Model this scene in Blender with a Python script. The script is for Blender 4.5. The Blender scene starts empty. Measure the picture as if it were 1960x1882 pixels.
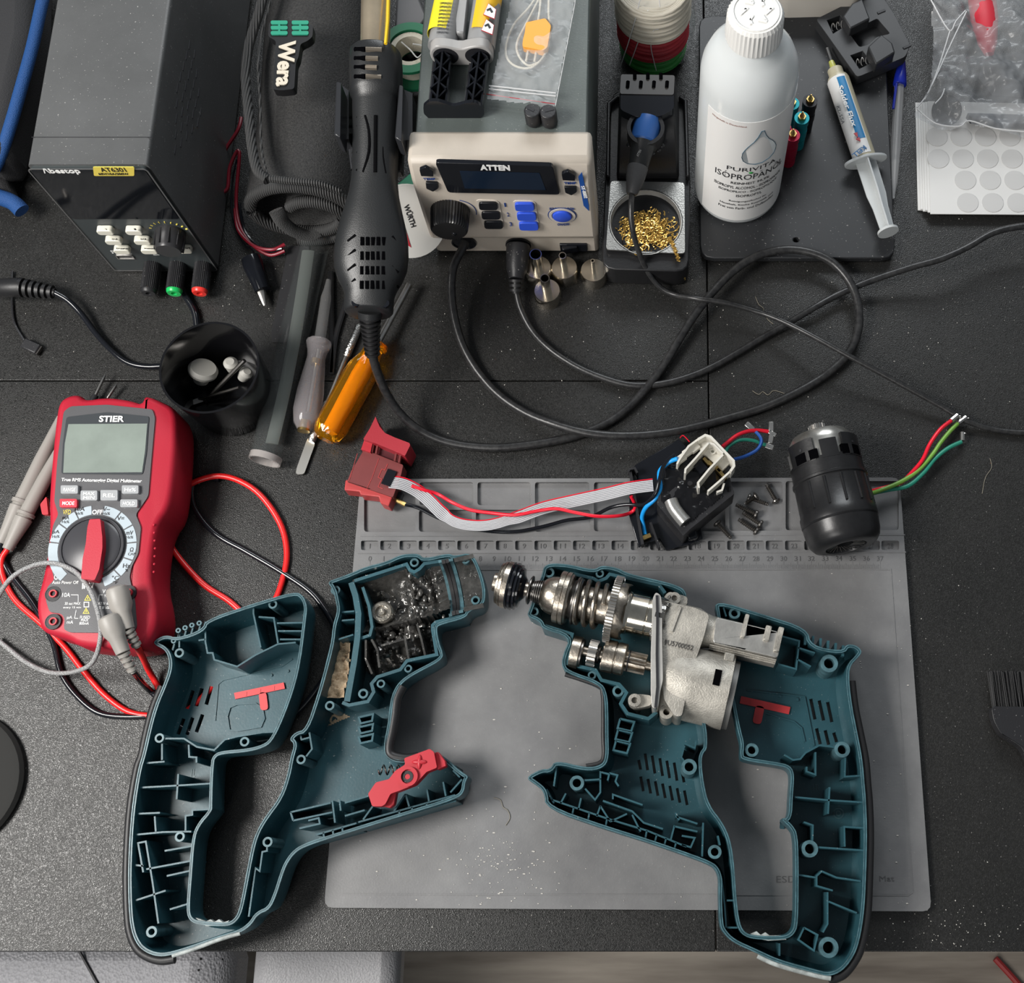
import bpy, bmesh, math, random
from mathutils import Vector as V, Matrix, noise
from mathutils.geometry import tessellate_polygon
random.seed(7)
S = bpy.context.scene; COL = S.collection
# ---------- camera ----------
F, CX, CY, H, TH = 2407.0, 1260.0, 941.0, .882, math.radians(17.9)
cd = bpy.data.cameras.new('camera'); cam = bpy.data.objects.new('camera', cd); COL.objects.link(cam)
cam.location = (0, 0, H); cam.rotation_euler = (TH, 0, 0)
cd.sensor_fit = 'HORIZONTAL'; cd.sensor_width = 36; cd.lens = F/1960*36
cd.shift_x = (980-CX)/1960; cd.shift_y = 0; cd.clip_start = .01
S.camera = cam
# ---------- daylight, added front fill and exposure ----------
w = bpy.data.worlds.new('room'); S.world = w; w.use_nodes = True
bg = w.node_tree.nodes['Background']; bg.inputs[0].default_value = (.86, .93, 1, 1); bg.inputs[1].default_value = .14
def area(name, loc, target, sx, sy, power, col):
    l = bpy.data.lights.new(name, 'AREA'); l.shape = 'RECTANGLE'; l.size = sx; l.size_y = sy; l.energy = power; l.color = col
    o = bpy.data.objects.new(name, l); COL.objects.link(o); o.location = loc
    o.rotation_euler = (V(target)-V(loc)).to_track_quat('-Z', 'Y').to_euler()
    return o
area('window_daylight_left', (-.93, .06, 1.00), (-.33, .15, 0), .42, .46, 17, (1, .97, .93))
area('fill_light_front', (-.9, -1.5, 1.5), (-.2, 0, -.2), 1.0, .8, 14, (1, .98, .95))  # added fill, no window known here; lifts chair, floor and device fronts
area('window_daylight_back', (.15, 2.3, 1.45), (-.1, .2, 0), 1.3, .8, 26, (.93, .97, 1))
vs = S.view_settings; vs.view_transform = 'Standard'; vs.look = 'None'; vs.gamma = 1; vs.use_curve_mapping = False; vs.exposure = .35
# ---------- geometry helpers ----------
CT, ST_ = math.cos(TH), math.sin(TH)
def ray(px, py):
    u = (px-CX)/F; v = -(py-CY)/F
    return V((u, v*CT+ST_, v*ST_-CT))
def P(px, py, z=0.):
    d = ray(px, py); return V((0, 0, H)) + d*((z-H)/d.z)
def PY(px, py, Y):
    d = ray(px, py); return V((0, 0, H)) + d*(Y/d.y)
def PX(px, py, X):
    d = ray(px, py); return V((0, 0, H)) + d*(X/d.x)
def PN(p, n):
    p = V(p); n = V(n)
    def f(px, py):
        d = ray(px, py); o = V((0, 0, H)); return o + d*((p-o).dot(n)/d.dot(n))
    return f
def PZ(z): return lambda px, py: P(px, py, z)
def sc(px, py, z=0.): return (P(px+1, py, z)-P(px, py, z)).length
def XY(l, z=0.): return [P(a, b, z).xy for a, b in l]
def B(): return bmesh.new()
def chaikin(p, n=1, closed=True):
    p = [V(q) for q in p]
    for _ in range(n):
        o = []; m = len(p)
        if not closed: o.append(p[0])
        for i in range(m if closed else m-1):
            a, b = p[i], p[(i+1) % m]; o += [a*.75+b*.25, a*.25+b*.75]
        if not closed: o.append(p[-1])
        p = o
    return p
def spl(p, k=6, closed=False):
    p = [V(q) for q in p]; n = len(p); o = []
    for i in range(n if closed else n-1):
        if closed: a, b, c, d = p[i-1], p[i], p[(i+1) % n], p[(i+2) % n]
        else: a, b, c, d = p[max(i-1, 0)], p[i], p[i+1], p[min(i+2, n-1)]
        for j in range(k):
            t = j/k; o.append(.5*((2*b)+(c-a)*t+(2*a-5*b+4*c-d)*t*t+(3*b-a-3*c+d)*t**3))
    if not closed: o.append(p[-1])
    return o
def orient(p):
    s = sum(p[i-1].x*p[i].y-p[i].x*p[i-1].y for i in range(len(p)))
    return p if s > 0 else p[::-1]
def offs(p, d, closed=True):          # inward offset of a ccw loop
    o = []; n = len(p)
    for i in range(n):
        a = p[i-1] if closed or i else p[i]; b = p[i]; c = p[(i+1) % n] if closed or i < n-1 else p[i]
        e1 = (b-a); e2 = (c-b)
        if e1.length < 1e-9: e1 = e2
        if e2.length < 1e-9: e2 = e1
        e1 = e1.normalized(); e2 = e2.normalized()
        n1 = V((-e1.y, e1.x)); n2 = V((-e2.y, e2.x)); m = n1+n2
        if m.length < .2: m = n1
        m = m.normalized(); k = 1/max(.6, m.dot(n1)); o.append(b+m*d*k)
    return o
def plate(bm, loops, z0, z1, M=None):
    loops = [[V((q[0], q[1])) for q in l] for l in loops]
    loops = [orient(loops[0])]+[orient(l)[::-1] for l in loops[1:]]
    tri = tessellate_polygon([[q.to_3d() for q in l] for l in loops])
    flat = [q for l in loops for q in l]
    def mk(x, y, z):
        v = V((x, y, z)); return bm.verts.new(M @ v if M else v)
    top = [mk(q.x, q.y, z1) for q in flat]; bot = [mk(q.x, q.y, z0) for q in flat]
    for t in tri:
        a, b, c = [flat[i] for i in t]
        if (b-a).cross(c-a) < 0: t = (t[0], t[2], t[1])
        try:
            bm.faces.new([top[i] for i in t]); bm.faces.new([bot[i] for i in reversed(t)])
        except ValueError: pass
    k = 0
    for l in loops:
        n = len(l)
        for i in range(n):
            a, b = k+i, k+(i+1) % n
            try: bm.faces.new([bot[a], bot[b], top[b], top[a]])
            except ValueError: pass
        k += n
    return bm
def strip(bm, pts, t, z0, z1, closed=False, M=None):   # a thin wall along a polyline
    p = [V((q[0], q[1])) for q in pts]
    a = offs(p, t/2, closed); b = offs(p, -t/2, closed)
    vs_ = []
    for x, y in zip(a, b):
        r = []
        for q, z in ((x, z0), (y, z0), (y, z1), (x, z1)):
            v = V((q.x, q.y, z)); r.append(bm.verts.new(M @ v if M else v))
        vs_.append(r)
    n = len(p)
    for i in range(n if closed else n-1):
        r, s = vs_[i], vs_[(i+1) % n]
        for j in range(4): bm.faces.new([r[j], r[(j+1) % 4], s[(j+1) % 4], s[j]])
    if not closed: bm.faces.new(vs_[0]); bm.faces.new(vs_[-1][::-1])
    return bm
def loft(bm, rings, cap0=True, cap1=True):
    R_ = [[bm.verts.new(q) for q in r] for r in rings]
    for a, b in zip(R_, R_[1:]):
        n = len(a)
        for i in range(n): bm.faces.new([a[i], a[(i+1) % n], b[(i+1) % n], b[i]])
    if cap0: bm.faces.new(R_[0][::-1])
    if cap1: bm.faces.new(R_[-1])
    return bm
def frame(A, Bp, up=(0, 0, 1)):      # matrix: local z runs A->B
    A = V(A); z = (V(Bp)-A).normalized(); x = V(up).cross(z)
    if x.length < 1e-4: x = V((1, 0, 0))
    x.normalize(); y = z.cross(x)
    m = Matrix((x, y, z)).transposed().to_4x4(); m.translation = A; return m
def lathe(bm, A, Bp, prof, n=24, sx=1., sy=1., up=(0, 0, 1), a0=0, cap=True):
    M = frame(A, Bp, up); L = (V(Bp)-V(A)).length
    rings = [[M @ V((math.cos(a0+2*math.pi*i/n)*r*sx, math.sin(a0+2*math.pi*i/n)*r*sy, t*L)) for i in range(n)] for t, r in prof]
    return loft(bm, rings, cap, cap)
def cyl(bm, A, Bp, r, n=20, r2=None): return lathe(bm, A, Bp, [(0, r), (1, r if r2 is None else r2)], n)
def ringtube(bm, A, Bp, ro, ri, n=28):
    M = frame(A, Bp); L = (V(Bp)-V(A)).length
    def rg(r, t): return [M @ V((math.cos(2*math.pi*i/n)*r, math.sin(2*math.pi*i/n)*r, t)) for i in range(n)]
    rs = [[bm.verts.new(q) for q in x] for x in (rg(ri, 0), rg(ro, 0), rg(ro, L), rg(ri, L))]
    for k in range(4):
        a, b = rs[k], rs[(k+1) % 4]
        for i in range(n): bm.faces.new([a[i], a[(i+1) % n], b[(i+1) % n], b[i]])
    return bm
def tube(bm, pts, r, n=10, closed=False, k=6, smooth=True, flat=1.):
    p = spl(pts, k, closed) if smooth else [V(q) for q in pts]
    m = len(p); rings = []; ref = V((0, 0, 1))
    rr = r if callable(r) else (lambda t: r)
    for i in range(m):
        a = p[i-1] if closed or i else p[0]; b = p[(i+1) % m] if closed or i < m-1 else p[-1]
        t = (b-a).normalized()
        x = ref.cross(t)
        if x.length < .05: x = V((1, 0, 0)).cross(t)
        x.normalize(); y = t.cross(x); R = rr(i/(m-1))
        rings.append([p[i]+x*math.cos(2*math.pi*j/n)*R+y*math.sin(2*math.pi*j/n)*R*flat for j in range(n)])
    if closed:
        Rv = [[bm.verts.new(q) for q in g] for g in rings]
        for i in range(m):
            a, b = Rv[i], Rv[(i+1) % m]
            for j in range(n): bm.faces.new([a[j], a[(j+1) % n], b[(j+1) % n], b[j]])
        return bm
    return loft(bm, rings)
def box(bm, c, s, M=None, rz=0.):
    c = V(c); R = Matrix.Rotation(rz, 3, 'Z'); vv = []
    for dz in (-.5, .5):
        for dx, dy in ((-.5, -.5), (.5, -.5), (.5, .5), (-.5, .5)):
            q = c + R @ V((dx*s[0], dy*s[1], dz*s[2])); vv.append(bm.verts.new(M @ q if M else q))
    for f in ((3, 2, 1, 0), (4, 5, 6, 7), (0, 1, 5, 4), (1, 2, 6, 5), (2, 3, 7, 6), (3, 0, 4, 7)): bm.faces.new([vv[i] for i in f])
    return bm
def sphere(bm, c, r, sz=(1, 1, 1), u=16, v=10, M=None):
    m = Matrix.Translation(V(c)) @ Matrix.Diagonal((r*sz[0], r*sz[1], r*sz[2], 1))
    bmesh.ops.create_uvsphere(bm, u_segments=u, v_segments=v, radius=1, matrix=(M @ m if M else m)); return bm
def rrect(x0, y0, x1, y1, r, n=4):
    o = []
    for cx, cy, a in ((x1-r, y1-r, 0), (x0+r, y1-r, 90), (x0+r, y0+r, 180), (x1-r, y0+r, 270)):
        for i in range(n+1):
            t = math.radians(a+90*i/n); o.append(V((cx+r*math.cos(t), cy+r*math.sin(t))))
    return o
def pxround(l, r=.2, n=3):           # round the corners of a polygon
    p = [V(q) for q in l]; o = []
    for i in range(len(p)):
        a, b, c = p[i-1], p[i], p[(i+1) % len(p)]
        d = min(r, (a-b).length*.45, (c-b).length*.45)
        s = b+(a-b).normalized()*d; e = b+(c-b).normalized()*d
        for j in range(n+1):
            t = j/n; o.append(s*(1-t)**2+b*2*t*(1-t)+e*t*t)
    return o
def circ(c, r, n=20): return [V((c[0]+r*math.cos(2*math.pi*i/n), c[1]+r*math.sin(2*math.pi*i/n))) for i in range(n)]
# ---------- object helpers ----------
def finish(name, bm, m, bev=0, ang=38):
    bmesh.ops.recalc_face_normals(bm, faces=bm.faces)
    lim = math.radians(ang)
    for e in bm.edges:
        if len(e.link_faces) == 2 and e.calc_face_angle(0) > lim: e.smooth = False
    for f in bm.faces: f.smooth = True
    me = bpy.data.meshes.new(name); bm.to_mesh(me); bm.free()
    if m: me.materials.append(m)
    o = bpy.data.objects.new(name, me); COL.objects.link(o)
    if bev:
        b = o.modifiers.new('bevel', 'BEVEL'); b.width = bev; b.segments = 2; b.limit_method = 'ANGLE'; b.angle_limit = math.radians(40)
    return o
def tag(o, label=None, cat=None, group=None, kind=None):
    for k, v in (('label', label), ('category', cat), ('group', group), ('kind', kind)):
        if v: o[k] = v
    return o
def thing(name, label, cat, loc, group=None):
    o = bpy.data.objects.new(name, None); COL.objects.link(o); o.location = loc; o.empty_display_size = .02
    return tag(o, label, cat, group)
def rootof(o):
    while o.parent: o = o.parent
    return o
def part(par, name, bm, m, bev=0, label=None, kind=None, ang=38):
    r = rootof(par); bm.transform(Matrix.Translation(-r.location))
    o = finish(name, bm, m, bev, ang); 
    if par is not r or r.type == 'MESH': pass
    o.parent = par
    return tag(o, label, kind=kind)
def solo(name, label, cat, bm, m, group=None, bev=0, kind=None, ang=38):
    xs = [v.co for v in bm.verts]; c = V((sum(v.x for v in xs)/len(xs), sum(v.y for v in xs)/len(xs), min(v.z for v in xs)))
    bm.transform(Matrix.Translation(-c)); o = finish(name, bm, m, bev, ang); o.location = c
    return tag(o, label, cat, group, kind)
TEXTS = []
def text(par, s, A, Bp, U, m, ext=.0002, bold=0, name='lettering'):
    A = V(A); x = (V(Bp)-A); wd = x.length; x.normalize(); u = V(U)-A; u = u-x*u.dot(x); h = u.length; u.normalize(); n = x.cross(u)
    if n.dot(V((0, 0, H))-A) < 0: n = -n
    cu = bpy.data.curves.new(name, 'FONT'); cu.body = s; cu.extrude = .01; cu.offset = bold; cu.resolution_u = 3
    o = bpy.data.objects.new(name, cu); COL.objects.link(o)
    TEXTS.append((o, par, name, A, x, u, n, wd, h, m, ext))
def tx(par, s, a, b, c, f, m, **k): text(par, s, f(*a), f(*b), f(*c), m, **k)
def bake_texts():
    dg = bpy.context.evaluated_depsgraph_get()
    for o, par, name, A, x, u, n, wd, h, m, ext in TEXTS:
        me = bpy.data.meshes.new_from_object(o.evaluated_get(dg)); r = rootof(par).location
        vs_ = me.vertices; x0 = min(v.co.x for v in vs_); x1 = max(v.co.x for v in vs_); y0 = min(v.co.y for v in vs_); y1 = max(v.co.y for v in vs_)
        for v in vs_:
            c = v.co; v.co = A-r + x*((c.x-x0)/(x1-x0)*wd) + u*((c.y-y0)/max(1e-6, y1-y0)*h) + n*(ext if c.z > 0 else -.0001)
        me.materials.clear(); me.materials.append(m); me.name = name
        q = bpy.data.objects.new(name, me); COL.objects.link(q); q.parent = par
        bpy.data.objects.remove(o)
# ---------- materials ----------
MC = {}
def mat(name, col, rough=.5, metal=0., bump=0., bs=300., var=0., vs2=40., trans=0., alpha=1., coat=0., ior=1.45, spec=.5, col2=None, dust=0., aniso=0., sheen=0.):
    if name in MC: return MC[name]
    m = bpy.data.materials.new(name); m.use_nodes = True; nt = m.node_tree; N = nt.nodes; L = nt.links
    b = N['Principled BSDF']; b.inputs['Base Color'].default_value = (*col, 1)
    for k, v in (('Roughness', rough), ('Metallic', metal), ('Transmission Weight', trans), ('Alpha', alpha), ('Coat Weight', coat), ('IOR', ior), ('Specular IOR Level', spec), ('Sheen Weight', sheen)):
        b.inputs[k].default_value = v
    tc = N.new('ShaderNodeTexCoord'); src = tc.outputs['Object']
    last = None
    if var or col2:
        nz = N.new('ShaderNodeTexNoise'); nz.inputs['Scale'].default_value = vs2; nz.inputs['Detail'].default_value = 6; nz.inputs['Roughness'].default_value = .65
        L.new(src, nz.inputs['Vector'])
        rp = N.new('ShaderNodeValToRGB'); rp.color_ramp.elements[0].position = .3; rp.color_ramp.elements[1].position = .72
        c2 = col2 or [min(1, c*(1+var)) for c in col]; c1 = col if col2 else [c*(1-var) for c in col]
        rp.color_ramp.elements[0].color = (*c1, 1); rp.color_ramp.elements[1].color = (*c2, 1)
        L.new(nz.outputs['Fac'], rp.inputs['Fac']); last = rp.outputs['Color']
    if dust:
        n2 = N.new('ShaderNodeTexNoise'); n2.inputs['Scale'].default_value = 700; n2.inputs['Detail'].default_value = 2; L.new(src, n2.inputs['Vector'])
        r2 = N.new('ShaderNodeValToRGB'); r2.color_ramp.elements[0].position = .70; r2.color_ramp.elements[1].position = .74
        r2.color_ramp.elements[0].color = (0, 0, 0, 1); r2.color_ramp.elements[1].color = (dust,)*3+(1,)
        L.new(n2.outputs['Fac'], r2.inputs['Fac'])
        mx = N.new('ShaderNodeMix'); mx.data_type = 'RGBA'; L.new(r2.outputs['Color'], mx.inputs[0])
        if last: L.new(last, mx.inputs[6])
        else: mx.inputs[6].default_value = (*col, 1)
        mx.inputs[7].default_value = (.62, .6, .57, 1); last = mx.outputs[2]
    if last: L.new(last, b.inputs['Base Color'])
    if bump:
        n3 = N.new('ShaderNodeTexNoise'); n3.inputs['Scale'].default_value = bs; n3.inputs['Detail'].default_value = 3; L.new(src, n3.inputs['Vector'])
        bp = N.new('ShaderNodeBump'); bp.inputs['Strength'].default_value = bump; bp.inputs['Distance'].default_value = .0006
        L.new(n3.outputs['Fac'], bp.inputs['Height']); L.new(bp.outputs['Normal'], b.inputs['Normal'])
    MC[name] = m; return m
def addnodes(m, fn): fn(m.node_tree.nodes, m.node_tree.links, m.node_tree.nodes['Principled BSDF'])
BLK = mat('black_plastic', (.018, .018, .02), .42, bump=.15, bs=900, dust=.35)
BLKG = mat('black_gloss', (.008, .009, .012), .12)
RUB = mat('black_rubber', (.013, .013, .014), .45, bump=.1, bs=500)
CORD = mat('cord_rubber', (.010, .010, .011), .34, bump=.25, bs=260, col2=(.035, .035, .035), vs2=220)
GREY = mat('mid_grey_plastic', (.16, .16, .155), .5, var=.1)
LGREY = mat('warm_grey_plastic', (.45, .42, .38), .5, bump=.1, bs=1500)
RED = mat('red_rubber', (.40, .010, .028), .5, bump=.12, bs=1600)
REDC = mat('red_cable', (.75, .02, .02), .3)
REDP = mat('red_plastic', (.42, .02, .032), .42)
WHT = mat('white_plastic', (.8, .79, .76), .4)
INKW = mat('white_ink', (.82, .82, .8), .5)
INKB = mat('black_ink', (.015, .015, .018), .5)
INKN = mat('navy_ink', (.02, .05, .2), .5)
STEEL = mat('steel', (.55, .53, .5), .28, 1, var=.25, vs2=60)
STEELD = mat('dark_steel', (.16, .15, .14), .32, 1, var=.4, vs2=90)
BRASS = mat('brass', (.6, .42, .16), .3, 1, var=.3, vs2=300)
TEAL = mat('teal_housing', (.022, .075, .094), .38, bump=.08, bs=600, var=.18, vs2=25, dust=.35)
TEAL_LIT = mat('teal_edge_lit', (.06, .125, .145), .35, var=.45, vs2=160)  # lighter teal: light caught by raised edges, put into the colour
VOID = mat('void_black', (.002, .002, .0025), 1., spec=0.)
GLASS = mat('clear_plastic', (.93, .95, .95), .06, trans=1., ior=1.35)
# ================= desk, floor =================
def desk_mat():
    m = mat('desk_top', (.012, .012, .0115), .42, spec=.5, dust=.3, col2=(.019, .0185, .0175), vs2=9)
    def fn(N, L, b):
        tc = N.new('ShaderNodeTexCoord'); v = N.new('ShaderNodeTexVoronoi'); v.inputs['Scale'].default_value = 1500
        L.new(tc.outputs['Object'], v.inputs['Vector'])
        bp = N.new('ShaderNodeBump'); bp.inputs['Strength'].default_value = .6; bp.inputs['Distance'].default_value = .00022
        L.new(v.outputs['Distance'], bp.inputs['Height']); L.new(bp.outputs['Normal'], b.inputs['Normal'])
        n = N.new('ShaderNodeTexVoronoi'); n.inputs['Scale'].default_value = 1300; L.new(tc.outputs['Object'], n.inputs['Vector'])
        mr = N.new('ShaderNodeMapRange'); mr.inputs[3].default_value = .16; mr.inputs[4].default_value = .60; L.new(n.outputs['Color'], mr.inputs[0]); L.new(mr.outputs[0], b.inputs['Roughness'])
    addnodes(m, fn); return m
DESK = desk_mat()
yf = P(900, 1822).y; ys = P(900, 729).y; xs = P(1357, 800).x
desk = thing('desk', 'matt black work desk of butted boards carrying the whole workbench', 'desk', (0, .4, -.74))
for x0, y0, x1, y1 in ((-1.0, yf, xs-.0004, ys-.0004), (-1.0, ys+.0004, xs-.0004, .95), (xs+.0004, yf, .75, .95)):
    part(desk, 'desktop_board', box(B(), ((x0+x1)/2, (y0+y1)/2, -.0125), (x1-x0, y1-y0, .025)), DESK, bev=.0006)
b = B(); box(b, (-.125, .46, -.033), (1.7, .9, .014)); part(desk, 'underframe', b, BLK)
for x in (-.95, .7):
    for y in (.05, .9): part(desk, 'leg', box(B(), (x, y, -.39), (.05, .05, .70)), BLK)
def floor_mat():
    m = mat('floor_wood', (.10, .085, .07), .5)
    def fn(N, L, b):
        tc = N.new('ShaderNodeTexCoord'); mp = N.new('ShaderNodeMapping'); mp.inputs['Scale'].default_value = (2, 16, 1); L.new(tc.outputs['Object'], mp.inputs['Vector'])
        n = N.new('ShaderNodeTexNoise'); n.inputs['Scale'].default_value = 2.2; n.inputs['Detail'].default_value = 4; L.new(mp.outputs[0], n.inputs['Vector'])
        r = N.new('ShaderNodeValToRGB'); r.color_ramp.elements[0].position = .3; r.color_ramp.elements[0].color = (.16, .13, .105, 1); r.color_ramp.elements[1].position = .7; r.color_ramp.elements[1].color = (.48, .42, .35, 1)
        L.new(n.outputs['Fac'], r.inputs['Fac']); L.new(r.outputs['Color'], b.inputs['Base Color'])
    addnodes(m, fn); return m
o = finish('floor', box(B(), (-.1, .2, -.765), (3.4, 3.4, .05)), floor_mat()); tag(o, kind='structure')
# ================= repair mat =================
MATG = mat('silicone_grey', (.135, .135, .138), .42, bump=.12, bs=700, col2=(.20, .20, .20), vs2=22, dust=.12)
MATD = mat('silicone_emboss', (.09, .09, .092), .45)
mz = .0045
mroot = thing('repair_mat', 'grey silicone repair mat with numbered wells and a moulded ruler', 'mat', P(1200, 1350))
outer = pxround(XY([(690, 917), (1722, 914), (1783, 1745), (620, 1738)], mz), .006)
def cell(x0, y0, x1, y1, r=.0022, z=None): return pxround(XY([(x0, y0), (x1, y0), (x1, y1), (x0, y1)], mz if z is None else z), r)
wells = [(697, 926, 795, 1018), (803, 923, 906, 967), (914, 923, 1016, 967), (1024, 923, 1128, 967), (802, 976, 903, 1018), (911, 976, 1016, 1018), (1024, 976, 1130, 1018), (1137, 923, 1285, 1017), (1293, 923, 1388, 1017), (1396, 922, 1498, 1016), (1504, 921, 1606, 1015), (1612, 921, 1720, 1015)]
cells = [(691+36.9*i, 1035, 724.5+36.9*i, 1053) for i in range(28)]
b = B(); plate(b, [outer]+[cell(*c) for c in wells]+[cell(*c, r=.0014) for c in cells], .0016, mz)
plate(b, [outer], 0, .0016)
body = part(mroot, 'mat_body', b, MATG, bev=.0004)
b = B()
for i in range(38):
    for k in range(10):
        if i == 37 and k: break
        x = 708+26.4*(i+k/10); L_ = 16 if k == 0 else (12 if k == 5 else 9)
        a, c = P(x, 1090, mz), P(x, 1090-L_, mz); box(b, ((a+c)/2+V((0, 0, .0001))), (.00025, (a-c).length, .0002))
for l, cl in (([(690, 1026), (1732, 1024)], 0), ([(685, 1059), (1734, 1057)], 0), ([(684, 1091), (1705, 1090), (1747, 1708), (1738, 1714), (655, 1712)], 0)):
    strip(b, XY(l, mz), .0007, mz-.0002, mz+.00035)
part(mroot, 'ruler_ticks', b, MATG, label='raised ruler ticks and border lines')
for i in range(28):
    x = 708+36.9*i
    hw_ = .9 if i == 0 else 5.5 if i > 8 else 3
    tx(mroot, str(i+1), (x-hw_, 1050), (x+hw_, 1050), (x-5, 1041), PZ(.0016), MATD, ext=.0003, name='well_number')
for i in range(38):
    x = 708+26.4*i
    hw_ = .9 if i == 1 else 6 if i > 9 else 3
    tx(mroot, str(i), (x-hw_, 1074), (x+hw_, 1074), (x-4, 1065), PZ(mz), MATD, ext=.0003, name='ruler_number')
tx(mroot, 'ESD', (1486, 1690), (1523, 1690), (1490, 1677), PZ(mz), MATD, ext=.0003)
tx(mroot, 'g  Mat', (1663, 1690), (1712, 1690), (1663, 1677), PZ(mz), MATD, ext=.0003)
# ================= drill housing halves =================
TEALW = mat('teal_worn_edge', (.33, .36, .35), .5, var=.5, vs2=150)
GREASE = mat('black_grease', (.05, .048, .045), .12, .55, bump=1., bs=300, col2=(.16, .155, .145), vs2=120, coat=.6)
SAWD = mat('sawdust', (.42, .29, .18), .9, bump=1, bs=900, col2=(.72, .56, .38), vs2=400)
def shell(root, out, z0, zr, slots, bosses, ribs, lows=()):
    o = orient(chaikin(XY(out, zr), 2)); b = B()
    def rg(d, z): return [q.to_3d()+V((0, 0, z)) for q in offs(o, d)]
    loft(b, [rg(.0045, z0+.001), rg(.0012, z0+.008), rg(0, z0+.018), rg(0, zr), rg(.0022, zr), rg(.0024, z0+.014), rg(.0034, z0+.008), rg(.0052, z0+.004)], False, False)
    fl = offs(o, .0042)
    plate(b, [fl]+[XY(s, z0+.004) for s in slots], z0+.001, z0+.0042)
    part(root, 'shell_body', b, TEAL)
    b = B(); strip(b, offs(o, .0005), .0007, zr-.001, zr+.0006, True); strip(b, offs(o, .0019), .0006, zr-.001, zr+.0003, True)
    part(root, 'mating_rim', b, TEAL_LIT, label='double line of the mating rim, coloured pale for caught light')
    for x, y, r in bosses:
        c = P(x, y, zr-.002); s = sc(x, y, zr); b = B()
        ringtube(b, V((c.x, c.y, z0+.004)), c, r*s, r*s*.58, 24)
        part(root, 'screw_boss', b, TEAL_LIT)
    for r in ribs:
        b = B()
        pts, w_, h = (r+[None, None])[:3] if isinstance(r, list) and isinstance(r[0], list) else (r, None, None)
        zt = zr-.003 if h is None else h
        strip(b, XY(pts, zt), w_ or .0011, z0+.003, zt)
        part(root, 'rib', b, TEAL)
def slot(x0, y0, x1, y1, w=7):
    d = V((x1-x0, y1-y0)).normalized(); n = V((-d.y, d.x))*w/2
    return [(x0+n.x, y0+n.y), (x1+n.x, y1+n.y), (x1-n.x, y1-n.y), (x0-n.x, y0-n.y)]
def halfpipe(bm, A, Bp, r, t, n=18, a0=180, a1=360):
    A = V(A); Bp = V(Bp); z = (Bp-A).normalized(); x = V((0, 0, 1)).cross(z).normalized()
    rs = []
    for i in range(n+1):
        a = math.radians(a0+(a1-a0)*i/n); d = x*math.cos(a)+V((0, 0, 1))*math.sin(a)
        rs.append([bm.verts.new(q) for q in (A+d*r, Bp+d*r, Bp+d*(r+t), A+d*(r+t))])
    for a, b in zip(rs, rs[1:]):
        for j in range(4): bm.faces.new([a[j], a[(j+1) % 4], b[(j+1) % 4], b[j]])
    bm.faces.new(rs[0]); bm.faces.new(rs[-1][::-1]); return bm
def inside(p, poly):
    c = False; n = len(poly)
    for i in range(n):
        a, b = poly[i-1], poly[i]
        if (a.y > p.y) != (b.y > p.y) and p.x < (b.x-a.x)*(p.y-a.y)/(b.y-a.y)+a.x: c = not c
    return c
def field(bm, poly, fz, st=.0011):
    x0 = min(q.x for q in poly); x1 = max(q.x for q in poly); y0 = min(q.y for q in poly); y1 = max(q.y for q in poly)
    nx = int((x1-x0)/st)+2; ny = int((y1-y0)/st)+2; g = {}
    for i in range(nx):
        for j in range(ny):
            p = V((x0+i*st, y0+j*st))
            if inside(p, poly): g[i, j] = bm.verts.new((p.x, p.y, fz(p)))
    for i in range(nx):
        for j in range(ny):
            k = [(i, j), (i+1, j), (i+1, j+1), (i, j+1)]
            if all(q in g for q in k): bm.faces.new([g[q] for q in k])
    for v in [v for v in bm.verts if not v.link_faces]: bm.verts.remove(v)
    return bm
LS = [(318,1215),(297,1225),(294,1234),(316,1244),(324,1263),(323,1285),(312,1314),(297,1349),(285,1391),(273,1446),(264,1473),(251,1553),(245,1656),(246,1737),(251,1783),(264,1812),(283,1826),(306,1832),(329,1829),(368,1817),(425,1797),(460,1787),(482,1771),(494,1751),(517,1742),(530,1714),(542,1675),(551,1652),(567,1631),(588,1620),(630,1606),(682,1590),(765,1564),(873,1531),(889,1517),(891,1497),(898,1486),(882,1477),(857,1454),(839,1442),(772,1456),(745,1448),(740,1430),(749,1385),(752,1355),(756,1332),(767,1311),(789,1294),(834,1271),(848,1260),(848,1249),(841,1231),(836,1204),(841,1197),(892,1184),(899,1170),(926,1161),(931,1134),(922,1096),(904,1057),(870,1065),(859,1059),(812,1070),(803,1061),(789,1060),(767,1062),(738,1076),(700,1085),(666,1100),(646,1107),(626,1114),(637,1128),(642,1148),(646,1170),(637,1197),(634,1231),(621,1282),(607,1332),(585,1397),(566,1401),(553,1416),(564,1424),(556,1450),(550,1484),(536,1526),(505,1567),(489,1596),(480,1627),(466,1702),(457,1746),(446,1762),(432,1767),(391,1764),(370,1760),(363,1744),(368,1680),(373,1611),(381,1583),(407,1553),(407,1542),(408,1496),(410,1465),(412,1451),(424,1444),(475,1440),(505,1432),(522,1420),(542,1379),(565,1316),(577,1263),(587,1181),(589,1161),(581,1140),(565,1132),(480,1157),(393,1187),(388,1205),(340,1222)]
L0, LZ = .001, .036
ls = thing('drill_housing_half', 'left teal drill housing half, open and empty, with greasy black gear chamber', 'tool housing', P(430, 1500), 'opened drill housing halves')
Lslots = [slot(370,1322,358,1357), slot(387,1318,376,1352), slot(405,1314,395,1349), slot(352,1376,341,1406), slot(369,1374,358,1407), slot(388,1368,376,1402)]
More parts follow.
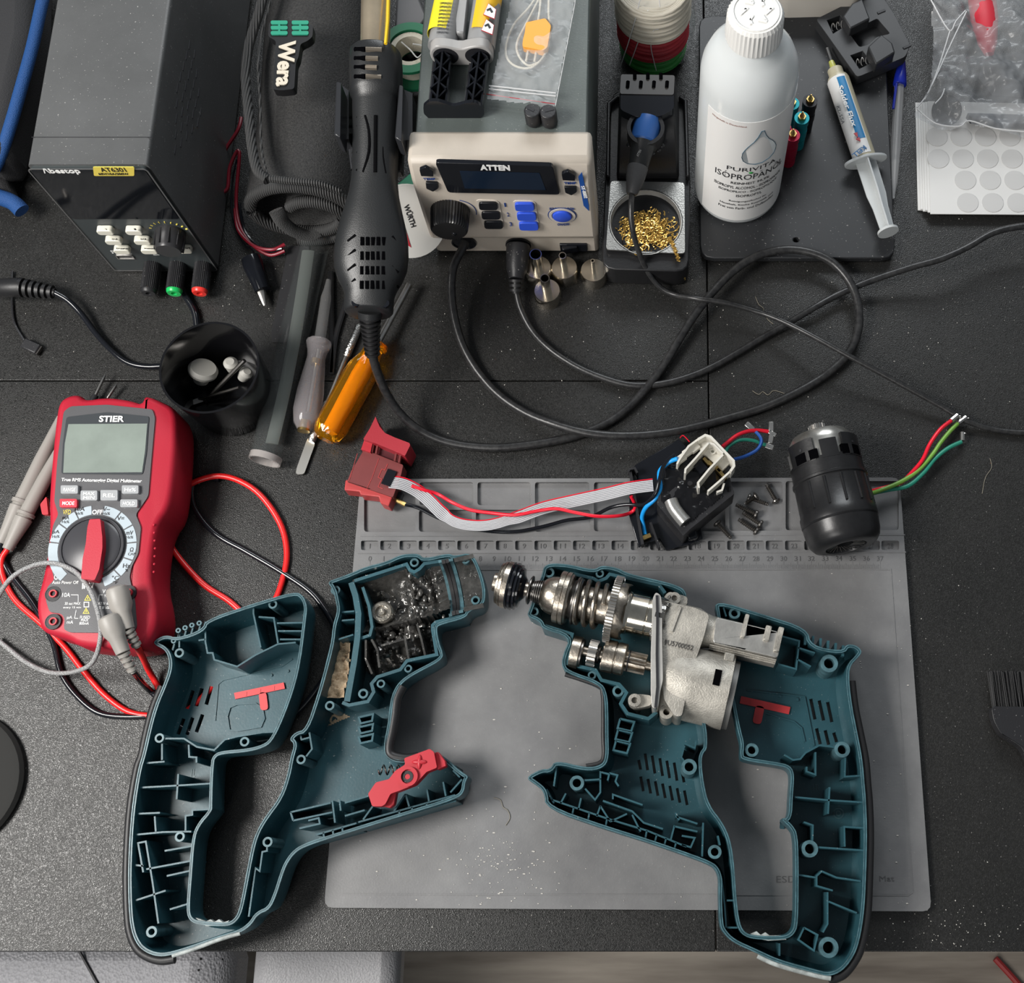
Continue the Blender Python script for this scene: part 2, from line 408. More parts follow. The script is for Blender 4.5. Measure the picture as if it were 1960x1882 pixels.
Lb = [(522,1157,8.5),(343,1250,9),(305,1413,9),(468,1420,9),(576,1454,9),(344,1602,9.5),(290,1784,10.5),(512,1612,9.5),(642,1130,9),(793,1077,8.5),(891,1071,8.5),(910,1149,8.5),(781,1280,7.5),(729,1309,8),(695,1328,9.5),(631,1351,9)]
Lr = [[(266,1508),(338,1504),(402,1500)],[(341,1482),(338,1530)],[(263,1558),(306,1556)],[(296,1563),(298,1592)],[(261,1598),(312,1593),(366,1592)],[(355,1590),(355,1562),(368,1560),(368,1551),(402,1549)],[(274,1670),(264,1614),(279,1611),(292,1690),(303,1768)],[(315,1629),(366,1620)],[(280,1664),(366,1648)],[(258,1656),(274,1658)],[(319,1677),(364,1667)],[(259,1724),(317,1705)],[(325,1741),(358,1731)],[(511,1622),(511,1629),(502,1631),(497,1668),(489,1662),(476,1755)],
 [(310,1424),(310,1455)],[(279,1461),(315,1458)],[(361,1426),(362,1449),(376,1450),(376,1460)],[(314,1414),(352,1414),(377,1430),(410,1436),(430,1416),(454,1410),(503,1402),(526,1401)],[(393,1190),(393,1228),(397,1250),(407,1250),(410,1263),(454,1276),(489,1254),(532,1233),(566,1230)],[(495,1181),(524,1183),(532,1232)],[(485,1163),(485,1175),(499,1240)],[(530,1193),(580,1192)],[(532,1208),(577,1208)],[(536,1224),(575,1224)],[(343,1240),(343,1210)],[(380,1226),(393,1224)],
 [(592,1402),(597,1434),(586,1448)],[(575,1408),(577,1416),(592,1412)],[(606,1598),(682,1576)],[(600,1611),(684,1588)],[(620,1607),(619,1594)],[(638,1602),(637,1589)],[(656,1597),(655,1584)],[(686,1574),(871,1522)],[(689,1586),(873,1533)],[(765,1562),(764,1552)],[(790,1556),(788,1545)],[(818,1548),(816,1538)],[(848,1540),(846,1530)],[(776,1520),(783,1544)],[(754,1553),(776,1520)],[(695,1569),(713,1544)],[(817,1511),(821,1535)],[(848,1497),(853,1524)],[(884,1492),(862,1517)],[(556,1555),(633,1537)],[(561,1571),(636,1555)],[(556,1555),(561,1571)],[(660,1537),(705,1524)],[(660,1562),(698,1551)],[(650,1533),(652,1552)],[(636,1533),(641,1575)],[(573,1586),(612,1577),(610,1566),(590,1571)],[(873,1466),(868,1476),(880,1488)]]
Lr += [[(646,1150),(652,1178),(640,1214)],[(654,1172),(678,1170)],[(654,1188),(678,1186)],[(634,1234),(625,1270),(612,1334)],[(676,1215),(648,1224)]]
Lr += [[[(686,1372+19*i),(690,1385+19*i),(712,1380+19*i),(714,1367+19*i),(688,1373+19*i)], .0013, None] for i in range(3)]
Lr += [[[(x,y),(x-4,y+14)], .0012, None] for x, y in ((334,1231),(343,1212),(356,1207),(369,1202),(383,1198))]
Lr += [[[(678,1112),(778,1080),(784,1091),(793,1095),(803,1089),(812,1079),(843,1074),(860,1071)], .0022, LZ-.001],
 [[(888,1178),(834,1191),(828,1197),(828,1206),(836,1253),(779,1265),(766,1282),(722,1296),(711,1309),(715,1325),(704,1343),(668,1350),(655,1345)], .0022, LZ-.001],
 [[(672,1115),(680,1140),(686,1175),(684,1220),(677,1271),(664,1343)], .004, LZ-.002], [[(694,1124),(706,1160),(712,1200),(708,1216),(690,1222)], .002, LZ-.004]]
shell(ls, LS, L0, LZ, Lslots, Lb, Lr)
for x, y in ((334,1228),(343,1208),(356,1203),(369,1198),(383,1194)):
    c = P(x, y, LZ-.003); part(ls, 'wire_hook', ringtube(B(), c, c+V((0, 0, .002)), .0018, .0008, 12), TEAL_LIT)
# bearing seats and grease
zc = LZ+.001
def Lax(t, o=0): return P(855+t*.974-o*.226, 1125-t*.226-o*.974, zc)
b = B(); halfpipe(b, Lax(-6), Lax(0), .0185, .002); halfpipe(b, Lax(14), Lax(22), .0178, .002); part(ls, 'bearing_seat', b, TEAL_LIT)
b = B(); halfpipe(b, Lax(0), Lax(7), .0172, .003); halfpipe(b, Lax(8), Lax(14), .0172, .003); part(ls, 'seal_ring', b, RUB, label='black ring seal in the nose')
b = B(); halfpipe(b, Lax(24), Lax(62), .0165, .003, 26); part(ls, 'nose_lining', b, GREASE, label='greasy nose lining')
gp = XY([(678,1116),(776,1084),(786,1096),(802,1094),(814,1082),(846,1078),(868,1172),(834,1186),(826,1200),(834,1250),(780,1260),(762,1280),(716,1298),(692,1282),(686,1240),(690,1180)], .02)
a0, a1 = P(690, 1168, .02).xy, P(860, 1125, .02).xy; ad = (a1-a0).normalized(); an = V((-ad.y, ad.x))
def gz(p):
    t = (p-a0).dot(ad); d = (p-a0).dot(an)
    q = V((p.x, p.y, 0)); nz = noise.fractal(q*120, 1, 2, 4)*.0016+abs(noise.noise(q*320))*.0022
    if d > -.019: z = .012+.017*min(1, (d/.019)**2)
    else: z = .014+.006*math.sin(t*260)
    for s in (.038, .050): z += .0035*math.exp(-((t-s)/.0011)**2)
    if t > .054: return z+.004+.0005*math.sin(t*5200)
    return z+nz
part(ls, 'grease', field(B(), gp, gz), GREASE, label='black glossy grease filling the gear chamber', kind='stuff')
b = B()
for l in ([(711,1224),(722,1245),(726,1278)], [(774,1217),(782,1262)], [(729,1236),(772,1224)], [(798,1195),(806,1222),(814,1257)], [(700,1225),(700,1262),(712,1290)]): strip(b, XY(l, .031), .0014, .006, .031)
for i in range(46):
    x, y = random.uniform(700, 812), random.uniform(1196, 1262); sphere(b, P(x, y, .018), random.uniform(.0012, .0032), (1, random.uniform(.6, 1.3), .8), 8, 6)
for i in range(30):
    x, y = random.uniform(775, 850), random.uniform(1100, 1185); sphere(b, P(x, y, .014+.0003*abs(y-1140)), random.uniform(.0008, .002), (1, 1.6, .7), 8, 6)
part(ls, 'greasy_web', b, GREASE, label='webs and lumps coated in grease')
c = P(735, 1176, .020); b = B(); lathe(b, c, c+V((0, 0, .008)), [(0, .0078), (.8, .0078), (.95, .0068), (1, .0066), (1, .0045), (.7, .0042), (.7, .0022), (1, .002), (1, .0003)], 28)
part(ls, 'needle_bearing', b, mat('greasy_metal', (.4, .37, .32), .2, .8, bump=.6, bs=400, var=.4, vs2=300), label='round metal bearing smeared with grease')
b = B(); dp = XY([(640,1226),(676,1218),(676,1268),(664,1341),(617,1339),(634,1272)], .014)
field(b, dp, lambda p: .021+noise.fractal(V((p.x, p.y, 0))*180, 1, 2, 4)*.0035, .0008)
dp = XY([(612,1372),(655,1362),(672,1372),(636,1388),(600,1402)], .006)
field(b, dp, lambda p: .0055+noise.fractal(V((p.x, p.y, 0))*250, 1, 2, 4)*.001, .0008)
part(ls, 'sawdust', b, SAWD, label='packed tan sawdust', kind='stuff')
b = B(); tube(b, [P(x, y, .034) for x, y in ((771,1314),(760,1338),(756,1370),(751,1400),(745,1430),(750,1446),(776,1452),(800,1449))], .0032); part(ls, 'rubber_grip', b, RUB, label='black rubber edge of the front grip')
def edge(out, zr, a, b_, d):
    p = XY(out, zr); sg = sum(p[i-1].x*p[i].y-p[i].x*p[i-1].y for i in range(len(p))); q = offs(p, d if sg > 0 else -d)
    return q[out.index(a):out.index(b_)+1]
b = B(); tube(b, [q.to_3d()+V((0, 0, LZ-.0045)) for q in edge(LS, LZ, (312,1314), (329,1829), -.0022)], .0030); part(ls, 'rubber_grip', b, RUB, label='black rubber sleeve around the rear handle')
b = B(); tube(b, [P(x, y, LZ) for x, y in ((330,1830),(368,1818),(425,1797),(460,1787))], .0013); part(ls, 'worn_edge', b, TEALW, label='scuffed pale edge at the foot of the handle')
def tbar(root, bar, stem, z, w1, w2):
    b = B(); M_ = None
    plate(b, [XY(slot(*bar, w1), z)], z, z+.0012); q = slot(*stem, w2); plate(b, [pxround(XY(q, z), .0025)], z, z+.0012)
    for t in (.22, .5, .78):
        x, y = bar[0]+(bar[2]-bar[0])*t, bar[1]+(bar[3]-bar[1])*t; box(b, P(x, y, z+.0013), (.001, .003, .0002))
    part(root, 'red_insert', b, mat('coral_red', (.62, .05, .055), .45), label='red T-shaped insert showing through the shell')
tbar(ls, (450,1333,545,1313), (503,1326,507,1360), L0+.0045, 12, 15)
b = B()
for x, y in ((519,1293), (551,1285)): c = P(x, y, .0056); cyl(b, c, c+V((0, 0, .0006)), .001)
strip(b, XY([(436,1372),(441,1355),(455,1349),(490,1347),(503,1356),(507,1376),(500,1392),(455,1400),(440,1398),(436,1372)], .005), .0009, .005, .0062)
strip(b, XY([(412,1380),(418,1310),(428,1302),(540,1276),(560,1262)], .005), .0009, .005, .0058)
part(ls, 'floor_relief', b, TEAL)
tx(ls, '1L', (366,1487), (374,1487), (366,1473), PZ(L0+.0043), TEAL_LIT, ext=.0003)
# ---- right half ----
RS = [(1042,1079),(1084,1079),(1137,1092),(1151,1082),(1183,1087),(1201,1098),(1265,1112),(1291,1119),(1310,1128),(1315,1142),(1318,1200),(1325,1290),(1352,1384),(1355,1433),(1345,1443),(1343,1462),(1347,1499),(1357,1541),(1384,1575),(1399,1609),(1406,1658),(1410,1722),(1416,1769),(1427,1787),(1453,1792),(1500,1792),(1514,1785),(1521,1769),(1522,1675),(1521,1600),(1511,1583),(1500,1574),(1495,1566),(1509,1567),(1511,1522),(1514,1485),(1509,1471),(1488,1466),(1420,1456),(1416,1445),(1418,1423),(1412,1402),(1402,1352),(1390,1280),(1372,1176),(1368,1148),(1460,1176),(1546,1203),(1552,1236),(1612,1247),(1620,1233),(1639,1235),(1651,1247),(1643,1259),(1627,1275),(1625,1302),(1631,1352),(1641,1402),(1651,1453),(1655,1500),(1658,1534),(1660,1590),(1659,1651),(1655,1745),(1645,1804),(1633,1834),(1612,1860),(1587,1870),(1558,1863),(1488,1844),(1446,1824),(1401,1804),(1382,1783),(1377,1769),(1375,1710),(1376,1682),(1370,1665),(1359,1656),(1323,1642),(1237,1612),(1156,1587),(1044,1548),(1042,1516),(1024,1501),(1005,1489),(1036,1472),(1053,1473),(1063,1455),(1122,1470),(1151,1465),(1159,1450),(1158,1408),(1158,1368),(1156,1328),(1145,1310),(1084,1289),(1074,1273),(1079,1249),(1092,1220),(1037,1204),(1034,1190),(1008,1180),(1013,1167),(1037,1103)]
R0, RZ = .006, .040
rs_ = thing('drill_housing_half', 'right teal drill housing half, open, holding the metal gearbox', 'tool housing', P(1480, 1500, .0045), 'opened drill housing halves')
def f2(l): return [[(x/4.083+980, y/4.083+1340) for x, y in r] for r in l]
R2s = f2([slot(990,470,1005,545,22), slot(1040,420,1060,550,22), slot(1095,435,1117,575,22), slot(1155,455,1177,595,22), slot(1210,475,1232,612,22), slot(1267,490,1290,632,22), slot(1328,560,1345,645,22)]+[slot(1005+57*i, 600+18*i, 1027+57*i, 714+18*i, 22) for i in range(7)])
R3s = [[(x/4.953+1340, y/4.953+1120) for x, y in r] for r in [slot(1050,1080,1090,1275,34), slot(1130,1095,1172,1285,34), slot(1210,1110,1250,1300,34), slot(1105,1360,1140,1510,34), slot(1187,1378,1220,1515,34), slot(1268,1400,1296,1490,34)]]
Rb = [(1051,1096,10),(1148,1098,8),(1022,1171,9),(1133,1293,8),(1183,1323,11),(1319,1468,15),(1104,1499,14),(1368,1631,13),(1406,1174,11),(1587,1270,17),(1612,1435,15),(1439,1436,13),(1550,1625,16),(1586,1814,19)]
Rr = [[(1521,1526),(1586,1532),(1652,1536)],[(1588,1507),(1585,1558)],[(1617,1621),(1616,1583),(1652,1585)],[(1565,1622),(1652,1628)],[(1539,1574),(1556,1580),(1555,1610)],[(1529,1675),(1561,1680)],[(1648,1687),(1601,1680),(1573,1668),(1563,1677),(1563,1696),(1594,1705)],[(1586,1726),(1640,1748)],[(1584,1708),(1584,1769),(1575,1785)],[(1539,1776),(1565,1790),(1558,1820),(1528,1799),(1539,1776)],[(1492,1806),(1492,1830)],[(1391,1724),(1408,1724)],[(1392,1776),(1412,1776)],[(1381,1682),(1387,1733),(1390,1776)],
 [(1618,1450),(1617,1487),(1647,1485)],[(1561,1440),(1561,1483),(1544,1477),(1544,1468)],[(1602,1431),(1568,1427),(1542,1441),(1532,1453),(1518,1455),(1501,1445)],[(1493,1217),(1530,1227),(1524,1281),(1489,1271)],[(1528,1240),(1560,1250)],[(1526,1262),(1552,1276)],[(1383,1158),(1390,1180)],
 [(1056,1531),(1162,1567),(1238,1590),(1314,1621)],[(1098,1546),(1095,1560)],[(1128,1556),(1125,1572)],[(1162,1567),(1159,1582)],[(1238,1590),(1235,1606)],[(1073,1538),(1083,1519)],[(1107,1550),(1112,1528)],[(1142,1563),(1149,1543)],[(1226,1592),(1210,1560)],[(1168,1573),(1149,1543)],[(1168,1573),(1200,1558)],[(1154,1533),(1210,1553),(1232,1575),(1269,1587)],[(1173,1530),(1173,1521),(1230,1541)],[(1293,1563),(1335,1577)],[(1293,1556),(1300,1570)],[(1291,1580),(1284,1607)],[(1291,1582),(1335,1592)],[(1346,1575),(1344,1640)],[(1305,1600),(1330,1604),(1322,1622),(1305,1617)],[(1117,1494),(1149,1492),(1149,1517),(1139,1531),(1120,1510)],[(1149,1492),(1149,1478),(1166,1482),(1163,1494)],[(1166,1480),(1182,1484),(1178,1496),(1184,1505)],[(1046,1511),(1060,1538)],[(1060,1505),(1066,1462)],[(1310,1428),(1304,1450),(1312,1460)],[(1311,1424),(1330,1432),(1332,1418)],[(1374,1600),(1378,1618)],[(1257,1598),(1253,1613)],[(1275,1605),(1271,1620)],[(1294,1613),(1290,1628)]]
Rr += [[[(1187+i*-4,1376+21*i),(1182+i*-4,1394+21*i),(1208-i*4,1400+21*i),(1214-i*4,1382+21*i),(1187-i*4,1376+21*i)], .0013, None] for i in range(3)]
Rr += [[[(1542+i*14.5,1213+i*4.5),(1541+i*14.5,1234+i*4.5)], .0016, None] for i in range(6)]
Rr += [[[(1095,1098),(1135,1107),(1145,1113),(1160,1107),(1167,1099),(1262,1120),(1273,1135)], .0022, RZ-.001], [[(1037,1196),(1095,1214),(1090,1236),(1084,1270),(1140,1283),(1151,1302),(1185,1310),(1199,1326),(1188,1347),(1201,1366),(1241,1376),(1257,1363)], .0022, RZ-.001]]
shell(rs_, RS, R0, RZ, R2s+R3s, Rb, Rr)
tbar(rs_, (1417,1340,1511,1361), (1455,1352,1448,1386), R0+.0045, 14, 17)
b = B()
for x, y in ((1493,1333), (1526,1340)): c = P(x, y, R0+.005); cyl(b, c, c+V((0, 0, .0006)), .001)
strip(b, XY([(1430,1322),(1500,1330),(1540,1335),(1545,1360),(1558,1428)], R0+.004), .0008, R0+.004, R0+.0052)
strip(b, XY([(1465,1366),(1520,1382),(1534,1394),(1540,1420)], R0+.004), .0008, R0+.004, R0+.0052)
part(rs_, 'floor_relief', b, TEAL)
tx(rs_, '1R', (1556,1514), (1569,1514), (1556,1501), PZ(R0+.0043), TEAL_LIT, ext=.0003)
c = P(1605, 1557, R0+.0043); b = B(); ringtube(b, c, c+V((0, 0, .0004)), .0036, .0030); ringtube(b, c, c+V((0, 0, .0004)), .0018, .0012); part(rs_, 'date_stamp', b, TEAL_LIT)
b = B(); tube(b, [q.to_3d()+V((0, 0, RZ-.0045)) for q in edge(RS, RZ, (1625,1302), (1587,1870), -.0022)], .0030)
part(rs_, 'rubber_grip', b, RUB, label='black rubber sleeve around the rear handle')
b = B(); tube(b, [P(x, y, RZ-.002) for x, y in ((1082,1291),(1144,1312),(1154,1330),(1155,1368),(1155,1410),(1156,1446),(1148,1461),(1122,1467))], .0016); part(rs_, 'rubber_grip', b, RUB, label='black rubber edge of the front grip')
b = B(); tube(b, [P(x, y, RZ-.001) for x, y in ((1450,1830),(1488,1847),(1556,1866),(1590,1873))], .0016); part(rs_, 'worn_edge', b, TEALW, label='scuffed pale edge at the foot of the handle')
for R_, Z_, l in ((ls, LZ, [(375,1757),(395,1764),(404,1760),(411,1765),(420,1760),(428,1766),(440,1762),(430,1772),(395,1773)]), (rs_, RZ, [(1436,1788),(1448,1783),(1456,1790),(1465,1785),(1473,1791),(1500,1791),(1505,1799),(1470,1801),(1440,1795)])):
    part(R_, 'grip_notches', plate(B(), [XY(l, Z_-.002)], Z_-.005, Z_-.001), TEALW, label='pale toothed edge inside the handle')
# ---- red lever ----
lv = thing('mode_lever', 'red plastic lever with round hub resting on the left teal housing', 'lever', P(780, 1490, .03))
b = B(); plate(b, [pxround(XY([(774,1452),(823,1434),(831,1440),(837,1470),(817,1478),(795,1502),(765,1514),(748,1520),(738,1540),(731,1544),(713,1544),(705,1520),(720,1498),(745,1492),(757,1476),(776,1464)], .045), .001)], .037, .046)
part(lv, 'lever_arm', b, REDP, bev=.0012)
b = B(); plate(b, [XY([(834,1441),(840,1440),(853,1457),(855,1467),(838,1474)], .04)], .034, .042); part(lv, 'lever_tip', b, REDP, bev=.0005); b = B(); plate(b, [XY([(733,1544),(742,1520),(760,1514),(755,1540),(747,1547)], .04)], .034, .041); part(lv, 'lever_tip', b, REDP, bev=.0005)
c = P(782, 1487, .046); b = B(); ringtube(b, c-V((0, 0, .004)), c+V((0, 0, .002)), .0063, .0046); part(lv, 'hub', b, REDP)
b = B(); ringtube(b, c-V((.0008, 0, .003)), c+V((-.0008, 0, .0004)), .0038, .0018); part(lv, 'bush', b, BLK)
b = B(); q = P(803, 1459, .046); sphere(b, q, .0016, (3.2, 1, 1)); sphere(b, q, .0016, (1, 3, 1)); part(lv, 'detent_pin', b, REDP)
b = B(); tube(b, [P(724+t*2.2+0*math.cos(t), 1474+9*math.sin(t*1.0), .034+.005*math.cos(t)) for t in [i*.6 for i in range(42)]], .0006, 6, k=2)
solo('coil_spring', 'small dark coil spring tucked behind the red lever', 'spring', b, STEELD)
# ================= gearbox =================
gz_ = .043
GU = V((.9744, .2249)); GN = V((.2249, -.9744))      # along the axis, and towards picture top, in zoomed pixels
def G(s, d=0, dz=0):
    x = 95+GU.x*s+GN.x*d; y = 240+GU.y*s+GN.y*d
    p = P(x/3.769+920, y/3.769+1050, gz_); p.z += dz; return p
gu = sc(1200, 1180, gz_)/3.769
gl = (G(1400)-G(0)).length
CAST = mat('cast_aluminium', (.37, .35, .31), .48, .5, bump=.5, bs=900, var=.42, vs2=55)
CASTD = mat('cast_inside', (.10, .095, .09), .5, .6)
SHAFT = mat('oily_steel', (.36, .32, .27), .33, 1, var=.55, vs2=80, bump=.3, bs=500)
def sharp(bm): return bm
gb = thing('hammer_gearbox', 'oily metal hammer gearbox with spindle, gears and cast case in the right housing', 'gearbox', G(1200, -100, -.036))
def gl_(bm, prof, d=0, n=40, dz=0): return sharp(lathe(bm, G(prof[0][0], d, dz), G(prof[-1][0], d, dz), [((s-prof[0][0])/(prof[-1][0]-prof[0][0]), r*gu) for s, r in prof], n))
part(gb, 'spindle_nose', gl_(B(), [(0,64),(4,68),(44,68),(46,60),(60,60)]), SHAFT, ang=16)
part(gb, 'bit_collar', gl_(B(), [(36,120),(42,150),(56,154),(57,146),(62,146),(63,162),(80,166),(81,158),(86,158),(87,172),(122,172),(122,166)]), SHAFT, ang=16)
part(gb, 'rubber_dust_boot', gl_(B(), [(120,172),(128,176),(140,164),(144,174),(160,176),(164,160),(176,166),(186,166),(190,146),(204,146),(214,100),(236,70)]), BLKG, ang=16, label='black rubber dust boot')
part(gb, 'spindle', gl_(B(), [(150,50),(240,52),(420,54),(430,60),(700,60),(1100,60)]), SHAFT)
b = B(); gl_(b, [(262,96),(268,106),(276,106),(280,90)]); 
for i, r in enumerate((74,80,86,90,92)): gl_(b, [(286+i*15,r-9),(289+i*15,r),(296+i*15,r),(299+i*15,r-9)])
gl_(b, [(282,66),(370,78)]); part(gb, 'spindle_rings', b, STEELD)
part(gb, 'nose_dome', gl_(B(), [(356,80),(362,96),(380,116),(410,132),(440,140),(480,144),(500,144)]), SHAFT)
part(gb, 'front_flange', gl_(B(), [(470,130),(474,188),(480,192),(512,192),(515,184),(520,184),(523,194),(548,194),(552,186),(566,180),(570,140)]), SHAFT, ang=16)
part(gb, 'spring_seat', gl_(B(), [(566,140),(596,150),(604,176),(616,178),(624,168),(640,160),(650,120)]), STEELD, ang=16)
b = B(); pts = []
for i in range(0, 96):
    a = i/96*3.3*2*math.pi; s = 606+a/(3.3*2*math.pi)*215
    M = frame(G(s), G(s+10)); pts.append(M @ V((math.cos(a)*158*gu, math.sin(a)*158*gu, 0)))
tube(b, pts, .0017, 8, k=1); part(gb, 'coil_spring', b, SHAFT)
part(gb, 'sleeve', gl_(B(), [(600,118),(602,122),(850,126),(860,150),(866,168),(880,170),(900,160),(930,150)]), SHAFT, ang=16)
b = B(); cyl(b, G(748, 10, .0105), G(748, 10, .0125), .0019); part(gb, 'oil_hole', b, INKB)
def gear(bm, s0, s1, R, d, n, h=.0016, dz=0):
    rr = []
    for k in range(n):
        for f, q in ((0, R*gu-h), (.22, R*gu-h), (.38, R*gu), (.66, R*gu), (.82, R*gu-h)): rr.append((2*math.pi*(k+f)/n, q))
    M0 = frame(G(s0, d, dz), G(s1, d, dz)); L_ = (G(s0, d, dz)-G(s1, d, dz)).length
    rg = [[M0 @ V((math.cos(a)*q, math.sin(a)*q, t)) for a, q in rr] for t in (0, L_)]
    return loft(bm, rg)
part(gb, 'ring_gear', gear(B(), 862, 914, 246, 0, 60), STEEL)
b = B(); M0 = frame(G(912), G(960)); n = 64
rg = []
for t, k in ((0, 1), (.0040, 1), (.0052, .97)):
    rg.append([M0 @ V((math.cos(2*math.pi*i/n)*205*gu*k, math.sin(2*math.pi*i/n)*205*gu*k, t+(.0022*max(0, math.sin(i/n*2*math.pi*6)) if t > .003 else 0))) for i in range(n)])
loft(b, rg); part(gb, 'cam_plate', b, SHAFT)
part(gb, 'hammer_barrel', gl_(B(), [(940,150),(970,160),(1000,158),(1010,150),(1130,150),(1134,142),(1140,142),(1144,150),(1260,150)]), mat('polished_steel', (.6, .56, .48), .15, 1, var=.25, vs2=70))
b = B(); gl_(b, [(1190,158),(1195,166),(1260,166),(1265,158)]); 
for i in range(40):
    a = random.uniform(.3, 2.8); M = frame(G(random.uniform(1185, 1268)), G(1400)); sphere(b, M @ V((random.uniform(-1,1)*160*gu, 0, 0))+V((0, 0, .012)), random.uniform(.0006, .0018), u=8, v=6)
part(gb, 'o_ring', b, GREASE, label='grease smeared collar')
# lower shaft
D2 = -372
part(gb, 'end_bearing', gl_(B(), [(650,90),(654,116),(716,116),(722,108),(722,60)], -352, dz=-.006), SHAFT, ang=16)
part(gb, 'bearing_face', gl_(B(), [(722,104),(735,104),(738,60)], -352, dz=-.006), STEELD)
part(gb, 'pinion', gear(B(), 776, 838, 96, -335, 16, .0016, -.004), STEEL)
part(gb, 'lay_shaft', gl_(B(), [(700,40),(900,40),(902,34),(1300,34)], -330, dz=-.006), SHAFT)
part(gb, 'washer', gl_(B(), [(842,62),(858,66),(862,62)], -330, dz=-.006), STEELD)
part(gb, 'clutch_ring', gl_(B(), [(884,108),(890,116),(970,118),(974,108),(980,108),(984,116),(1042,116),(1050,106),(1050,70)], -330, dz=-.004), SHAFT, ang=16)
part(gb, 'spline', gear(B(), 1050, 1200, 76, -330, 11, .0022, -.005), SHAFT)
b = B(); gl_(b, [(1068,78),(1078,78)], -330, dz=-.005); part(gb, 'snap_ring', b, INKB)
# cast case: flange, body, barrel and motor bell
def zp(l): return [(x/3.769+920, y/3.769+1050) for x, y in l]
b = B(); out = pxround(XY(zp([(1262,330),(1300,352),(1308,420),(1310,700),(1316,960),(1296,1040),(1282,1150),(1256,1168),(1234,1150),(1228,1050),(1228,760),(1236,560),(1240,380)]), .052), .002)
plate(b, [out], .012, .0585); part(gb, 'gasket_flange', b, mat('flange_metal', (.66, .64, .60), .38, .75, var=.2), bev=.0015)
b = B(); strip(b, XY(zp([(1272,340),(1276,500),(1272,760),(1276,1000),(1262,1150)]), .0585), .0018, .050, .0596); part(gb, 'gasket', b, INKB, label='dark gasket line')
b = B(); plate(b, [pxround(XY(zp([(1312,430),(1322,380),(1440,412),(1540,432),(1650,480),(1610,640),(1560,780),(1520,900),(1450,1215),(1400,1215),(1320,1090),(1312,900)]), .052), .003)], .010, .0545); part(gb, 'cast_body', b, CAST, bev=.0095)
part(gb, 'barrel_case', gl_(B(), [(1285,140),(1292,152),(1440,152),(1500,150),(1560,126),(1600,118),(2112,112)], 6, dz=-.004), CAST)
b = B(); q = [G(1620, 92).xy, G(2080, 88).xy, G(2112, 60).xy, G(2115, -92).xy, G(1640, -92).xy]; plate(b, [pxround(q, .002)], .024, .0515)
part(gb, 'barrel_top', b, mat('scuffed_cast', (.60, .585, .55), .35, .85, bump=.3, bs=300, var=.2, vs2=40), bev=.002)
for s, w1, d0, d1 in ((1835, 30, -15, 158), (2003, 44, 0, 112), (2092, 40, -60, 122)):
    b = B(); plate(b, [[G(s-w1/2, d0).xy, G(s+w1/2, d0).xy, G(s+w1/2, d1).xy, G(s-w1/2, d1).xy]], .03, .058 if s < 1800 else .055); part(gb, 'cast_lug', b, CAST, bev=.0008)
b = B()
for d in (-100, -110, -120): strip(b, [G(1620, d).xy, G(2110, d).xy], .0009, .03, .046-(d+104)*-.0002)
part(gb, 'cast_rib', b, CAST, label='parallel ribs along the barrel')
D3 = -386
part(gb, 'motor_bell', gl_(B(), [(1310,190),(1340,228),(1440,255),(1560,266),(1830,268)], D3+0, 48, -.009), CAST)
b = B(); lathe(b, G(1829, D3, -.009), G(1839, D3, -.009), [(0, 268*gu), (.2, 254*gu), (0, 250*gu), (-6, 240*gu)], 48); part(gb, 'bell_rim', b, CASTD)
b = B(); gl_(b, [(1820,246),(1872,246)], D3-10, 48, -.010); part(gb, 'bell_lip', b, mat('bell_grey', (.14, .14, .135), .5, .5))
b = B(); c = G(1726, -341); box(b, (c.x, c.y, .0590), (.0046, .0105, .0016), rz=-.22); part(gb, 'vent_slot', b, VOID, label='dark rectangular slot')
for s, d in ((1776, -165), (1757, -569)):
    c = G(s, d); b = B(); box(b, (c.x, c.y, .049 if d > -300 else .046), (.007, .0055, .006), rz=-.22); part(gb, 'cast_lug', b, CAST, bev=.0008)
for x, y, r in ((1398, 358, 42), (1110, 1095, 44), (1340, 1180, 46)):
    px, py = zp([(x, y)])[0]; c = P(px, py, .046); b = B(); ringtube(b, V((c.x, c.y, .012)), c, r*gu*1.05, r*gu*.5); part(gb, 'screw_ear', b, CAST)
b = B(); plate(b, [pxround(XY(zp([(1320,350),(1360,310),(1495,350),(1490,412),(1330,400)]), .043), .002)], .030, .043); part(gb, 'mounting_ear', b, CAST, bev=.0008); b = B(); plate(b, [pxround(XY(zp([(1070,1060),(1150,1050),(1232,1060),(1232,1130),(1150,1150),(1090,1150)]), .043), .002)], .030, .0425); part(gb, 'mounting_ear', b, CAST, bev=.0008)
b = B(); strip(b, XY(zp([(1440,425),(1375,600)]), .055), .0018, .044, .0560); strip(b, XY(zp([(1510,800),(1470,960),(1450,1060)]), .055), .0014, .044, .0556); part(gb, 'cast_rib', b, CAST)
px = zp([(1322,690),(1528,738),(1330,655)]); tx(gb, '9U5700052', *px, PZ(.0547), CASTD, ext=.0004)
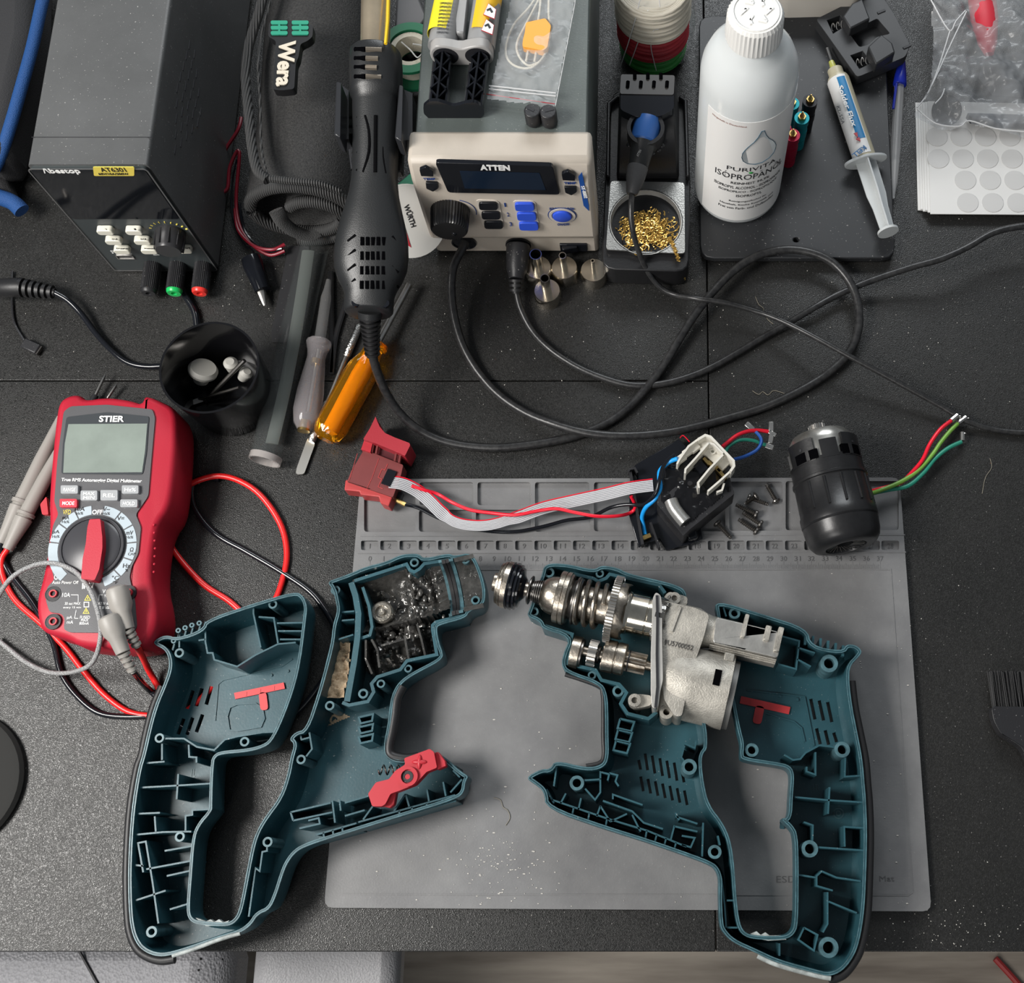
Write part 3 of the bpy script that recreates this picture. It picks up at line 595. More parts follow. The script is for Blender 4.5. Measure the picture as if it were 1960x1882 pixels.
# ================= motor =================
MB0, MB1 = P(1574, 862, .030), P(1609, 1004, .030); ml = (MB1-MB0).length
mt = thing('drill_motor', 'black brushless drill motor with three coloured wires lying on the mat corner', 'motor', (MB0+MB1)/2-V((0, 0, .03)))
def mo(prof, n=40): return lathe(B(), MB0, MB1, [(t, r) for t, r in prof], n)
MPL = mat('motor_plastic', (.014, .014, .015), .33, bump=.08, bs=400, var=.4, vs2=30)
part(mt, 'motor_can', mo([(-.20,.012),(-.19,.0200),(-.12,.0230),(-.05,.0240),(.3,.0240)]), mat('motor_steel', (.45, .44, .41), .3, .9, var=.3, vs2=120))
part(mt, 'motor_body', mo([(.18,.0225),(.20,.0258),(.40,.0262),(.41,.0272),(.44,.0272),(.45,.0262),(.84,.0268),(.86,.0276),(.97,.0276),(1.0,.0262)]), MPL)
part(mt, 'end_cap', mo([(.98,.0262),(1.0,.0272),(1.14,.0265),(1.22,.0252),(1.28,.0225),(1.305,.0180),(1.30,.0148),(1.24,.0140),(1.1,.0130)]), MPL)
MM = frame(MB0, MB1); b = B()
for k in range(24):
    a = 2*math.pi*k/24
    c = MM @ V((math.cos(a)*.0095, math.sin(a)*.0095, ml*1.27)); d = MM.to_3x3() @ V((math.cos(a+.5), math.sin(a+.5), .2)); tube(b, [c-d*.0045, c+d*.0045], .0004, 4, smooth=False)
part(mt, 'fan_blade', b, STEELD, label='ring of fan blades', kind=None)
b = B()
for a in (-2.6, -2.15, -1.7, -1.25, -.8, -.35, .1, .55, 1.0, 1.45, 1.9, 2.35):
    p = MM @ V((math.cos(a)*.0262, math.sin(a)*.0262, ml*.47)); q = MM @ V((math.cos(a)*.0266, math.sin(a)*.0266, ml*.82)); tube(b, [p, q], .0011, 6, smooth=False)
part(mt, 'body_rib', b, MPL)
def patch(a0, a1, t0, t1, r0, r1, m, name, n=8, label=None):
    b = B(); rs = []
    for i in range(n+1):
        a = a0+(a1-a0)*i/n; rs.append([MM @ V((math.cos(a)*r, math.sin(a)*r, ml*t)) for r, t in ((r0, t0), (r1, t0), (r1, t1), (r0, t1))])
    loft(b, rs); return part(mt, name, b, m, label=label)
up = 1.57
for a0, a1, t0, t1 in ((up+.34, up+1.05, .10, .225), (up-1.05, up-.34, .10, .225)): patch(a0, a1, t0, t1, .024, .02645, VOID, 'window_gap')
for a0 in (up+.62, up-.62): patch(a0-.05, a0+.05, .10, .23, .024, .0272, MPL, 'window_fin')
for a0, a1 in ((up-1.30, up-.42), (up+.42, up+1.30), (up+2.0, up+2.9), (up-2.9, up-2.0)): patch(a0, a1, -.06, .24, .023, .0262, MPL, 'shell_claw')
patch(up-.24, up+.24, .0, .24, .023, .0260, MPL, 'shell_tab')
for a in (up-.8, up+.8):
    b = B(); c = MM @ V((math.cos(a)*.0263, math.sin(a)*.0263, ml*.06)); e = MM @ V((math.cos(a)*.0266, math.sin(a)*.0266, ml*.06)); cyl(b, c, e, .0011); part(mt, 'pin_hole', b, INKB)
b = B(); rr = []
for k in range(12):
    for f, q in ((0, .0050), (.3, .0050), (.45, .0062), (.75, .0062)): rr.append((2*math.pi*(k+f)/12, q))
loft(b, [[MM @ V((math.cos(a)*q, math.sin(a)*q, t)) for a, q in rr] for t in (-ml*.34, -ml*.18)]); part(mt, 'pinion', b, STEEL)
def wire(root, pts, r, m, label=None, name='wire'):
    return part(root, name, tube(B(), [P(*q) for q in pts], r, 10), m, label=label)
GRN = mat('green_cable', (.02, .22, .15), .35); LIME = mat('lime_cable', (.16, .34, .05), .35); BLU = mat('blue_cable', (.01, .07, .30), .35); SKY = mat('bright_blue_cable', (.01, .30, .75), .35)
REDW = mat('red_wire', (.72, .01, .03), .3)
wire(mt, [(1652,944,.018),(1680,937,.01),(1722,925,.010),(1745,905,.012),(1766,880,.014),(1780,850,.014),(1800,822,.012),(1820,806,.009)], .0015, REDW, 'red wire')
wire(mt, [(1652,948,.020),(1682,940,.013),(1725,922,.012),(1758,900,.012),(1785,870,.012),(1800,848,.010),(1818,826,.008),(1833,811,.006)], .0016, LIME, 'lime green wire')
wire(mt, [(1650,952,.016),(1672,944,.010),(1700,938,.009),(1738,930,.010),(1768,905,.010),(1790,878,.010),(1815,858,.008),(1840,846,.006)], .0016, GRN, 'dark green wire')
for x0, y0, x1, y1, z in ((1821,805,1833,795,.009), (1834,810,1849,799,.006), (1842,844,1842,828,.006)):
    b = B(); tube(b, [P(x0, y0, z), P(x1, y1, z)], .0019, 8, smooth=False); part(mt, 'bullet_connector', b, STEEL)
    c = P(x1+4, y1+3, z); b = B(); tube(b, [c+V((math.cos(t)*.0016, 0, math.sin(t)*.0016)) for t in [i*.7 for i in range(9)]], .0003, 5, closed=True, k=2); part(mt, 'connector_loop', b, STEEL)
# ================= trigger switch, ribbon, controller =================
tr = thing('trigger_switch', 'red trigger switch block with ribbon cable above the mat corner', 'switch', P(720, 900))
BRN = mat('brown_red_plastic', (.16, .028, .028), .5, var=.12); CORAL = mat('switch_red', (.42, .045, .045), .45)
b = B(); plate(b, [pxround(XY([(697,860),(772,890),(768,908),(752,952),(664,922),(672,902)], .021), .001)], .0065, .021); part(tr, 'switch_body', b, BRN, bev=.0006)
b = B(); plate(b, [XY([(664,918),(752,949),(744,969),(728,963),(725,951),(690,947),(688,941),(659,938),(661,920)], .019)], .0055, .019); part(tr, 'switch_base', b, CORAL, bev=.0006)
b = B(); plate(b, [pxround(XY([(719,797),(722,806),(727,817),(737,829),(757,838),(784,848),(785,853),(775,873),(768,869),(720,849),(695,841),(708,820)], .028), .0008)], .004, .028); part(tr, 'trigger', b, mat('trigger_red', (.34, .018, .03), .5, bump=.1, bs=900), bev=.0008)
b = B(); plate(b, [XY([(697,843),(713,848),(709,866),(691,860)], .024)], .008, .024); part(tr, 'trigger_side', b, REDP)
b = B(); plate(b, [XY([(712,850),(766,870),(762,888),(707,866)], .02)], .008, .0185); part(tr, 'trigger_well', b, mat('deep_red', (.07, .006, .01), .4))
for x in (712, 720, 756, 764):
    b = B(); p = P(x+3, 850+(x-712)*.38, .022); q = P(x, 866+(x-712)*.38, .022); tube(b, [p, q], .0011, 6, smooth=False); part(tr, 'guide_pin', b, BRN)
b = B(); strip(b, XY([(684,868),(672,908),(668,921)], .0212), .0003, .0208, .0213); strip(b, XY([(725,878),(712,915),(702,936)], .0212), .0003, .0208, .0213); strip(b, XY([(742,888),(737,900),(731,898),(724,914),(731,917),(724,932),(733,936)], .0212), .0004, .0208, .0214); part(tr, 'mould_line', b, CORAL)
b = B(); box(b, P(745, 915, .0215), (.007, .012, .002), rz=-.35); part(tr, 'connector', b, BLKG)
b = B(); box(b, P(757, 950, .010), (.010, .007, .006), rz=-.3); part(tr, 'terminal_block', b, BLKG)
b = B(); tube(b, [P(750, 953, .013), P(760, 958, .013)], .0014, 6, smooth=False); tube(b, [P(760, 958, .013), P(776, 966, .012)], .0018, 8, smooth=False); part(tr, 'solder_joint', b, BRASS)
rp = [(745,922,.022),(772,926,.020),(800,940,.016),(822,958,.014),(842,978,.012),(868,998,.010),(900,1006,.010),(940,1005,.011),(990,990,.013),(1040,972,.015),(1100,958,.018),(1160,945,.022),(1205,934,.026),(1250,928,.028)]
for k in range(8):
    pts = []
    base = spl([P(*q) for q in rp], 3)
    for i, q in enumerate(base):
        t = (base[min(i+1, len(base)-1)]-base[max(i-1, 0)]); n = V((-t.y, t.x, 0)).normalized()
        tw = 1 if i < 12 else max(.5, 1-abs(i-18)/14); o = (k-3.5)*.00125*(.75 if 13 < i < 24 else 1); pts.append(q+n*o+V((0, 0, .0004*k if 13 < i < 24 else 0)))
    part(tr, 'ribbon_wire', tube(B(), pts, .00052 if k < 7 else .0004, 6, k=2), REDW if k == 7 else mat('ribbon_grey', (.50, .50, .52), .35), label='thin red edge wire' if k == 7 else None)
wire(tr, [(788,930,.018),(812,938,.016),(838,946,.012),(866,962,.014),(900,976,.014),(940,982,.015),(985,986,.018),(1030,978,.020),(1065,974,.022),(1100,981,.022),(1140,988,.022),(1180,988,.018),(1206,982,.011),(1216,970,.014),(1208,950,.022)], .0013, REDW, 'red power wire')
wire(tr, [(776,966,.012),(800,972,.010),(836,990,.008),(880,1006,.007),(930,1016,.007),(985,1018,.007),(1040,1008,.007),(1085,996,.008),(1130,990,.009),(1168,972,.012),(1200,966,.016),(1232,966,.022),(1254,946,.032),(1262,920,.036),(1268,896,.036),(1278,880,.036),(1292,870,.036)], .0014, BLKG, 'black power wire')
ct = thing('motor_controller', 'black potted motor controller board with white heat shield and loose wires', 'circuit board', P(1310, 950))
b = B(); plate(b, [XY([(1206,902),(1216,888),(1300,838),(1320,860),(1345,1030),(1322,1040),(1275,1052),(1262,1030),(1222,1046),(1204,985)], .010)], .0055, .008); part(ct, 'board_carrier', b, BLKG, bev=.0005)
b = B(); strip(b, XY([(1206,900),(1230,1042)], .014), .002, .006, .014); strip(b, XY([(1245,1000),(1262,1048)], .014), .0016, .006, .014); strip(b, XY([(1203,902),(1205,898),(1215,896),(1220,905)], .016), .0014, .006, .016); part(ct, 'carrier_rib', b, BLK)
b = B(); O = pxround(XY([(1276,888),(1350,835),(1394,905),(1406,945),(1320,1014),(1308,1026),(1257,964)], .030), .001)
plate(b, [O], .008, .030); part(ct, 'potting_box', b, BLK, bev=.0008)
b = B(); O2 = XY([(1276,893),(1345,845),(1390,905),(1400,940),(1322,1002),(1312,1010),(1262,958)], .030); field(b, [q for q in O2], lambda p: .0306+noise.fractal(V((p.x, p.y, 0))*140, 1, 2, 3)*.0012, .0012); part(ct, 'potting', b, mat('potting_resin', (.006, .006, .007), .16, bump=.4, bs=120), label='glossy black potting resin')
WF = mat('ivory_plastic', (.62, .60, .54), .4, var=.08)
def ivory(l, z0, z1, w=.0014, lab=None): part(ct, 'heat_shield_wall', strip(B(), XY(l, z1), w, z0, z1), WF)
ivory([(1336,841),(1350,833),(1360,836),(1404,882),(1405,892),(1398,902)], .030, .044, .0018)
ivory([(1398,902),(1376,922),(1355,940)], .030, .040); ivory([(1336,841),(1318,854),(1300,880),(1296,888)], .030, .042)
ivory([(1384,870),(1358,897),(1336,924),(1338,934)], .030, .045); ivory([(1356,848),(1332,876),(1312,898),(1311,906)], .030, .045)
ivory([(1356,848),(1366,850),(1384,868)], .030, .044); ivory([(1386,925),(1382,938),(1372,942)], .030, .036)
b = B(); plate(b, [XY([(1350,838),(1360,840),(1398,884),(1382,900),(1345,865),(1335,852)], .036)], .031, .0345); part(ct, 'heat_shield_floor', b, WF)
b = B(); c = P(1364, 866, .0345); ringtube(b, c, c+V((0, 0, .002)), .0022, .0012); part(ct, 'screw_post', b, WF)
b = B(); c = P(1340, 895, .032); box(b, c, (.007, .009, .005), rz=.7); part(ct, 'transistor', b, BLKG)
for x, y in ((1373,898),(1378,905),(1384,912),(1352,884),(1360,890)):
    b = B(); c = P(x, y, .034); box(b, c, (.0022, .006, .004), rz=.7); part(ct, 'contact', b, BRASS)
for x, y in ((1316,866),(1330,858),(1304,878)):
    b = B(); c = P(x, y, .034); box(b, c, (.005, .007, .005), rz=-.9); part(ct, 'shield_clip', b, WF, bev=.0005)
b = B(); tube(b, [P(1284, 958, .031), P(1290, 972, .031), P(1300, 986, .031), P(1312, 1000, .031)], .0048, 14); part(ct, 'capacitor', b, mat('capacitor_grey', (.33, .33, .32), .35, .6, bump=.4, bs=200), label='grey sealed capacitor')
b = B(); plate(b, [pxround(XY([(1300,1020),(1318,1004),(1330,1006),(1312,1030),(1305,1030)], .02), .001)], .012, .02); part(ct, 'box_corner', b, BLK)
b = B(); box(b, P(1324, 1024, .012), (.008, .008, .008), rz=.3); part(ct, 'carrier_lug', b, BLKG, bev=.0015)
wire(ct, [(1297,878,.038),(1280,885,.034),(1264,900,.032),(1262,915,.032),(1264,935,.030),(1254,955,.028),(1236,972,.022),(1229,990,.014),(1232,1008,.010),(1235,1024,.010)], .0016, SKY, 'bright blue wire')
b = B(); box(b, P(1238, 1028, .011), (.006, .003, .003), rz=.4); part(ct, 'solder_tip', b, BRASS)
wire(ct, [(1382,856,.034),(1392,848,.030),(1410,834,.026),(1430,826,.022),(1450,824,.018),(1470,826,.015)], .0015, REDW, 'red motor wire')
wire(ct, [(1388,866,.034),(1396,854,.028),(1416,843,.024),(1440,843,.020),(1460,850,.016),(1466,852,.014)], .0013, GRN, 'green motor wire')
wire(ct, [(1404,880,.034),(1425,874,.028),(1448,862,.024),(1457,848,.022),(1455,836,.020),(1442,822,.018)], .0013, BLU, 'blue motor wire')
for x0, y0, x1, y1, w1 in ((1442,822,1428,811,.004), (1472,826,1485,834,.003), (1476,826,1476,808,.0035), (1466,852,1480,858,.004), (1474,848,1477,830,.0035)):
    b = B(); a, c = P(x0, y0, .016), P(x1, y1, .015); d = c-a; box(b, (a+c)/2, (d.length, w1, .0012), rz=math.atan2(d.y, d.x)); part(ct, 'spade_terminal', b, STEEL, bev=.0003)
tube(b := B(), [P(1302, 838, .008), P(1308, 834, .014), P(1320, 846, .02)], .0004, 5); part(ct, 'frayed_strand', b, REDW)
# ================= screws =================
SCR = mat('black_screw', (.16, .15, .14), .32, .9)
def screw_proto(name, label, A, Bp, first=None, r=.0019):
    a, b_ = P(*A), P(*Bp); L_ = .0135 if first is None else None
    d = (b_-a)
    if first is None:
        t = thing(name, label, 'screw', (0, 0, 0), 'loose housing screws')
        b = B(); lathe(b, (0, 0, 0), (0, 0, .0022), [(0, .0024), (.3, .0032), (.8, .0032), (1, .0026)], 16); b2 = part(t, 'screw_head', b, SCR)
        b = B(); prof = [(0, .0016)]
        n = 11
        for i in range(n):
            z0 = (i+.3)/n; prof += [(z0, .0012), (z0+.45/n, .0019*(1 if i < n-2 else .8))]
        prof.append((1, .0005)); lathe(b, (0, 0, .002), (0, 0, .0175), prof, 12); part(t, 'screw_thread', b, SCR)
    else:
        t = first.copy(); COL.objects.link(t); t['label'] = label
        for ch in list(first.children): c = ch.copy(); COL.objects.link(c); c.parent = t
    t.location = a; t.rotation_euler = d.to_track_quat('Z', 'Y').to_euler(); k = d.length/.0175; t.scale = (1, 1, k)
    return t
zs = .0040
SL = [((1449,948,.0095),(1426,965,.0045),'stubby black screw lying across another beside the controller'),
 ((1431,952,.0045),(1471,966,.0045),'black screw lying under the stubby screw'), ((1487,962,.0045),(1467,927,.0045),'black screw nearest the motor, head down'),
 ((1450,986,.0048),(1408,966,.0045),'dusty black screw, uppermost of three parallel ones'), ((1458,1005,.0048),(1421,981,.0045),'black screw, middle of three parallel ones'),
 ((1450,1019,.0048),(1413,994,.0045),'black screw, lowest of three parallel ones'), ((1371,1000,.0075),(1400,1031,.0070),'single black screw apart from the others beside the controller corner')]
f0 = None
for A, Bp, l in SL:
    q = screw_proto('housing_screw', l, A, Bp, f0); f0 = f0 or q
# ================= multimeter =================
mm = thing('multimeter', 'red and grey digital multimeter lying face up at the left', 'multimeter', P(215, 1000))
zt = .046
O = XY([(128,755),(150,752),(160,764),(200,757),(248,763),(270,772),(274,752),(312,768),(330,778),(338,800),(336,860),(330,930),(322,972),(300,1000),(290,1060),(288,1110),(298,1150),(300,1190),(284,1226),(262,1242),(150,1238),(128,1222),(84,1212),(70,1195),(66,1150),(78,1110),(88,1060),(92,1000),(90,960),(96,880),(104,800),(110,768)], zt)
O = orient(chaikin(O, 2)); b = B()
loft(b, [[q.to_3d()+V((0, 0, z)) for q in offs(O, d)] for d, z in ((.004, 0), (.0015, .006), (0, .014), (0, zt-.005), (.0012, zt-.0015), (.004, zt))])
part(mm, 'rubber_case', b, RED, ang=60)
FACE = mat('meter_face', (.075, .075, .08), .45, bump=.1, bs=1500)
f = PZ(zt+.0012)
b = B(); O = XY([(122,788),(135,778),(205,775),(292,784),(297,800),(290,880),(284,950),(260,985),(270,1010),(265,1060),(252,1085),(248,1105),(258,1150),(262,1200),(255,1212),(134,1211),(122,1205),(124,1185),(118,1175),(95,1172),(88,1150),(90,1125),(104,1110),(98,1085),(96,1040),(102,1005),(112,985),(104,960),(110,880)], zt+.001)
plate(b, [pxround(O, .002)], zt-.001, zt+.0012); part(mm, 'face_plate', b, FACE, bev=.0003)
b = B(); plate(b, [pxround(XY([(127,798),(205,789),(285,797),(280,868),(273,908),(117,907),(120,850)], zt+.002), .002)], zt, zt+.0018); part(mm, 'display_bezel', b, mat('bezel_dark', (.05, .055, .06), .15))
b = B(); plate(b, [XY([(131,812),(282,811),(278,862),(272,904),(121,905),(124,850)], zt+.002)], zt, zt+.0021); part(mm, 'display', b, mat('lcd_green_grey', (.20, .235, .21), .3, var=.12, vs2=30, spec=.3), label='blank grey-green display')
f2_ = PZ(zt+.0022)
tx(mm, 'STIER', (189,808), (237,808), (189,796), f2_, INKW, bold=.03, name='brand_lettering')
tx(mm, 'True RMS Autoranging Digital Multimeter', (117,923), (271,926), (117,915), f, INKW, bold=.02)
BTN = mat('meter_button', (.30, .31, .32), .4)
for x0, y0, x1, y1, s, m in ((116,929,149,945,'RANGE',BTN),(154,939,186,958,'MAX',BTN),(192,938,225,958,'REL',BTN),(233,929,265,945,'Hz%',BTN),(230,956,263,971,'HOLD',BTN),(114,955,147,971,'MODE',mat('meter_red_button', (.55, .03, .05), .4))):
    b = B(); plate(b, [cell(x0, y0, x1, y1, .001, zt+.004)], zt, zt+.004); part(mm, 'button', b, m, bev=.0004)
    for k, (t, ya) in enumerate((('MAX', 948), ('MIN', 956)) if s == 'MAX' else ((s, (y0+y1)/2+4),)): tx(mm, t, (x0+5, ya), (x1-5, ya), (x0+5, ya-(6 if s == 'MAX' else 7)), PZ(zt+.004), INKW, bold=.01)
tx(mm, 'VFD', (120,985), (135,985), (120,976), f, mat('yellow_ink', (.8, .65, .1), .5)); tx(mm, 'OFF', (176,985), (196,985), (176,976), f, INKW, bold=.02)
dc = (177, 1048); zf = zt+.0012; fc = P(*dc, zf); s_ = sc(*dc, zf)
SEG = mat('meter_scale', (.36, .42, .46), .5)
def arcp(a0, a1, r0, r1, n=8):
    pts = [(fc.x+math.cos(math.radians(a0+(a1-a0)*i/n))*r1*s_, fc.y+math.sin(math.radians(a0+(a1-a0)*i/n))*r1*s_) for i in range(n+1)]
    return pts+[(fc.x+math.cos(math.radians(a1+(a0-a1)*i/n))*r0*s_, fc.y+math.sin(math.radians(a1+(a0-a1)*i/n))*r0*s_) for i in range(n+1)]
segs = [(99, 120, '10A'), (122, 145, 'mA'), (147, 172, '\u00b5A'), (174, 232, ''), (58, 81, 'V~'), (33, 56, 'V='), (8, 31, 'mV'), (-17, 6, '\u03a9'), (-42, -19, 'Hz'), (-66, -44, '\u00b0C')]
for a0, a1, t in segs:
    b = B(); plate(b, [arcp(a0, a1, 66, 84)], zf, zf+.0003); part(mm, 'scale_segment', b, SEG)
    if t:
        am = math.radians((a0+a1)/2); cx, cy = dc[0]+math.cos(am)*75, dc[1]-math.sin(am)*75; w1 = 3.3*len(t); tx(mm, t, (cx-w1, cy+1), (cx+w1, cy+1), (cx-w1, cy-7), PZ(zf+.0003), INKB, bold=.01)
        u_ = {'\u03a9': 'CAP', '\u00b0C': '\u00b0F', 'Hz': '%', 'V=': None}.get(t, 'Hz%')
        if u_: w1 = 2.3*len(u_); tx(mm, u_, (cx-w1, cy+8), (cx+w1, cy+8), (cx-w1, cy+3), PZ(zf+.0003), INKB)
b = B(); ringtube(b, fc, fc+V((0, 0, .0022)), 62*s_, 56*s_, 48); part(mm, 'dial_ring', b, mat('dial_ring', (.04, .04, .045), .25), bev=.0004)
b = B(); lathe(b, fc, fc+V((0, 0, .003)), [(0, 56*s_), (.6, 55*s_), (1, 50*s_)], 40); part(mm, 'dial_disc', b, mat('dial_disc', (.045, .045, .05), .32))
b = B(); O = [P(x, y, zt+.010).xy for x, y in ((171,994),(192,993),(196,1030),(196,1050),(190,1090),(181,1111),(155,1108),(158,1070),(164,1040),(167,1010))]
plate(b, [pxround(O, .001)], zt, zt+.010); part(mm, 'dial_pointer', b, RED, bev=.001)
tx(mm, 'Auto Power Off', (100,1118), (150,1118), (100,1112), f, INKW)
tx(mm, 'C E', (103,1110), (118,1110), (103,1098), f, INKW, bold=.01); tx(mm, 'IP67', (157,1128), (181,1126), (157,1116), f, INKW, bold=.04)
YI = mat('yellow_ink', (.8, .65, .1), .5)
for s, x0, y0, w1, h in (('10A',119,1143,15,8),('30 sec MAX',124,1158,30,5),('every 15 min',121,1166,34,5),('\u00b5A',128,1186,10,7),('mA',128,1194,12,6),('FUSED',153,1185,19,6),('MAX',155,1190,14,5),('800mA',152,1196,18,5),('CAT IV 600V',184,1158,32,5),('CAT III 1000V',182,1166,34,5),('V \u03a9',196,1136,14,8),('Temp',199,1145,14,6)):
    tx(mm, s, (x0,y0), (x0+w1,y0), (x0,y0-h), f, INKW)
def tri(m, cx, cy, r, nm='warning_symbol'):
    b = B(); q = XY([(cx,cy-r),(cx+r,cy+r*.8),(cx-r,cy+r*.8)], zf); strip(b, q, .0005, zf, zf+.0002, True); strip(b, XY([(cx,cy-r*.3),(cx,cy+r*.4)], zf), .0006, zf, zf+.0002); part(mm, nm, b, m)
tri(YI, 168, 1145, 5.5); tri(YI, 165, 1170, 5.5)
b = B(); strip(b, XY([(161,1153),(170,1153),(170,1162),(161,1162)], zf), .0005, zf, zf+.0002, True); strip(b, XY([(136,1139),(150,1139),(150,1153)], zf), .0003, zf, zf+.0002); strip(b, XY([(146,1168),(143,1184),(150,1184)], zf), .0003, zf, zf+.0002); strip(b, XY([(189,1150),(190,1139),(197,1139)], zf), .0003, zf, zf+.0002); part(mm, 'symbol_lines', b, INKW)
for x, y in ((103,1138),(103,1191),(247,1136)):
    c = P(x, y, zt); b = B(); ringtube(b, c, c+V((0, 0, .0016)), 15*s_, 13.5*s_); plate(b, [circ(c, 14*s_, 24)], zt, zt+.0013); part(mm, 'jack', b, INKB)
    b = B(); ringtube(b, c+V((.0006, 0, .001)), c+V((.0006, 0, .0030)), 7.5*s_, 5*s_); part(mm, 'jack_socket', b, REDP)
# grips on the right flank
for i in range(7): b = B(); c = P(292-abs(i-3)*.8+5, 1005+i*15, zt); sphere(b, c, .0009); part(mm, 'grip_stud', b, RED)
# ---- leads
PRB = mat('probe_grey', (.27, .255, .235), .45)
def plug(root, tip, tail, z, w0):
    a, c = P(*tip, z+.004), P(*tail, z-.002); b = B()
    lathe(b, a, c, [(0, w0*.55), (.05, w0*.9), (.15, w0), (.45, w0), (.62, w0*.72), (1, w0*.62)], 10, sy=.9); part(root, 'plug_body', b, PRB, bev=.0004)
def relief(root, A, Bp, r0, r1, m, n=4, name='strain_relief'):
    A, Bp = V(A), V(Bp); pr = []
    for i in range(n): t = i/n; r = r0+(r1-r0)*t; pr += [(t, r), (t+.55/n, r*.98), (t+.56/n, r*.6), (t+.98/n, r*.6)]
    b = B(); lathe(b, A, Bp, pr, 14); part(root, name, b, m)
def probe(root, tipp, mid, tail, r, tip2):
    A, M1, T = P(*tipp), P(*mid), P(*tail)
    b = B(); lathe(b, M1, T, [(0, r*.7), (.02, r*.85), (.3, r), (.34, r*1.15), (.37, r*1.15), (.38, r*.9), (.42, r*.9), (.43, r*1.1), (.8, r*.75), (1, r*.6)], 16); part(root, 'probe_handle', b, PRB)
bl = thing('test_lead', 'black multimeter test lead with grey probe, partly under the meter', 'test lead', P(60, 1100), 'multimeter test leads')
rl = thing('test_lead', 'red multimeter test lead with grey probe, looping beside the meter', 'test lead', P(70, 1100), 'multimeter test leads')
for rt, h0, h1, tip in ((bl, (118,800,.007), (2,1040,.007), ((180,762),(204,712))), (rl, (122,848,.007), (14,1052,.008), ((206,762),(225,733)))):
    A, T = P(*h0), P(*h1); r = .0050
    b = B(); lathe(b, A, T, [(0, r*.7), (.35, r), (.66, r*1.05), (.665, r*1.3), (.69, r*1.3), (.695, r*1.05), (.71, r*1.05), (.715, r*1.25), (.75, r*1.2), (.9, r*.9), (1, r*.75)], 18); part(rt, 'probe_handle', b, PRB)
    a, c = P(*tip[0], .006), P(*tip[1], .008); b = B(); lathe(b, a, c, [(0, .0012), (.75, .0012), (.8, .0009), (1, .0001)], 10); part(rt, 'probe_tip', b, STEEL)
    if rt is bl: b = B(); cyl(b, P(172,778,.006), P(183,757,.006), .0031, r2=.0024); part(rt, 'probe_collar', b, BLK)
b = B(); plate(b, [pxround(XY([(76,965),(88,950),(92,985),(80,985)], .014), .001)], .010, .0135); part(rl, 'red_grip_spot', b, REDP)
z = .0022
def lead(root, pts, r, m, nm='lead_cable'): part(root, nm, tube(B(), [P(*q) for q in pts], r, 10), m)
lead(bl, [(2,1040,.006),(2,1062,.004),(20,1100,z),(62,1155,z),(100,1225,z),(118,1290,z),(150,1335,z),(190,1365,z),(240,1372,z),(300,1369,.003)], .0021, BLKG)
lead(rl, [(14,1052,.006),(3,1072,.005),(6,1105,.003),(30,1150,z),(80,1195,z),(125,1240,z),(160,1285,z),(200,1330,z),(245,1362,z),(290,1370,.003),(330,1366,z),(362,1330,z)], .0021, REDC)
lead(bl, [(255,1286,.047),(272,1308,.020),(285,1320,.006),(300,1335,z),(360,1400,z),(480,1400,z),(560,1370,z),(620,1300,z),(650,1240,z),(640,1200,.003),(620,1165,.003),(590,1130,.0025),(530,1090,z),(470,1055,z),(410,1020,z),(372,970,z),(370,925,z),(395,915,z),(420,918,z)], .0022, BLKG)
lead(rl, [(263,1239,.047),(275,1262,.026),(284,1282,.012),(300,1310,.004),(330,1362,z),(372,1350,z),(460,1250,z),(515,1170,z),(538,1120,z),(549,1060,z),(535,1000,.003),(490,940,.005),(430,912,.006),(375,922,.005),(330,955,.004),(318,1000,z),(330,1050,z),(385,1115,z),(440,1152,z),(480,1190,z)], .0022, REDC)
for rt, a, c, d in ((rl, (222,1122), (244,1205), (264,1240)), (bl, (206,1178), (236,1250), (256,1288))):
    plug(rt, a, c, zt+.012, .0078); relief(rt, P(*c, zt+.010), P(*d, .048), .0042, .0032, PRB)
# braided cord
lpz = .052
b = B(); cordp = [(-8,1150,.03),(20,1108,.05),(60,1084,lpz),(100,1078,lpz),(140,1092,lpz),(168,1122,lpz),(184,1160,lpz),(193,1205,lpz),(186,1250,.045),(168,1276,.035),(130,1288,.02),(90,1286,.012),(50,1268,.008),(20,1245,.006),(-8,1222,.005)]
tube(b, [P(*q) for q in cordp], .0016, 10)
o = solo('braided_cord', 'thin grey braided cord looping over the multimeter', 'cord', b, mat('braid', (.03, .03, .03), .6, bump=1, bs=1400, col2=(.55, .55, .55), vs2=1500))
# ================= bench power supply =================
ps = thing('power_supply', 'tall black bench power supply with yellow label and black, green, red posts', 'power supply', (-.383, .6, 0))
Yf = .468; X0, X1, ZT = -.4235, -.3425, .147
PSB = mat('power_supply_case', (.085, .087, .088), .4, bump=.1, bs=900, dust=.5, var=.15, vs2=14)
b = B(); plate(b, [rrect(X0, 0, X1, ZT, .003)], 0, 0); bm = b
bm.free(); b = B(); sec = rrect(X0, .002, X1, ZT, .003)
loft(b, [[V((q.x, y, q.y)) for q in sec] for y in (Yf, Yf+.28)]); part(ps, 'case', b, PSB, ang=50)
b = B(); strip(b, [(X0, 0), (X1, 0)], .0004, 0, .0003, M=Matrix.Translation((0, Yf+.021, ZT-.0001))); part(ps, 'lid_seam', b, INKB)
F_ = lambda px, py: PY(px, py, Yf-.003)
b = B(); q = rrect(X0+.0012, .0035, X1-.0012, ZT-.0015, .003); loft(b, [[V((p.x, y, p.y)) for p in q] for y in (Yf-.003, Yf+.001)]); part(ps, 'front_panel', b, mat('panel_charcoal', (.042, .05, .052), .4))
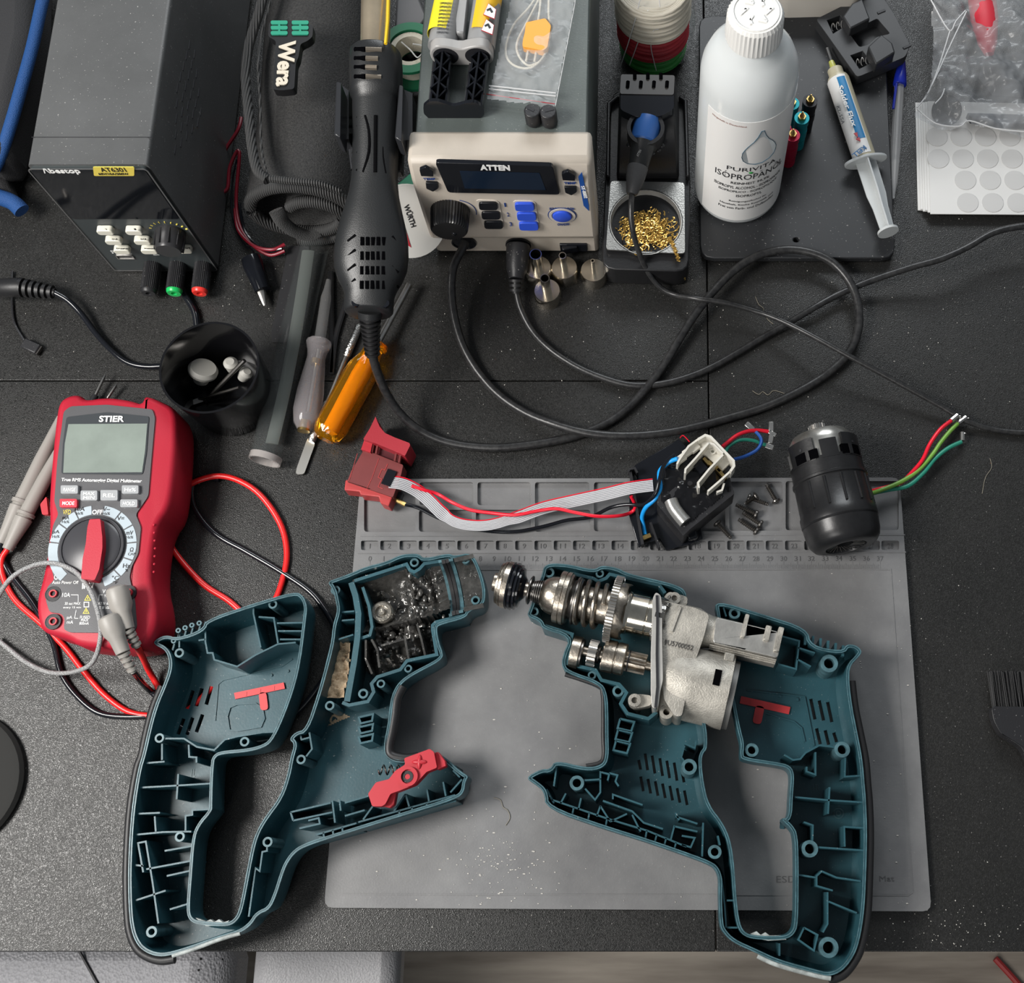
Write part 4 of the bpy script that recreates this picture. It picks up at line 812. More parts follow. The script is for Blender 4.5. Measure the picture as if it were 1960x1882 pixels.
b = B(); zb = F_(260, 418).z; q = rrect(X0+.002, zb, X1-.002, ZT-.002, .002); loft(b, [[V((p.x, y, p.y)) for p in q] for y in (Yf-.0036, Yf)]); part(ps, 'display_window', b, mat('glossy_window', (.006, .007, .009), .07), label='glossy black display window')
b = B()
q = rrect(X0+.0006, .003, X1-.0006, ZT-.0006, .003); M_ = Matrix(((1, 0, 0, 0), (0, 0, -1, Yf-.0032), (0, 1, 0, 0), (0, 0, 0, 1)))
strip(b, q, .0009, 0, .0004, True, M_); part(ps, 'panel_edge', b, mat('edge_grey', (.10, .10, .10), .3))
Fw = lambda px, py: PY(px, py, Yf-.0037)
b = B(); q = [Fw(178, 319), Fw(257, 319), Fw(257, 336), Fw(180, 336)]; q = pxround([V((p.x, p.z)) for p in q], .0012); loft(b, [[V((p.x, y, p.y)) for p in q] for y in (Yf-.0041, Yf-.0036)]); part(ps, 'yellow_label', b, mat('label_yellow', (.72, .58, .10), .4), label='yellow model label')
Fl = lambda px, py: PY(px, py, Yf-.0042)
tx(ps, 'AT6301', (195,329), (243,329), (195,321), Fl, INKB); tx(ps, '60V/10A/300W', (190,335), (247,335), (190,331), Fl, INKB)
tx(ps, '/\\bestop', (87,334), (158,334), (87,323), Fw, INKW, bold=.02, name='brand_lettering')
Fp = lambda px, py: PY(px, py, Yf-.0031)
IV = mat('ivory_button', (.72, .70, .60), .4)
for cx, cy, s in ((203,438,'V'),(258,438,'I'),(219,457,'OVP'),(274,457,'OCP'),(235,475,'Display'),(287,475,'Memory'),(353,474,'On/Off')):
    c = F_(cx, cy-3); b = B(); q = rrect(c.x-.0058, c.z-.0032, c.x+.0058, c.z+.0032, .0022); loft(b, [[V((p.x, y, p.y)) for p in q] for y in (Yf-.008, Yf-.003)]); part(ps, 'button', b, IV, bev=.0006)
    fb = lambda px, py: PY(px, py, Yf-.0081); w1 = 2.2*len(s); e = fb(cx, cy); text(ps, s, e+V((-.0007*len(s), 0, -.0016)), e+V((.0007*len(s), 0, -.0016)), e+V((-.0007*len(s), 0, .0003)), INKB)
c = F_(327, 444); b = B(); k = []
lathe(b, c, c-V((0, .016, 0)), [(0, .0105), (.1, .0108), (.85, .0098), (1, .0088)], 28); part(ps, 'knob', b, mat('knob_black', (.03, .03, .032), .3))
b = B()
for i in range(10):
    a = i/10*2*math.pi; p = c+V((math.cos(a)*.0104, -.002, math.sin(a)*.0104)); tube(b, [p, p-V((0, .012, 0))], .0007, 5, smooth=False)
part(ps, 'knob_ridge', b, BLK)
b = B()
for i in range(9):
    a = math.radians(155-i*17); p = c+V((math.cos(a)*.0132, -.0002, math.sin(a)*.0132)); q = c+V((math.cos(a)*.0150, -.0002, math.sin(a)*.0150)); tube(b, [p, q], .00018+.00005*i, 5, smooth=False)
part(ps, 'knob_scale', b, YI)
for cx, m in ((279, BLK), (328, mat('post_green', (.01, .45, .10), .3)), (377, mat('post_red', (.75, .04, .03), .3))):
    c = F_(cx, 490); c.z = .0125; e = c-V((0, .026, 0)); b = B(); rr = []
    for k in range(30):
        for f_, q in ((0, .0060), (.5, .0064)): rr.append((2*math.pi*(k+f_)/30, q))
    M0 = frame(c, e); loft(b, [[M0 @ V((math.cos(a)*q, math.sin(a)*q, t)) for a, q in rr] for t in (0, .022)]); part(ps, 'binding_post', b, BLK)
    b = B(); e0 = c-V((0, .022, 0)); lathe(b, e0, e0-V((0, .003, 0)), [(0, .0060), (.6, .0058), (1, .0050), (1, .0022), (.3, .0020)], 24); part(ps, 'post_cap', b, m)
b = B(); c = F_(240, 491); q = rrect(-.0062, -.0026, .0062, .0026, .0005); strip(b, q, .0007, 0, .001, True, Matrix.Translation((c.x, Yf-.003, c.z)) @ Matrix.Rotation(-.0, 4, 'Y') @ Matrix.Rotation(math.pi/2, 4, 'X')); part(ps, 'usb_port', b, STEEL)
b = B(); box(b, (c.x, Yf-.003, c.z), (.0115, .001, .0045)); part(ps, 'usb_slot', b, INKB)
tx(ps, '5V/2A', (215,485), (238,485), (215,480), Fp, INKW)
b = B(); e = Fp(298, 486); strip(b, [(e.x-.0022, -.0016), (e.x+.0022, -.0016), (e.x, .0022)], .0003, 0, .0002, True, Matrix.Translation((0, Yf-.0031, e.z)) @ Matrix.Rotation(math.pi/2, 4, 'X')); part(ps, 'warning_symbol', b, INKW)
b = B()
for r in range(9):
    for k in range(max(1, min(6, r+1, 10-r))):
        y = Yf+.035+.011*r+.0; zz = .125-.009*(k+max(0, r-3)*.0)-.006*(8-r)*.0-.004*r*.0
        box(b, (X1+.0001, y+.002, .118-.0105*k-.0025*abs(4-r)), (.0004, .0075, .0011))
part(ps, 'side_vent', b, mat('vent_edge', (.05, .05, .055), .4), label='rows of side vent slits')
# ================= cables at the left =================
def cable(name, label, pts, r, m=CORD, cat='cable', n=12): return solo(name, label, cat, tube(B(), [P(*q) for q in pts], r, n), m)
cable('power_cable', 'short black cable from under the power supply towards the black cup', [(335,515,.004),(352,560,.003),(372,595,.003),(378,630,.003),(380,670,.003),(360,700,.003),(325,702,.003)], .0028, BLKG)
bc = thing('barrel_plug_cable', 'glossy black cable with ribbed barrel plug entering from the left edge', 'cable', P(100, 560))
part(bc, 'cable', tube(B(), [P(*q) for q in [(104,560,.013),(130,575,.011),(155,600,.008),(185,640,.005),(215,672,.004),(245,694,.003),(280,702,.003),(320,700,.003)]], .0023, 12), BLKG)
relief(bc, P(38, 550, .015), P(106, 560, .013), .0076, .0048, RUB, 6); b = B(); lathe(b, P(-25, 552, .015), P(40, 550, .015), [(0, .0062), (.3, .0062), (.35, .0072), (.9, .0075), (1, .0075)], 18); part(bc, 'plug_body', b, RUB)
uc = thing('usb_cable', 'thin black cable with small metal plug end near the left edge', 'cable', P(60, 665))
part(uc, 'cable', tube(B(), [P(*q) for q in [(24,520,.002),(23,570,.0016),(27,615,.0016),(42,645,.002),(54,660,.003)]], .0010, 8), BLK)
b = B(); box(b, P(60, 664, .003), (.014, .008, .005), rz=-.45); part(uc, 'plug_body', b, BLK, bev=.001)
b = B(); box(b, P(68, 668, .003), (.0085, .0072, .0028), rz=-.45); part(uc, 'metal_plug', b, STEELD)
# ================= dark pouch with blue piping =================
pc = thing('zip_pouch', 'dark grey fabric pouch with bright blue piping at the left edge', 'pouch', P(0, 150))
FAB = mat('pouch_fabric', (.025, .025, .027), .8, bump=.8, bs=1200); BLUP = mat('blue_piping', (.008, .06, .21), .6, bump=1, bs=1600)
b = B(); plate(b, [XY([(60,-90),(56,60),(2,300),(-60,300),(-60,-90)], .05)], .002, .05); part(pc, 'pouch_body', b, FAB, bev=.012)
b = B(); plate(b, [XY([(-60,318),(8,330),(30,385),(-60,360)], .02)], .001, .02); part(pc, 'lower_flap', b, FAB, bev=.006)
part(pc, 'piping', tube(B(), [P(*q) for q in [(98,-60,.055),(82,0,.055),(62,90,.053),(40,170,.050),(20,240,.046),(0,300,.040),(-15,330,.036)]], .0047, 14), BLUP)
part(pc, 'piping', tube(B(), [P(*q) for q in [(-20,372,.022),(0,378,.022),(25,388,.020),(42,404,.018)]], .0062, 14), BLUP)
# ================= rolled tool wrap =================
rl_ = thing('tool_roll', 'black rolled fabric tool wrap with rubber badge, lying open end forward', 'tool roll', P(565, 440))
CLOTH = mat('tool_cloth', (.022, .022, .0225), .8, bump=1, bs=900, col2=(.058, .057, .056), vs2=700, spec=.25)
def ribbed():
    m = mat('ribbed_binding', (.05, .05, .05), .6, spec=.4)
    def fn(N, L, b):
        tc = N.new('ShaderNodeTexCoord'); wv = N.new('ShaderNodeTexWave'); wv.inputs['Scale'].default_value = 190; wv.inputs['Distortion'].default_value = .6
        L.new(tc.outputs['Object'], wv.inputs['Vector']); bp = N.new('ShaderNodeBump'); bp.inputs['Strength'].default_value = .9; bp.inputs['Distance'].default_value = .001
        L.new(wv.outputs['Fac'], bp.inputs['Height']); L.new(bp.outputs['Normal'], b.inputs['Normal'])
    addnodes(m, fn); return m
BIND = ribbed()
Yr = .488; cxr = P(560, 430, .045).x+.002; sx, sz = .0525, .048
def spr(t):        # spiral section: t in turns
    k = 1-.36*t; a = math.radians(-100)+t*2*math.pi
    return V((cxr+.0085*max(0, t-.3)+math.cos(a)*sx*k, 0, .050-.004*t+math.sin(a)*sz*k*.98))
N_ = 80; b = B(); T1 = 1.7
def shift(q, y, s_=0): return V((q.x, y, q.z))
ou = [spr(T1*i/N_) for i in range(N_+1)]
th = []
for i, q in enumerate(ou):
    d = ou[min(i+1, N_)]-ou[max(i-1, 0)]; n = V((-d.z, 0, d.x)).normalized(); th.append(q+n*.005)
rings = []
for k, y in enumerate((Yr+.001, Yr+.05, Yr+.1, Yr+.15, Yr+.25)):
    rings.append([V((q.x+.0015*math.sin(k*2+i*.15), y, q.z)) for i, q in enumerate(ou+th[::-1])])
loft(b, rings); part(rl_, 'wrap_cloth', b, CLOTH, ang=60)
mid = [(a+c)/2 for a, c in zip(ou, th)]
part(rl_, 'edge_binding', tube(B(), [V((q.x, Yr+.002, q.z)) for q in mid[::3]], .0048, 10, k=2), BIND)
fr = lambda x, y: None
def ontop(px, py, up=.0):   # point on the roll's upper skin
    best = None
    o = V((0, 0, H)); d = ray(px, py)
    for i in range(400):
        t = .70+i*.0012; q = o+d*t
        if ((q.x-cxr)/(sx+.003))**2+((q.z-.050)/(sz+.003))**2 < 1: return q-d*(up)
    return P(px, py, .09)
part(rl_, 'edge_binding', tube(B(), [ontop(x, y, .002) for x, y in ((508,-20),(494,30),(484,60),(474,100),(470,150),(476,220),(482,280),(492,325),(512,345))], .0036, 10), BIND)
part(rl_, 'seam', tube(B(), [ontop(x, y, .0005) for x, y in ((524,-20),(510,30),(500,70),(494,120),(498,200),(500,280),(508,322),(518,338),(560,346))], .0009, 6), BIND)
part(rl_, 'seam', tube(B(), [ontop(x, y, .0015) for x, y in ((515,342),(560,347),(610,352),(650,366))], .0026, 8), BIND)
b = B(); st = [V((cxr-.012, Yr-.001, .056)), V((cxr-.010, Yr-.004, .044)), V((cxr-.004, Yr-.006, .034)), V((cxr+.004, Yr-.005, .026)), V((cxr+.010, Yr, .022))]
tube(b, st, .0055, 8, flat=.25); part(rl_, 'strap_loop', b, mat('strap_web', (.06, .06, .06), .7, bump=1, bs=1500))
# rubber badge, laid over the top of the roll
bz = .1005; fB = PN((0, 0, bz), (.06, 0, 1))
def bxy(l): return [V((fB(x, y).x, fB(x, y).y)) for x, y in l]
def badge(l, z0, z1, m, nm, lab=None, r=.0012):
    b = B(); q = pxround(bxy(l), r); plate(b, [q], 0, 1)
    for v in b.verts: v.co.z = bz-.06*v.co.x+(z0 if v.co.z < .5 else z1)
    part(rl_, nm, b, m, label=lab)
badge([(516,44),(550,40),(600,50),(599,72),(590,80),(576,86),(572,112),(567,122),(564,172),(540,175),(523,173),(529,80),(514,72)], -.006, .0012, mat('badge_rubber', (.012, .012, .013), .35), 'badge', 'black rubber badge with green emblem', .002)
BG = mat('badge_green', (.02, .27, .17), .4); BC = mat('badge_cream', (.62, .56, .46), .5)
for x0, x1 in ((520, 552), (560, 592)):
    m_ = (x0+x1)/2; dy = .02
    for yy, dd in ((46, 3), (56, 0), (66, -3)):
        badge([(x0,yy-3),(x1,yy-3),(x1,yy+4),(x0,yy+4)], .001, .0022, BG, 'badge_emblem', None, .0012)
    badge([(m_-2,44),(m_+2,44),(m_+2,70),(m_-2,70)], .001, .0021, BG, 'badge_emblem', None, .0003)
fB2 = lambda x, y: fB(x, y)+V((0, 0, .0016)); tx(rl_, 'Wera', (536,81), (529,168), (568,84), fB2, BC, ext=.0008, bold=.035, name='brand_lettering')
# wires behind the roll, crocodile clip
RB = mat('dark_red_wire', (.22, .008, .02), .4)
cl = thing('clip_lead', 'black crocodile clip on a coiled red and black lead beside the tool roll', 'clip lead', P(490, 540))
part(cl, 'red_wire', tube(B(), [P(*q) for q in [(462,225,.02),(455,250,.02),(430,290,.015),(418,330,.012),(418,365,.01),(435,362,.01),(440,320,.015),(458,290,.02),(452,380,.008),(458,430,.006),(480,465,.006),(515,488,.006),(545,480,.008)]], .0014, 8), RB)
part(cl, 'red_wire', tube(B(), [P(*q) for q in [(450,400,.006),(456,440,.006),(485,470,.008),(520,478,.010),(545,468,.010)]], .0014, 8), RB)
part(cl, 'black_wire', tube(B(), [P(*q) for q in [(455,300,.01),(446,340,.008),(443,400,.005),(455,445,.003),(470,470,.003),(484,480,.004),(486,496,.006)]], .0008, 8), BLKG)
part(cl, 'black_wire', tube(B(), [P(*q) for q in [(458,390,.008),(470,445,.006),(505,478,.008),(540,476,.01)]], .0012, 8), BLKG)
A, C2 = P(480, 494, .009), P(503, 556, .009); b = B(); lathe(b, A, C2, [(-.05, .004), (0, .0068), (.2, .0074), (.8, .0060), (1, .0056)], 14, sx=1.1, sy=.8); part(cl, 'rubber_sleeve', b, BLKG)
b = B(); a, c = P(498, 552, .008), P(507, 585, .007); lathe(b, a, c, [(0, .0036), (.3, .0034), (.9, .0016), (1, .0010)], 8, sx=1, sy=.7); part(cl, 'clip_jaw', b, STEEL)
# ================= black cup and its contents =================
cb, crr = P(440, 765, 0), .0355
ctop = P(403, 706, .055); cb = V((ctop.x, ctop.y, 0))
b = B(); lathe(b, cb, cb+V((0, 0, .058)), [(0, crr*.86), (.02, crr*.88), (1, crr), (1, crr-.0016), (.98, crr-.0018), (.06, crr*.88-.002), (.05, 0.001)], 56); 
cup = solo('plastic_cup', 'shiny black round cup holding plugs and small rods', 'cup', b, mat('cup_black', (.006, .006, .007), .14))
RG = mat('rubber_plug', (.40, .39, .36), .5)
for L_, x, y, dx, dy, lab in ((1, 388, 712, -.6, -.8, 'grey rubber plug with wide flat head leaning in the black cup'), (.75, 442, 697, .1, .1, 'small pale rubber plug in the cup at the rim side'), (.7, 470, 715, .6, .2, 'pale plug half hidden behind the cup rim')):
    c = P(x, y, .018+.006*L_); d = V((dx*.6, dy*.6, .5)).normalized(); 
    if dx == -.6: d = V((.35, .35, .75)).normalized()
    b = B(); lathe(b, c-d*.009*L_, c+d*.005*L_, [(0, .0056*L_), (.5, .0064*L_), (.62, .0064*L_), (.64, .0105*L_ if dx == -.6 else .007*L_), (.8, .0108*L_ if dx == -.6 else .007*L_), (1, .009*L_ if dx == -.6 else .004*L_)], 24)
    solo('rubber_plug', lab, 'plug', b, RG, group='plugs in the cup')
for A, C2, r, lab in (((392,768,.006),(468,690,.035),.0016,'thin steel rod leaning against the inside of the cup'), ((376,766,.004),(458,742,.028),.0012,'slim metal pick lying low in the cup')):
    b = B(); tube(b, [P(*A), P(*C2)], r, 8, smooth=False); solo('metal_rod', lab, 'rod', b, STEEL)
b = B(); box(b, P(378, 768, .006), (.014, .004, .001), rz=.35); solo('scraper_blade', 'small flat metal blade at the front of the cup floor', 'blade', b, STEEL)
# ================= hot air station =================
Ys = .479; SX0, SX1, SZ = -.1735, -.0462, .127
st = thing('hot_air_station', 'grey hot air and soldering station with beige front panel and blue buttons', 'soldering station', (-.107, .62, 0))
BEI = mat('beige_plastic', (.46, .41, .35), .45, bump=.08, bs=1500, var=.05); STG = mat('station_grey', (.085, .10, .095), .42, bump=.1, bs=700, var=.1, dust=.25)
b = B(); plate(b, [[(SX0+.004, Ys+.024), (SX1-.003, Ys+.024), (SX1-.003, .80), (SX0+.004, .80)]], .003, SZ-.001); part(st, 'case', b, STG, bev=.003)
# front bezel profile in (y, z)
pr = [(Ys+.029, .002), (Ys+.002, .002), (Ys+.002, .028), (Ys-.003, .033), (Ys-.001, SZ-.02), (Ys+.003, SZ-.004), (Ys+.006, SZ), (Ys+.029, SZ)]
b = B(); loft(b, [[V((x, y, z)) for y, z in pr] for x in (SX0, SX1)]); part(st, 'front_bezel', b, BEI, bev=.0032)
sn = V((0, -1, .02)).normalized(); Fs = PN((0, Ys-.0032, .033), (0, -1, .030))
def fp(px, py, o=.0): return Fs(px, py)+V((0, -o, 0))
def facep(par, l, o0, o1, m, nm, r=.0, bev=.0003, lab=None):
    q = [Fs(x, y) for x, y in l]; q = [V((p.x, p.z)) for p in q]
    if r: q = pxround(q, r)
    b = B(); loft(b, [[V((p.x, Ys-.0032+.03*(p.y-.033)-o, p.y)) for p in q] for o in (o0, o1)]); return part(par, nm, b, m, bev, lab)
facep(st, [(833,306),(1058,313),(1072,368),(858,364)], -.001, .0022, BLKG, 'display_bezel', .003)
facep(st, [(880,322),(1033,326),(1045,358),(890,355)], .002, .0025, mat('lcd_blue', (.008, .016, .032), .12), 'display', .0005, 0)
tx(st, 'ATTEN', (920,320), (977,321), (920,310), lambda x, y: fp(x, y, .0023), INKW, bold=.05, name='brand_lettering')
for l in ([(803,322),(815,317),(829,325),(830,335),(806,334)], [(815,347),(838,348),(839,358),(829,364),(816,358)], [(1075,330),(1087,325),(1100,333),(1101,343),(1077,342)], [(1080,355),(1103,355),(1104,365),(1094,371),(1082,366)]): facep(st, l, -.001, .0015, BLKG, 'arrow_button', .0008)
fq = lambda x, y: fp(x, y, .0003)
for x0, y0, x1 in ((811,344,834),(1080,352,1103)): tx(st, 'TEMP', (x0,y0), (x1,y0), (x0,y0-4), fq, INKN, bold=.03)
tx(st, 'AIR', (854,386), (866,386), (854,382), fq, INKN, bold=.03)
def earc(cx, cy, rx, ry, a0, a1, n=14): return [(cx+rx*math.cos(math.radians(a0+(a1-a0)*i/n)), cy-ry*math.sin(math.radians(a0+(a1-a0)*i/n))) for i in range(n+1)]
b = B(); tube(b, [fq(x, y) for x, y in earc(866,408,42,24,110,185)], .0003, 5, k=1); part(st, 'dial_arc', b, INKN)
b = B(); tube(b, [fq(x, y) for x, y in earc(868,408,44,26,-5,75)], .0003, 5, k=1); part(st, 'dial_arc', b, INKN)
c = fp(862, 402); b = B(); rr = []
for k in range(40):
    for f_, q in ((0, .0132), (.5, .0139)): rr.append((2*math.pi*(k+f_)/40, q))
e = c-V((0, .018, 0)); M0 = frame(c, e); loft(b, [[M0 @ V((math.cos(a)*q*s, math.sin(a)*q*s, t)) for a, q in rr] for t, s in ((0, 1.03), (.010, 1), (.016, .97), (.0175, .90))]); part(st, 'air_knob', b, mat('knob_black2', (.012, .012, .013), .3))
b = B(); sphere(b, e+V((.003, .0015, -.004)), .0022); part(st, 'knob_dimple', b, BLKG)
UB = mat('button_blue', (.03, .09, .62), .35)
facep(st, [(910,381),(955,383),(965,434),(925,434)], -.0015, .0006, mat('beige_light', (.55, .5, .44), .4), 'button_frame', .004, 0)
facep(st, [(981,383),(1025,384),(1033,438),(994,438)], -.0015, .0006, mat('beige_light', (.55, .5, .44), .4), 'button_frame', .004, 0)
for i in range(3):
    x, y = 934+5*i, 391+18*i; facep(st, [(x-18,y-7),(x+18,y-7),(x+19,y+7),(x-16,y+7)], 0, .0022, BLKG, 'preset_button', .0028)
    x, y = 1004+4*i, 392+18.5*i; facep(st, [(x-19,y-7),(x+18,y-7),(x+19,y+7),(x-17,y+7)], 0, .0026, UB, 'preset_button', .0028, lab='blue preset button')
    tx(st, str(i+1), (966+5*i,395+18.5*i), (969+6*i,395+18.5*i), (966+5*i,388+18.5*i), fq, INKN)
c = fp(1076, 412); b = B(); lathe(b, c, c-V((0, .0024, 0)), [(0, .0072), (.8, .0068), (1, .006)], 28); part(st, 'iron_button', b, UB)
b = B(); ringtube(b, c, c-V((0, .0008, 0)), .0098, .0078); part(st, 'button_ring', b, mat('beige_light', (.55, .5, .44), .4))
b = B(); ringtube(b, c, c-V((0, .0003, 0)), .0106, .0100); part(st, 'button_outline', b, INKN)
tx(st, 'SOLDERING IRON', (1052,401), (1099,401), (1052,397), fq, INKN, bold=.02); tx(st, 'ON/OFF', (1067,431), (1090,431), (1067,427), fq, INKN, bold=.02)
facep(st, [(1107,338),(1114,329),(1127,393),(1127,403),(1117,393)], 0, .0004, mat('model_blue', (.01, .07, .30), .4), 'model_strip', 0, 0, 'blue model number strip')
tx(st, 'ST-8802', (1112,355), (1118,378), (1119,354), lambda x, y: fp(x, y, .0006), INKW, bold=.02)
Fl2 = lambda px, py: PY(px, py, Ys+.0018)
for px, py, r in ((888,463,.0095), (992,467,.0098)): c = Fl2(px, py); b = B(); ringtube(b, c, c-V((0, .0015, 0)), r, r-.001); lathe(b, c+V((0, .001, 0)), c-V((0, .0008, 0)), [(0, r-.001), (1, r-.001)], 24); part(st, 'cable_socket', b, BLKG)
c = Fl2(1098, 472); b = B(); box(b, c, (.021, .003, .0105)); part(st, 'rocker_switch', b, BLKG, bev=.0004)
b = B(); box(b, c+V((-.003, -.002, 0)), (.012, .004, .008), rz=.2); part(st, 'rocker', b, BLKG, bev=.0008)
# gun holder on the left flank
hd = thing('gun_holder', 'black U shaped holder bracket at the left flank of the hot air station', 'bracket', (SX0-.02, .55, 0))
HB = mat('holder_black', (.022, .023, .026), .3)
for l in ([(645,160),(655,162),(653,268),(641,262)], [(765,166),(773,168),(770,275),(757,268)]):
    q = [P(x, y, .135) for x, y in l]; b = B(); plate(b, [[p.xy for p in q]], .118, .138); part(hd, 'holder_arm', b, HB, bev=.001)
b = B(); plate(b, [XY([(641,262),(665,272),(672,330),(770,330),(771,262)], .105)], .098, .106); part(hd, 'holder_base', b, HB, bev=.001)
b = B(); plate(b, [XY([(655,165),(668,175),(668,268),(653,266)], .118)], .104, .119); part(hd, 'holder_web', b, HB); b = B(); plate(b, [XY([(755,165),(790,180),(790,270),(757,268)], .118)], .104, .119); part(hd, 'holder_web', b, HB)
# ================= hot air gun =================
GA, GB_ = P(719, 84, .140), P(706, 600, .086)
hg = thing('hot_air_gun', 'black hot air gun handle with slotted collar and steel nozzle hanging nose up', 'hot air gun', P(712, 500, 0))
GP = mat('gun_plastic', (.017, .018, .019), .36, bump=.18, bs=1300)
gL = (GB_-GA).length; GM = frame(GA, GB_)
kx = lambda w, z, y: w*sc(712, y, z)/2
pf = [(102,90,96,.1395),(106,98,102,.139),(124,100,104,.138),(158,100,104,.136),(176,99,101,.135),(184,97,99,.134),(190,88,89,.133),(204,88,88,.132),(260,87,88,.128),(320,86,88,.122),(345,88,88,.119),(370,95,90,.116),(400,110,94,.112),(430,126,98,.108),(460,138,98,.104),(490,142,96,.100),(515,138,92,.097),(535,124,86,.094),(552,104,80,.092),(566,94,76,.090),(596,92,72,.086),(600,84,66,.086)]
b = B(); rings = []
for y, wx, wz, z in pf:
    t = (y-84)/516; c = P(719-13*t+(3 if 330 < y < 560 else 0), y, z); c = GA+(GB_-GA)*((c-GA).dot(GB_-GA)/gL**2)
    c.x = P(719-13*t, y, z).x
    rings.append([c+V((math.copysign(abs(math.cos(a))**.85, math.cos(a))*kx(wx, z, y), 0, math.copysign(abs(math.sin(a))**.85, math.sin(a))*kx(wz, z, y)*.92)) for a in [2*math.pi*i/36 for i in range(36)]])
loft(b, rings); part(hg, 'handle', b, GP, ang=55)
b = B(); A0 = P(720, -30, .150); lathe(b, A0, GA+V((0, -.004, 0)), [(0, .0102), (1, .0102)], 32); part(hg, 'nozzle_tube', b, mat('nozzle_steel', (.62, .52, .38), .3, .8, var=.2, vs2=20))
b = B(); tube(b, [P(744, -30, .156), P(742, 40, .156), P(738, 84, .156)], .0012, 6, smooth=False); part(hg, 'yellow_stripe', b, mat('stripe_yellow', (.8, .5, .02), .3), label='yellow strip beside the steel tube')
gtop = lambda x, y: surf(x, y)
def surf(px, py, up=.0004):      # point on the gun's upper skin under a pixel
    d = ray(px, py); o = V((0, 0, H))
    for i in range(500):
        q = o+d*(.60+i*.0007)
        yy = q.y
        for (ra, rb) in zip(rings, rings[1:]):
            if ra[0].y >= yy >= rb[0].y or ra[0].y <= yy <= rb[0].y:
                f = (yy-ra[0].y)/((rb[0].y-ra[0].y) or 1); ca = (ra[0]+ra[18])/2; cb_ = (rb[0]+rb[18])/2
                c = ca.lerp(cb_, f); wx = ((ra[0]-ra[18]).length*(1-f)+(rb[0]-rb[18]).length*f)/2; wz = ((ra[9]-ra[27]).length*(1-f)+(rb[9]-rb[27]).length*f)/2
                if ((q.x-c.x)/wx)**2+((q.z-c.z)/wz)**2 < 1: return q-d*up
                break
    return P(px, py, .1)
GR = mat('gun_groove', (.003, .003, .0035), .9, spec=.05); GI = mat('slot_inner_steel', (.35, .30, .24), .3, .9)
def gstroke(pts, r, m, nm, lab=None):
    b = B(); tube(b, [surf(x, y, .0002) for x, y in pts], r, 8, k=3); part(hg, nm, b, m, label=lab)
for y, x1 in ((95,731),(112,724),(129,722),(147,730)):
    gstroke([(680,y),(700,y)], .0019, VOID, 'collar_slot'); gstroke([(700,y),(x1,y+1)], .0019, GI, 'collar_slot', 'steel showing in the collar slot')
for i in range(7): gstroke([(674,225+i*16.8),(685,225+i*16.8)], .0011, GR, 'grip_notch')
gstroke([(699,221),(706,250),(706,290),(695,330)], .0010, GR, 'grip_groove'); gstroke([(719,221),(718,330)], .0013, GR, 'grip_groove'); gstroke([(741,223),(734,260),(733,300),(738,332)], .0009, GR, 'grip_groove')
for r in range(4):
    for c_ in range(5): x = 693.5+10.2*c_-r*.4; y = 462+27.8*r; gstroke([(x,y-8),(x,y+8)], .0014, VOID, 'vent_slot')
    gstroke([(666,462+28*r),(681,450+28*r)], .0011, GR, 'side_slot'); gstroke([(750,452+28*r),(762,466+28*r)], .0011, GR, 'side_slot')
for x, y in ((681,579),(737,581)): c = surf(x, y); b = B(); cyl(b, c-V((0, 0, .002)), c+V((0, 0, .0003)), .0030, 18); part(hg, 'handle_screw', b, BLKG)
gstroke([(752,118),(744,132)], .0005, GR, 'arrow_mark'); gstroke([(736,118),(744,108),(756,126)], .0005, GR, 'arrow_mark')
b = B(); lathe(b, P(708, 596, .086), P(708, 608, .083), [(0, .0085), (1, .0080)], 20); part(hg, 'cable_neck', b, GP)
A, C2 = P(708, 606, .083), P(713, 684, .060); d = C2-A; b = B()
for i in range(9): a0 = A+d*(i/9); lathe(b, a0, a0+d*.045, [(0, .0078-.0003*i), (1, .0076-.0003*i)], 18, up=(1, 0, 0))
part(hg, 'strain_relief_rib', b, RUB, label='ribbed strain relief')
part(hg, 'strain_relief_core', lathe(B(), A, C2, [(0, .0052), (1, .0038)], 14, up=(1, 0, 0)), RUB)
ccp = [(713,680,.062),(722,712,.050),(738,750,.036),(762,787,.022),(795,818,.012),(840,841,.006),(890,853,.004),(950,857,.004),(1010,852,.004),(1070,842,.004),(1120,828,.004),(1165,808,.004),(1205,778,.004),(1240,740,.0045),(1272,697,.006),(1300,650,.008),(1330,603,.010),(1365,558,.012),(1405,518,.012),(1450,490,.013),(1500,478,.014),(1550,483,.014),(1592,502,.013),(1625,538,.012),(1642,580,.011),(1643,630,.009),(1625,675,.006),(1585,714,.004),(1530,748,.004),(1460,780,.004),(1380,804,.004),(1300,824,.0085),(1240,832,.010),(1180,834,.011),(1120,828,.0115),(1060,812,.010),(1005,790,.006),(955,756,.004),(915,712,.0045),(886,662,.008),(870,608,.013),(864,556,.018),(868,512,.024),(884,478,.026),(890,464,.026)]
part(hg, 'air_hose_cable', tube(B(), [P(*q) for q in ccp], .0032, 14), CORD)
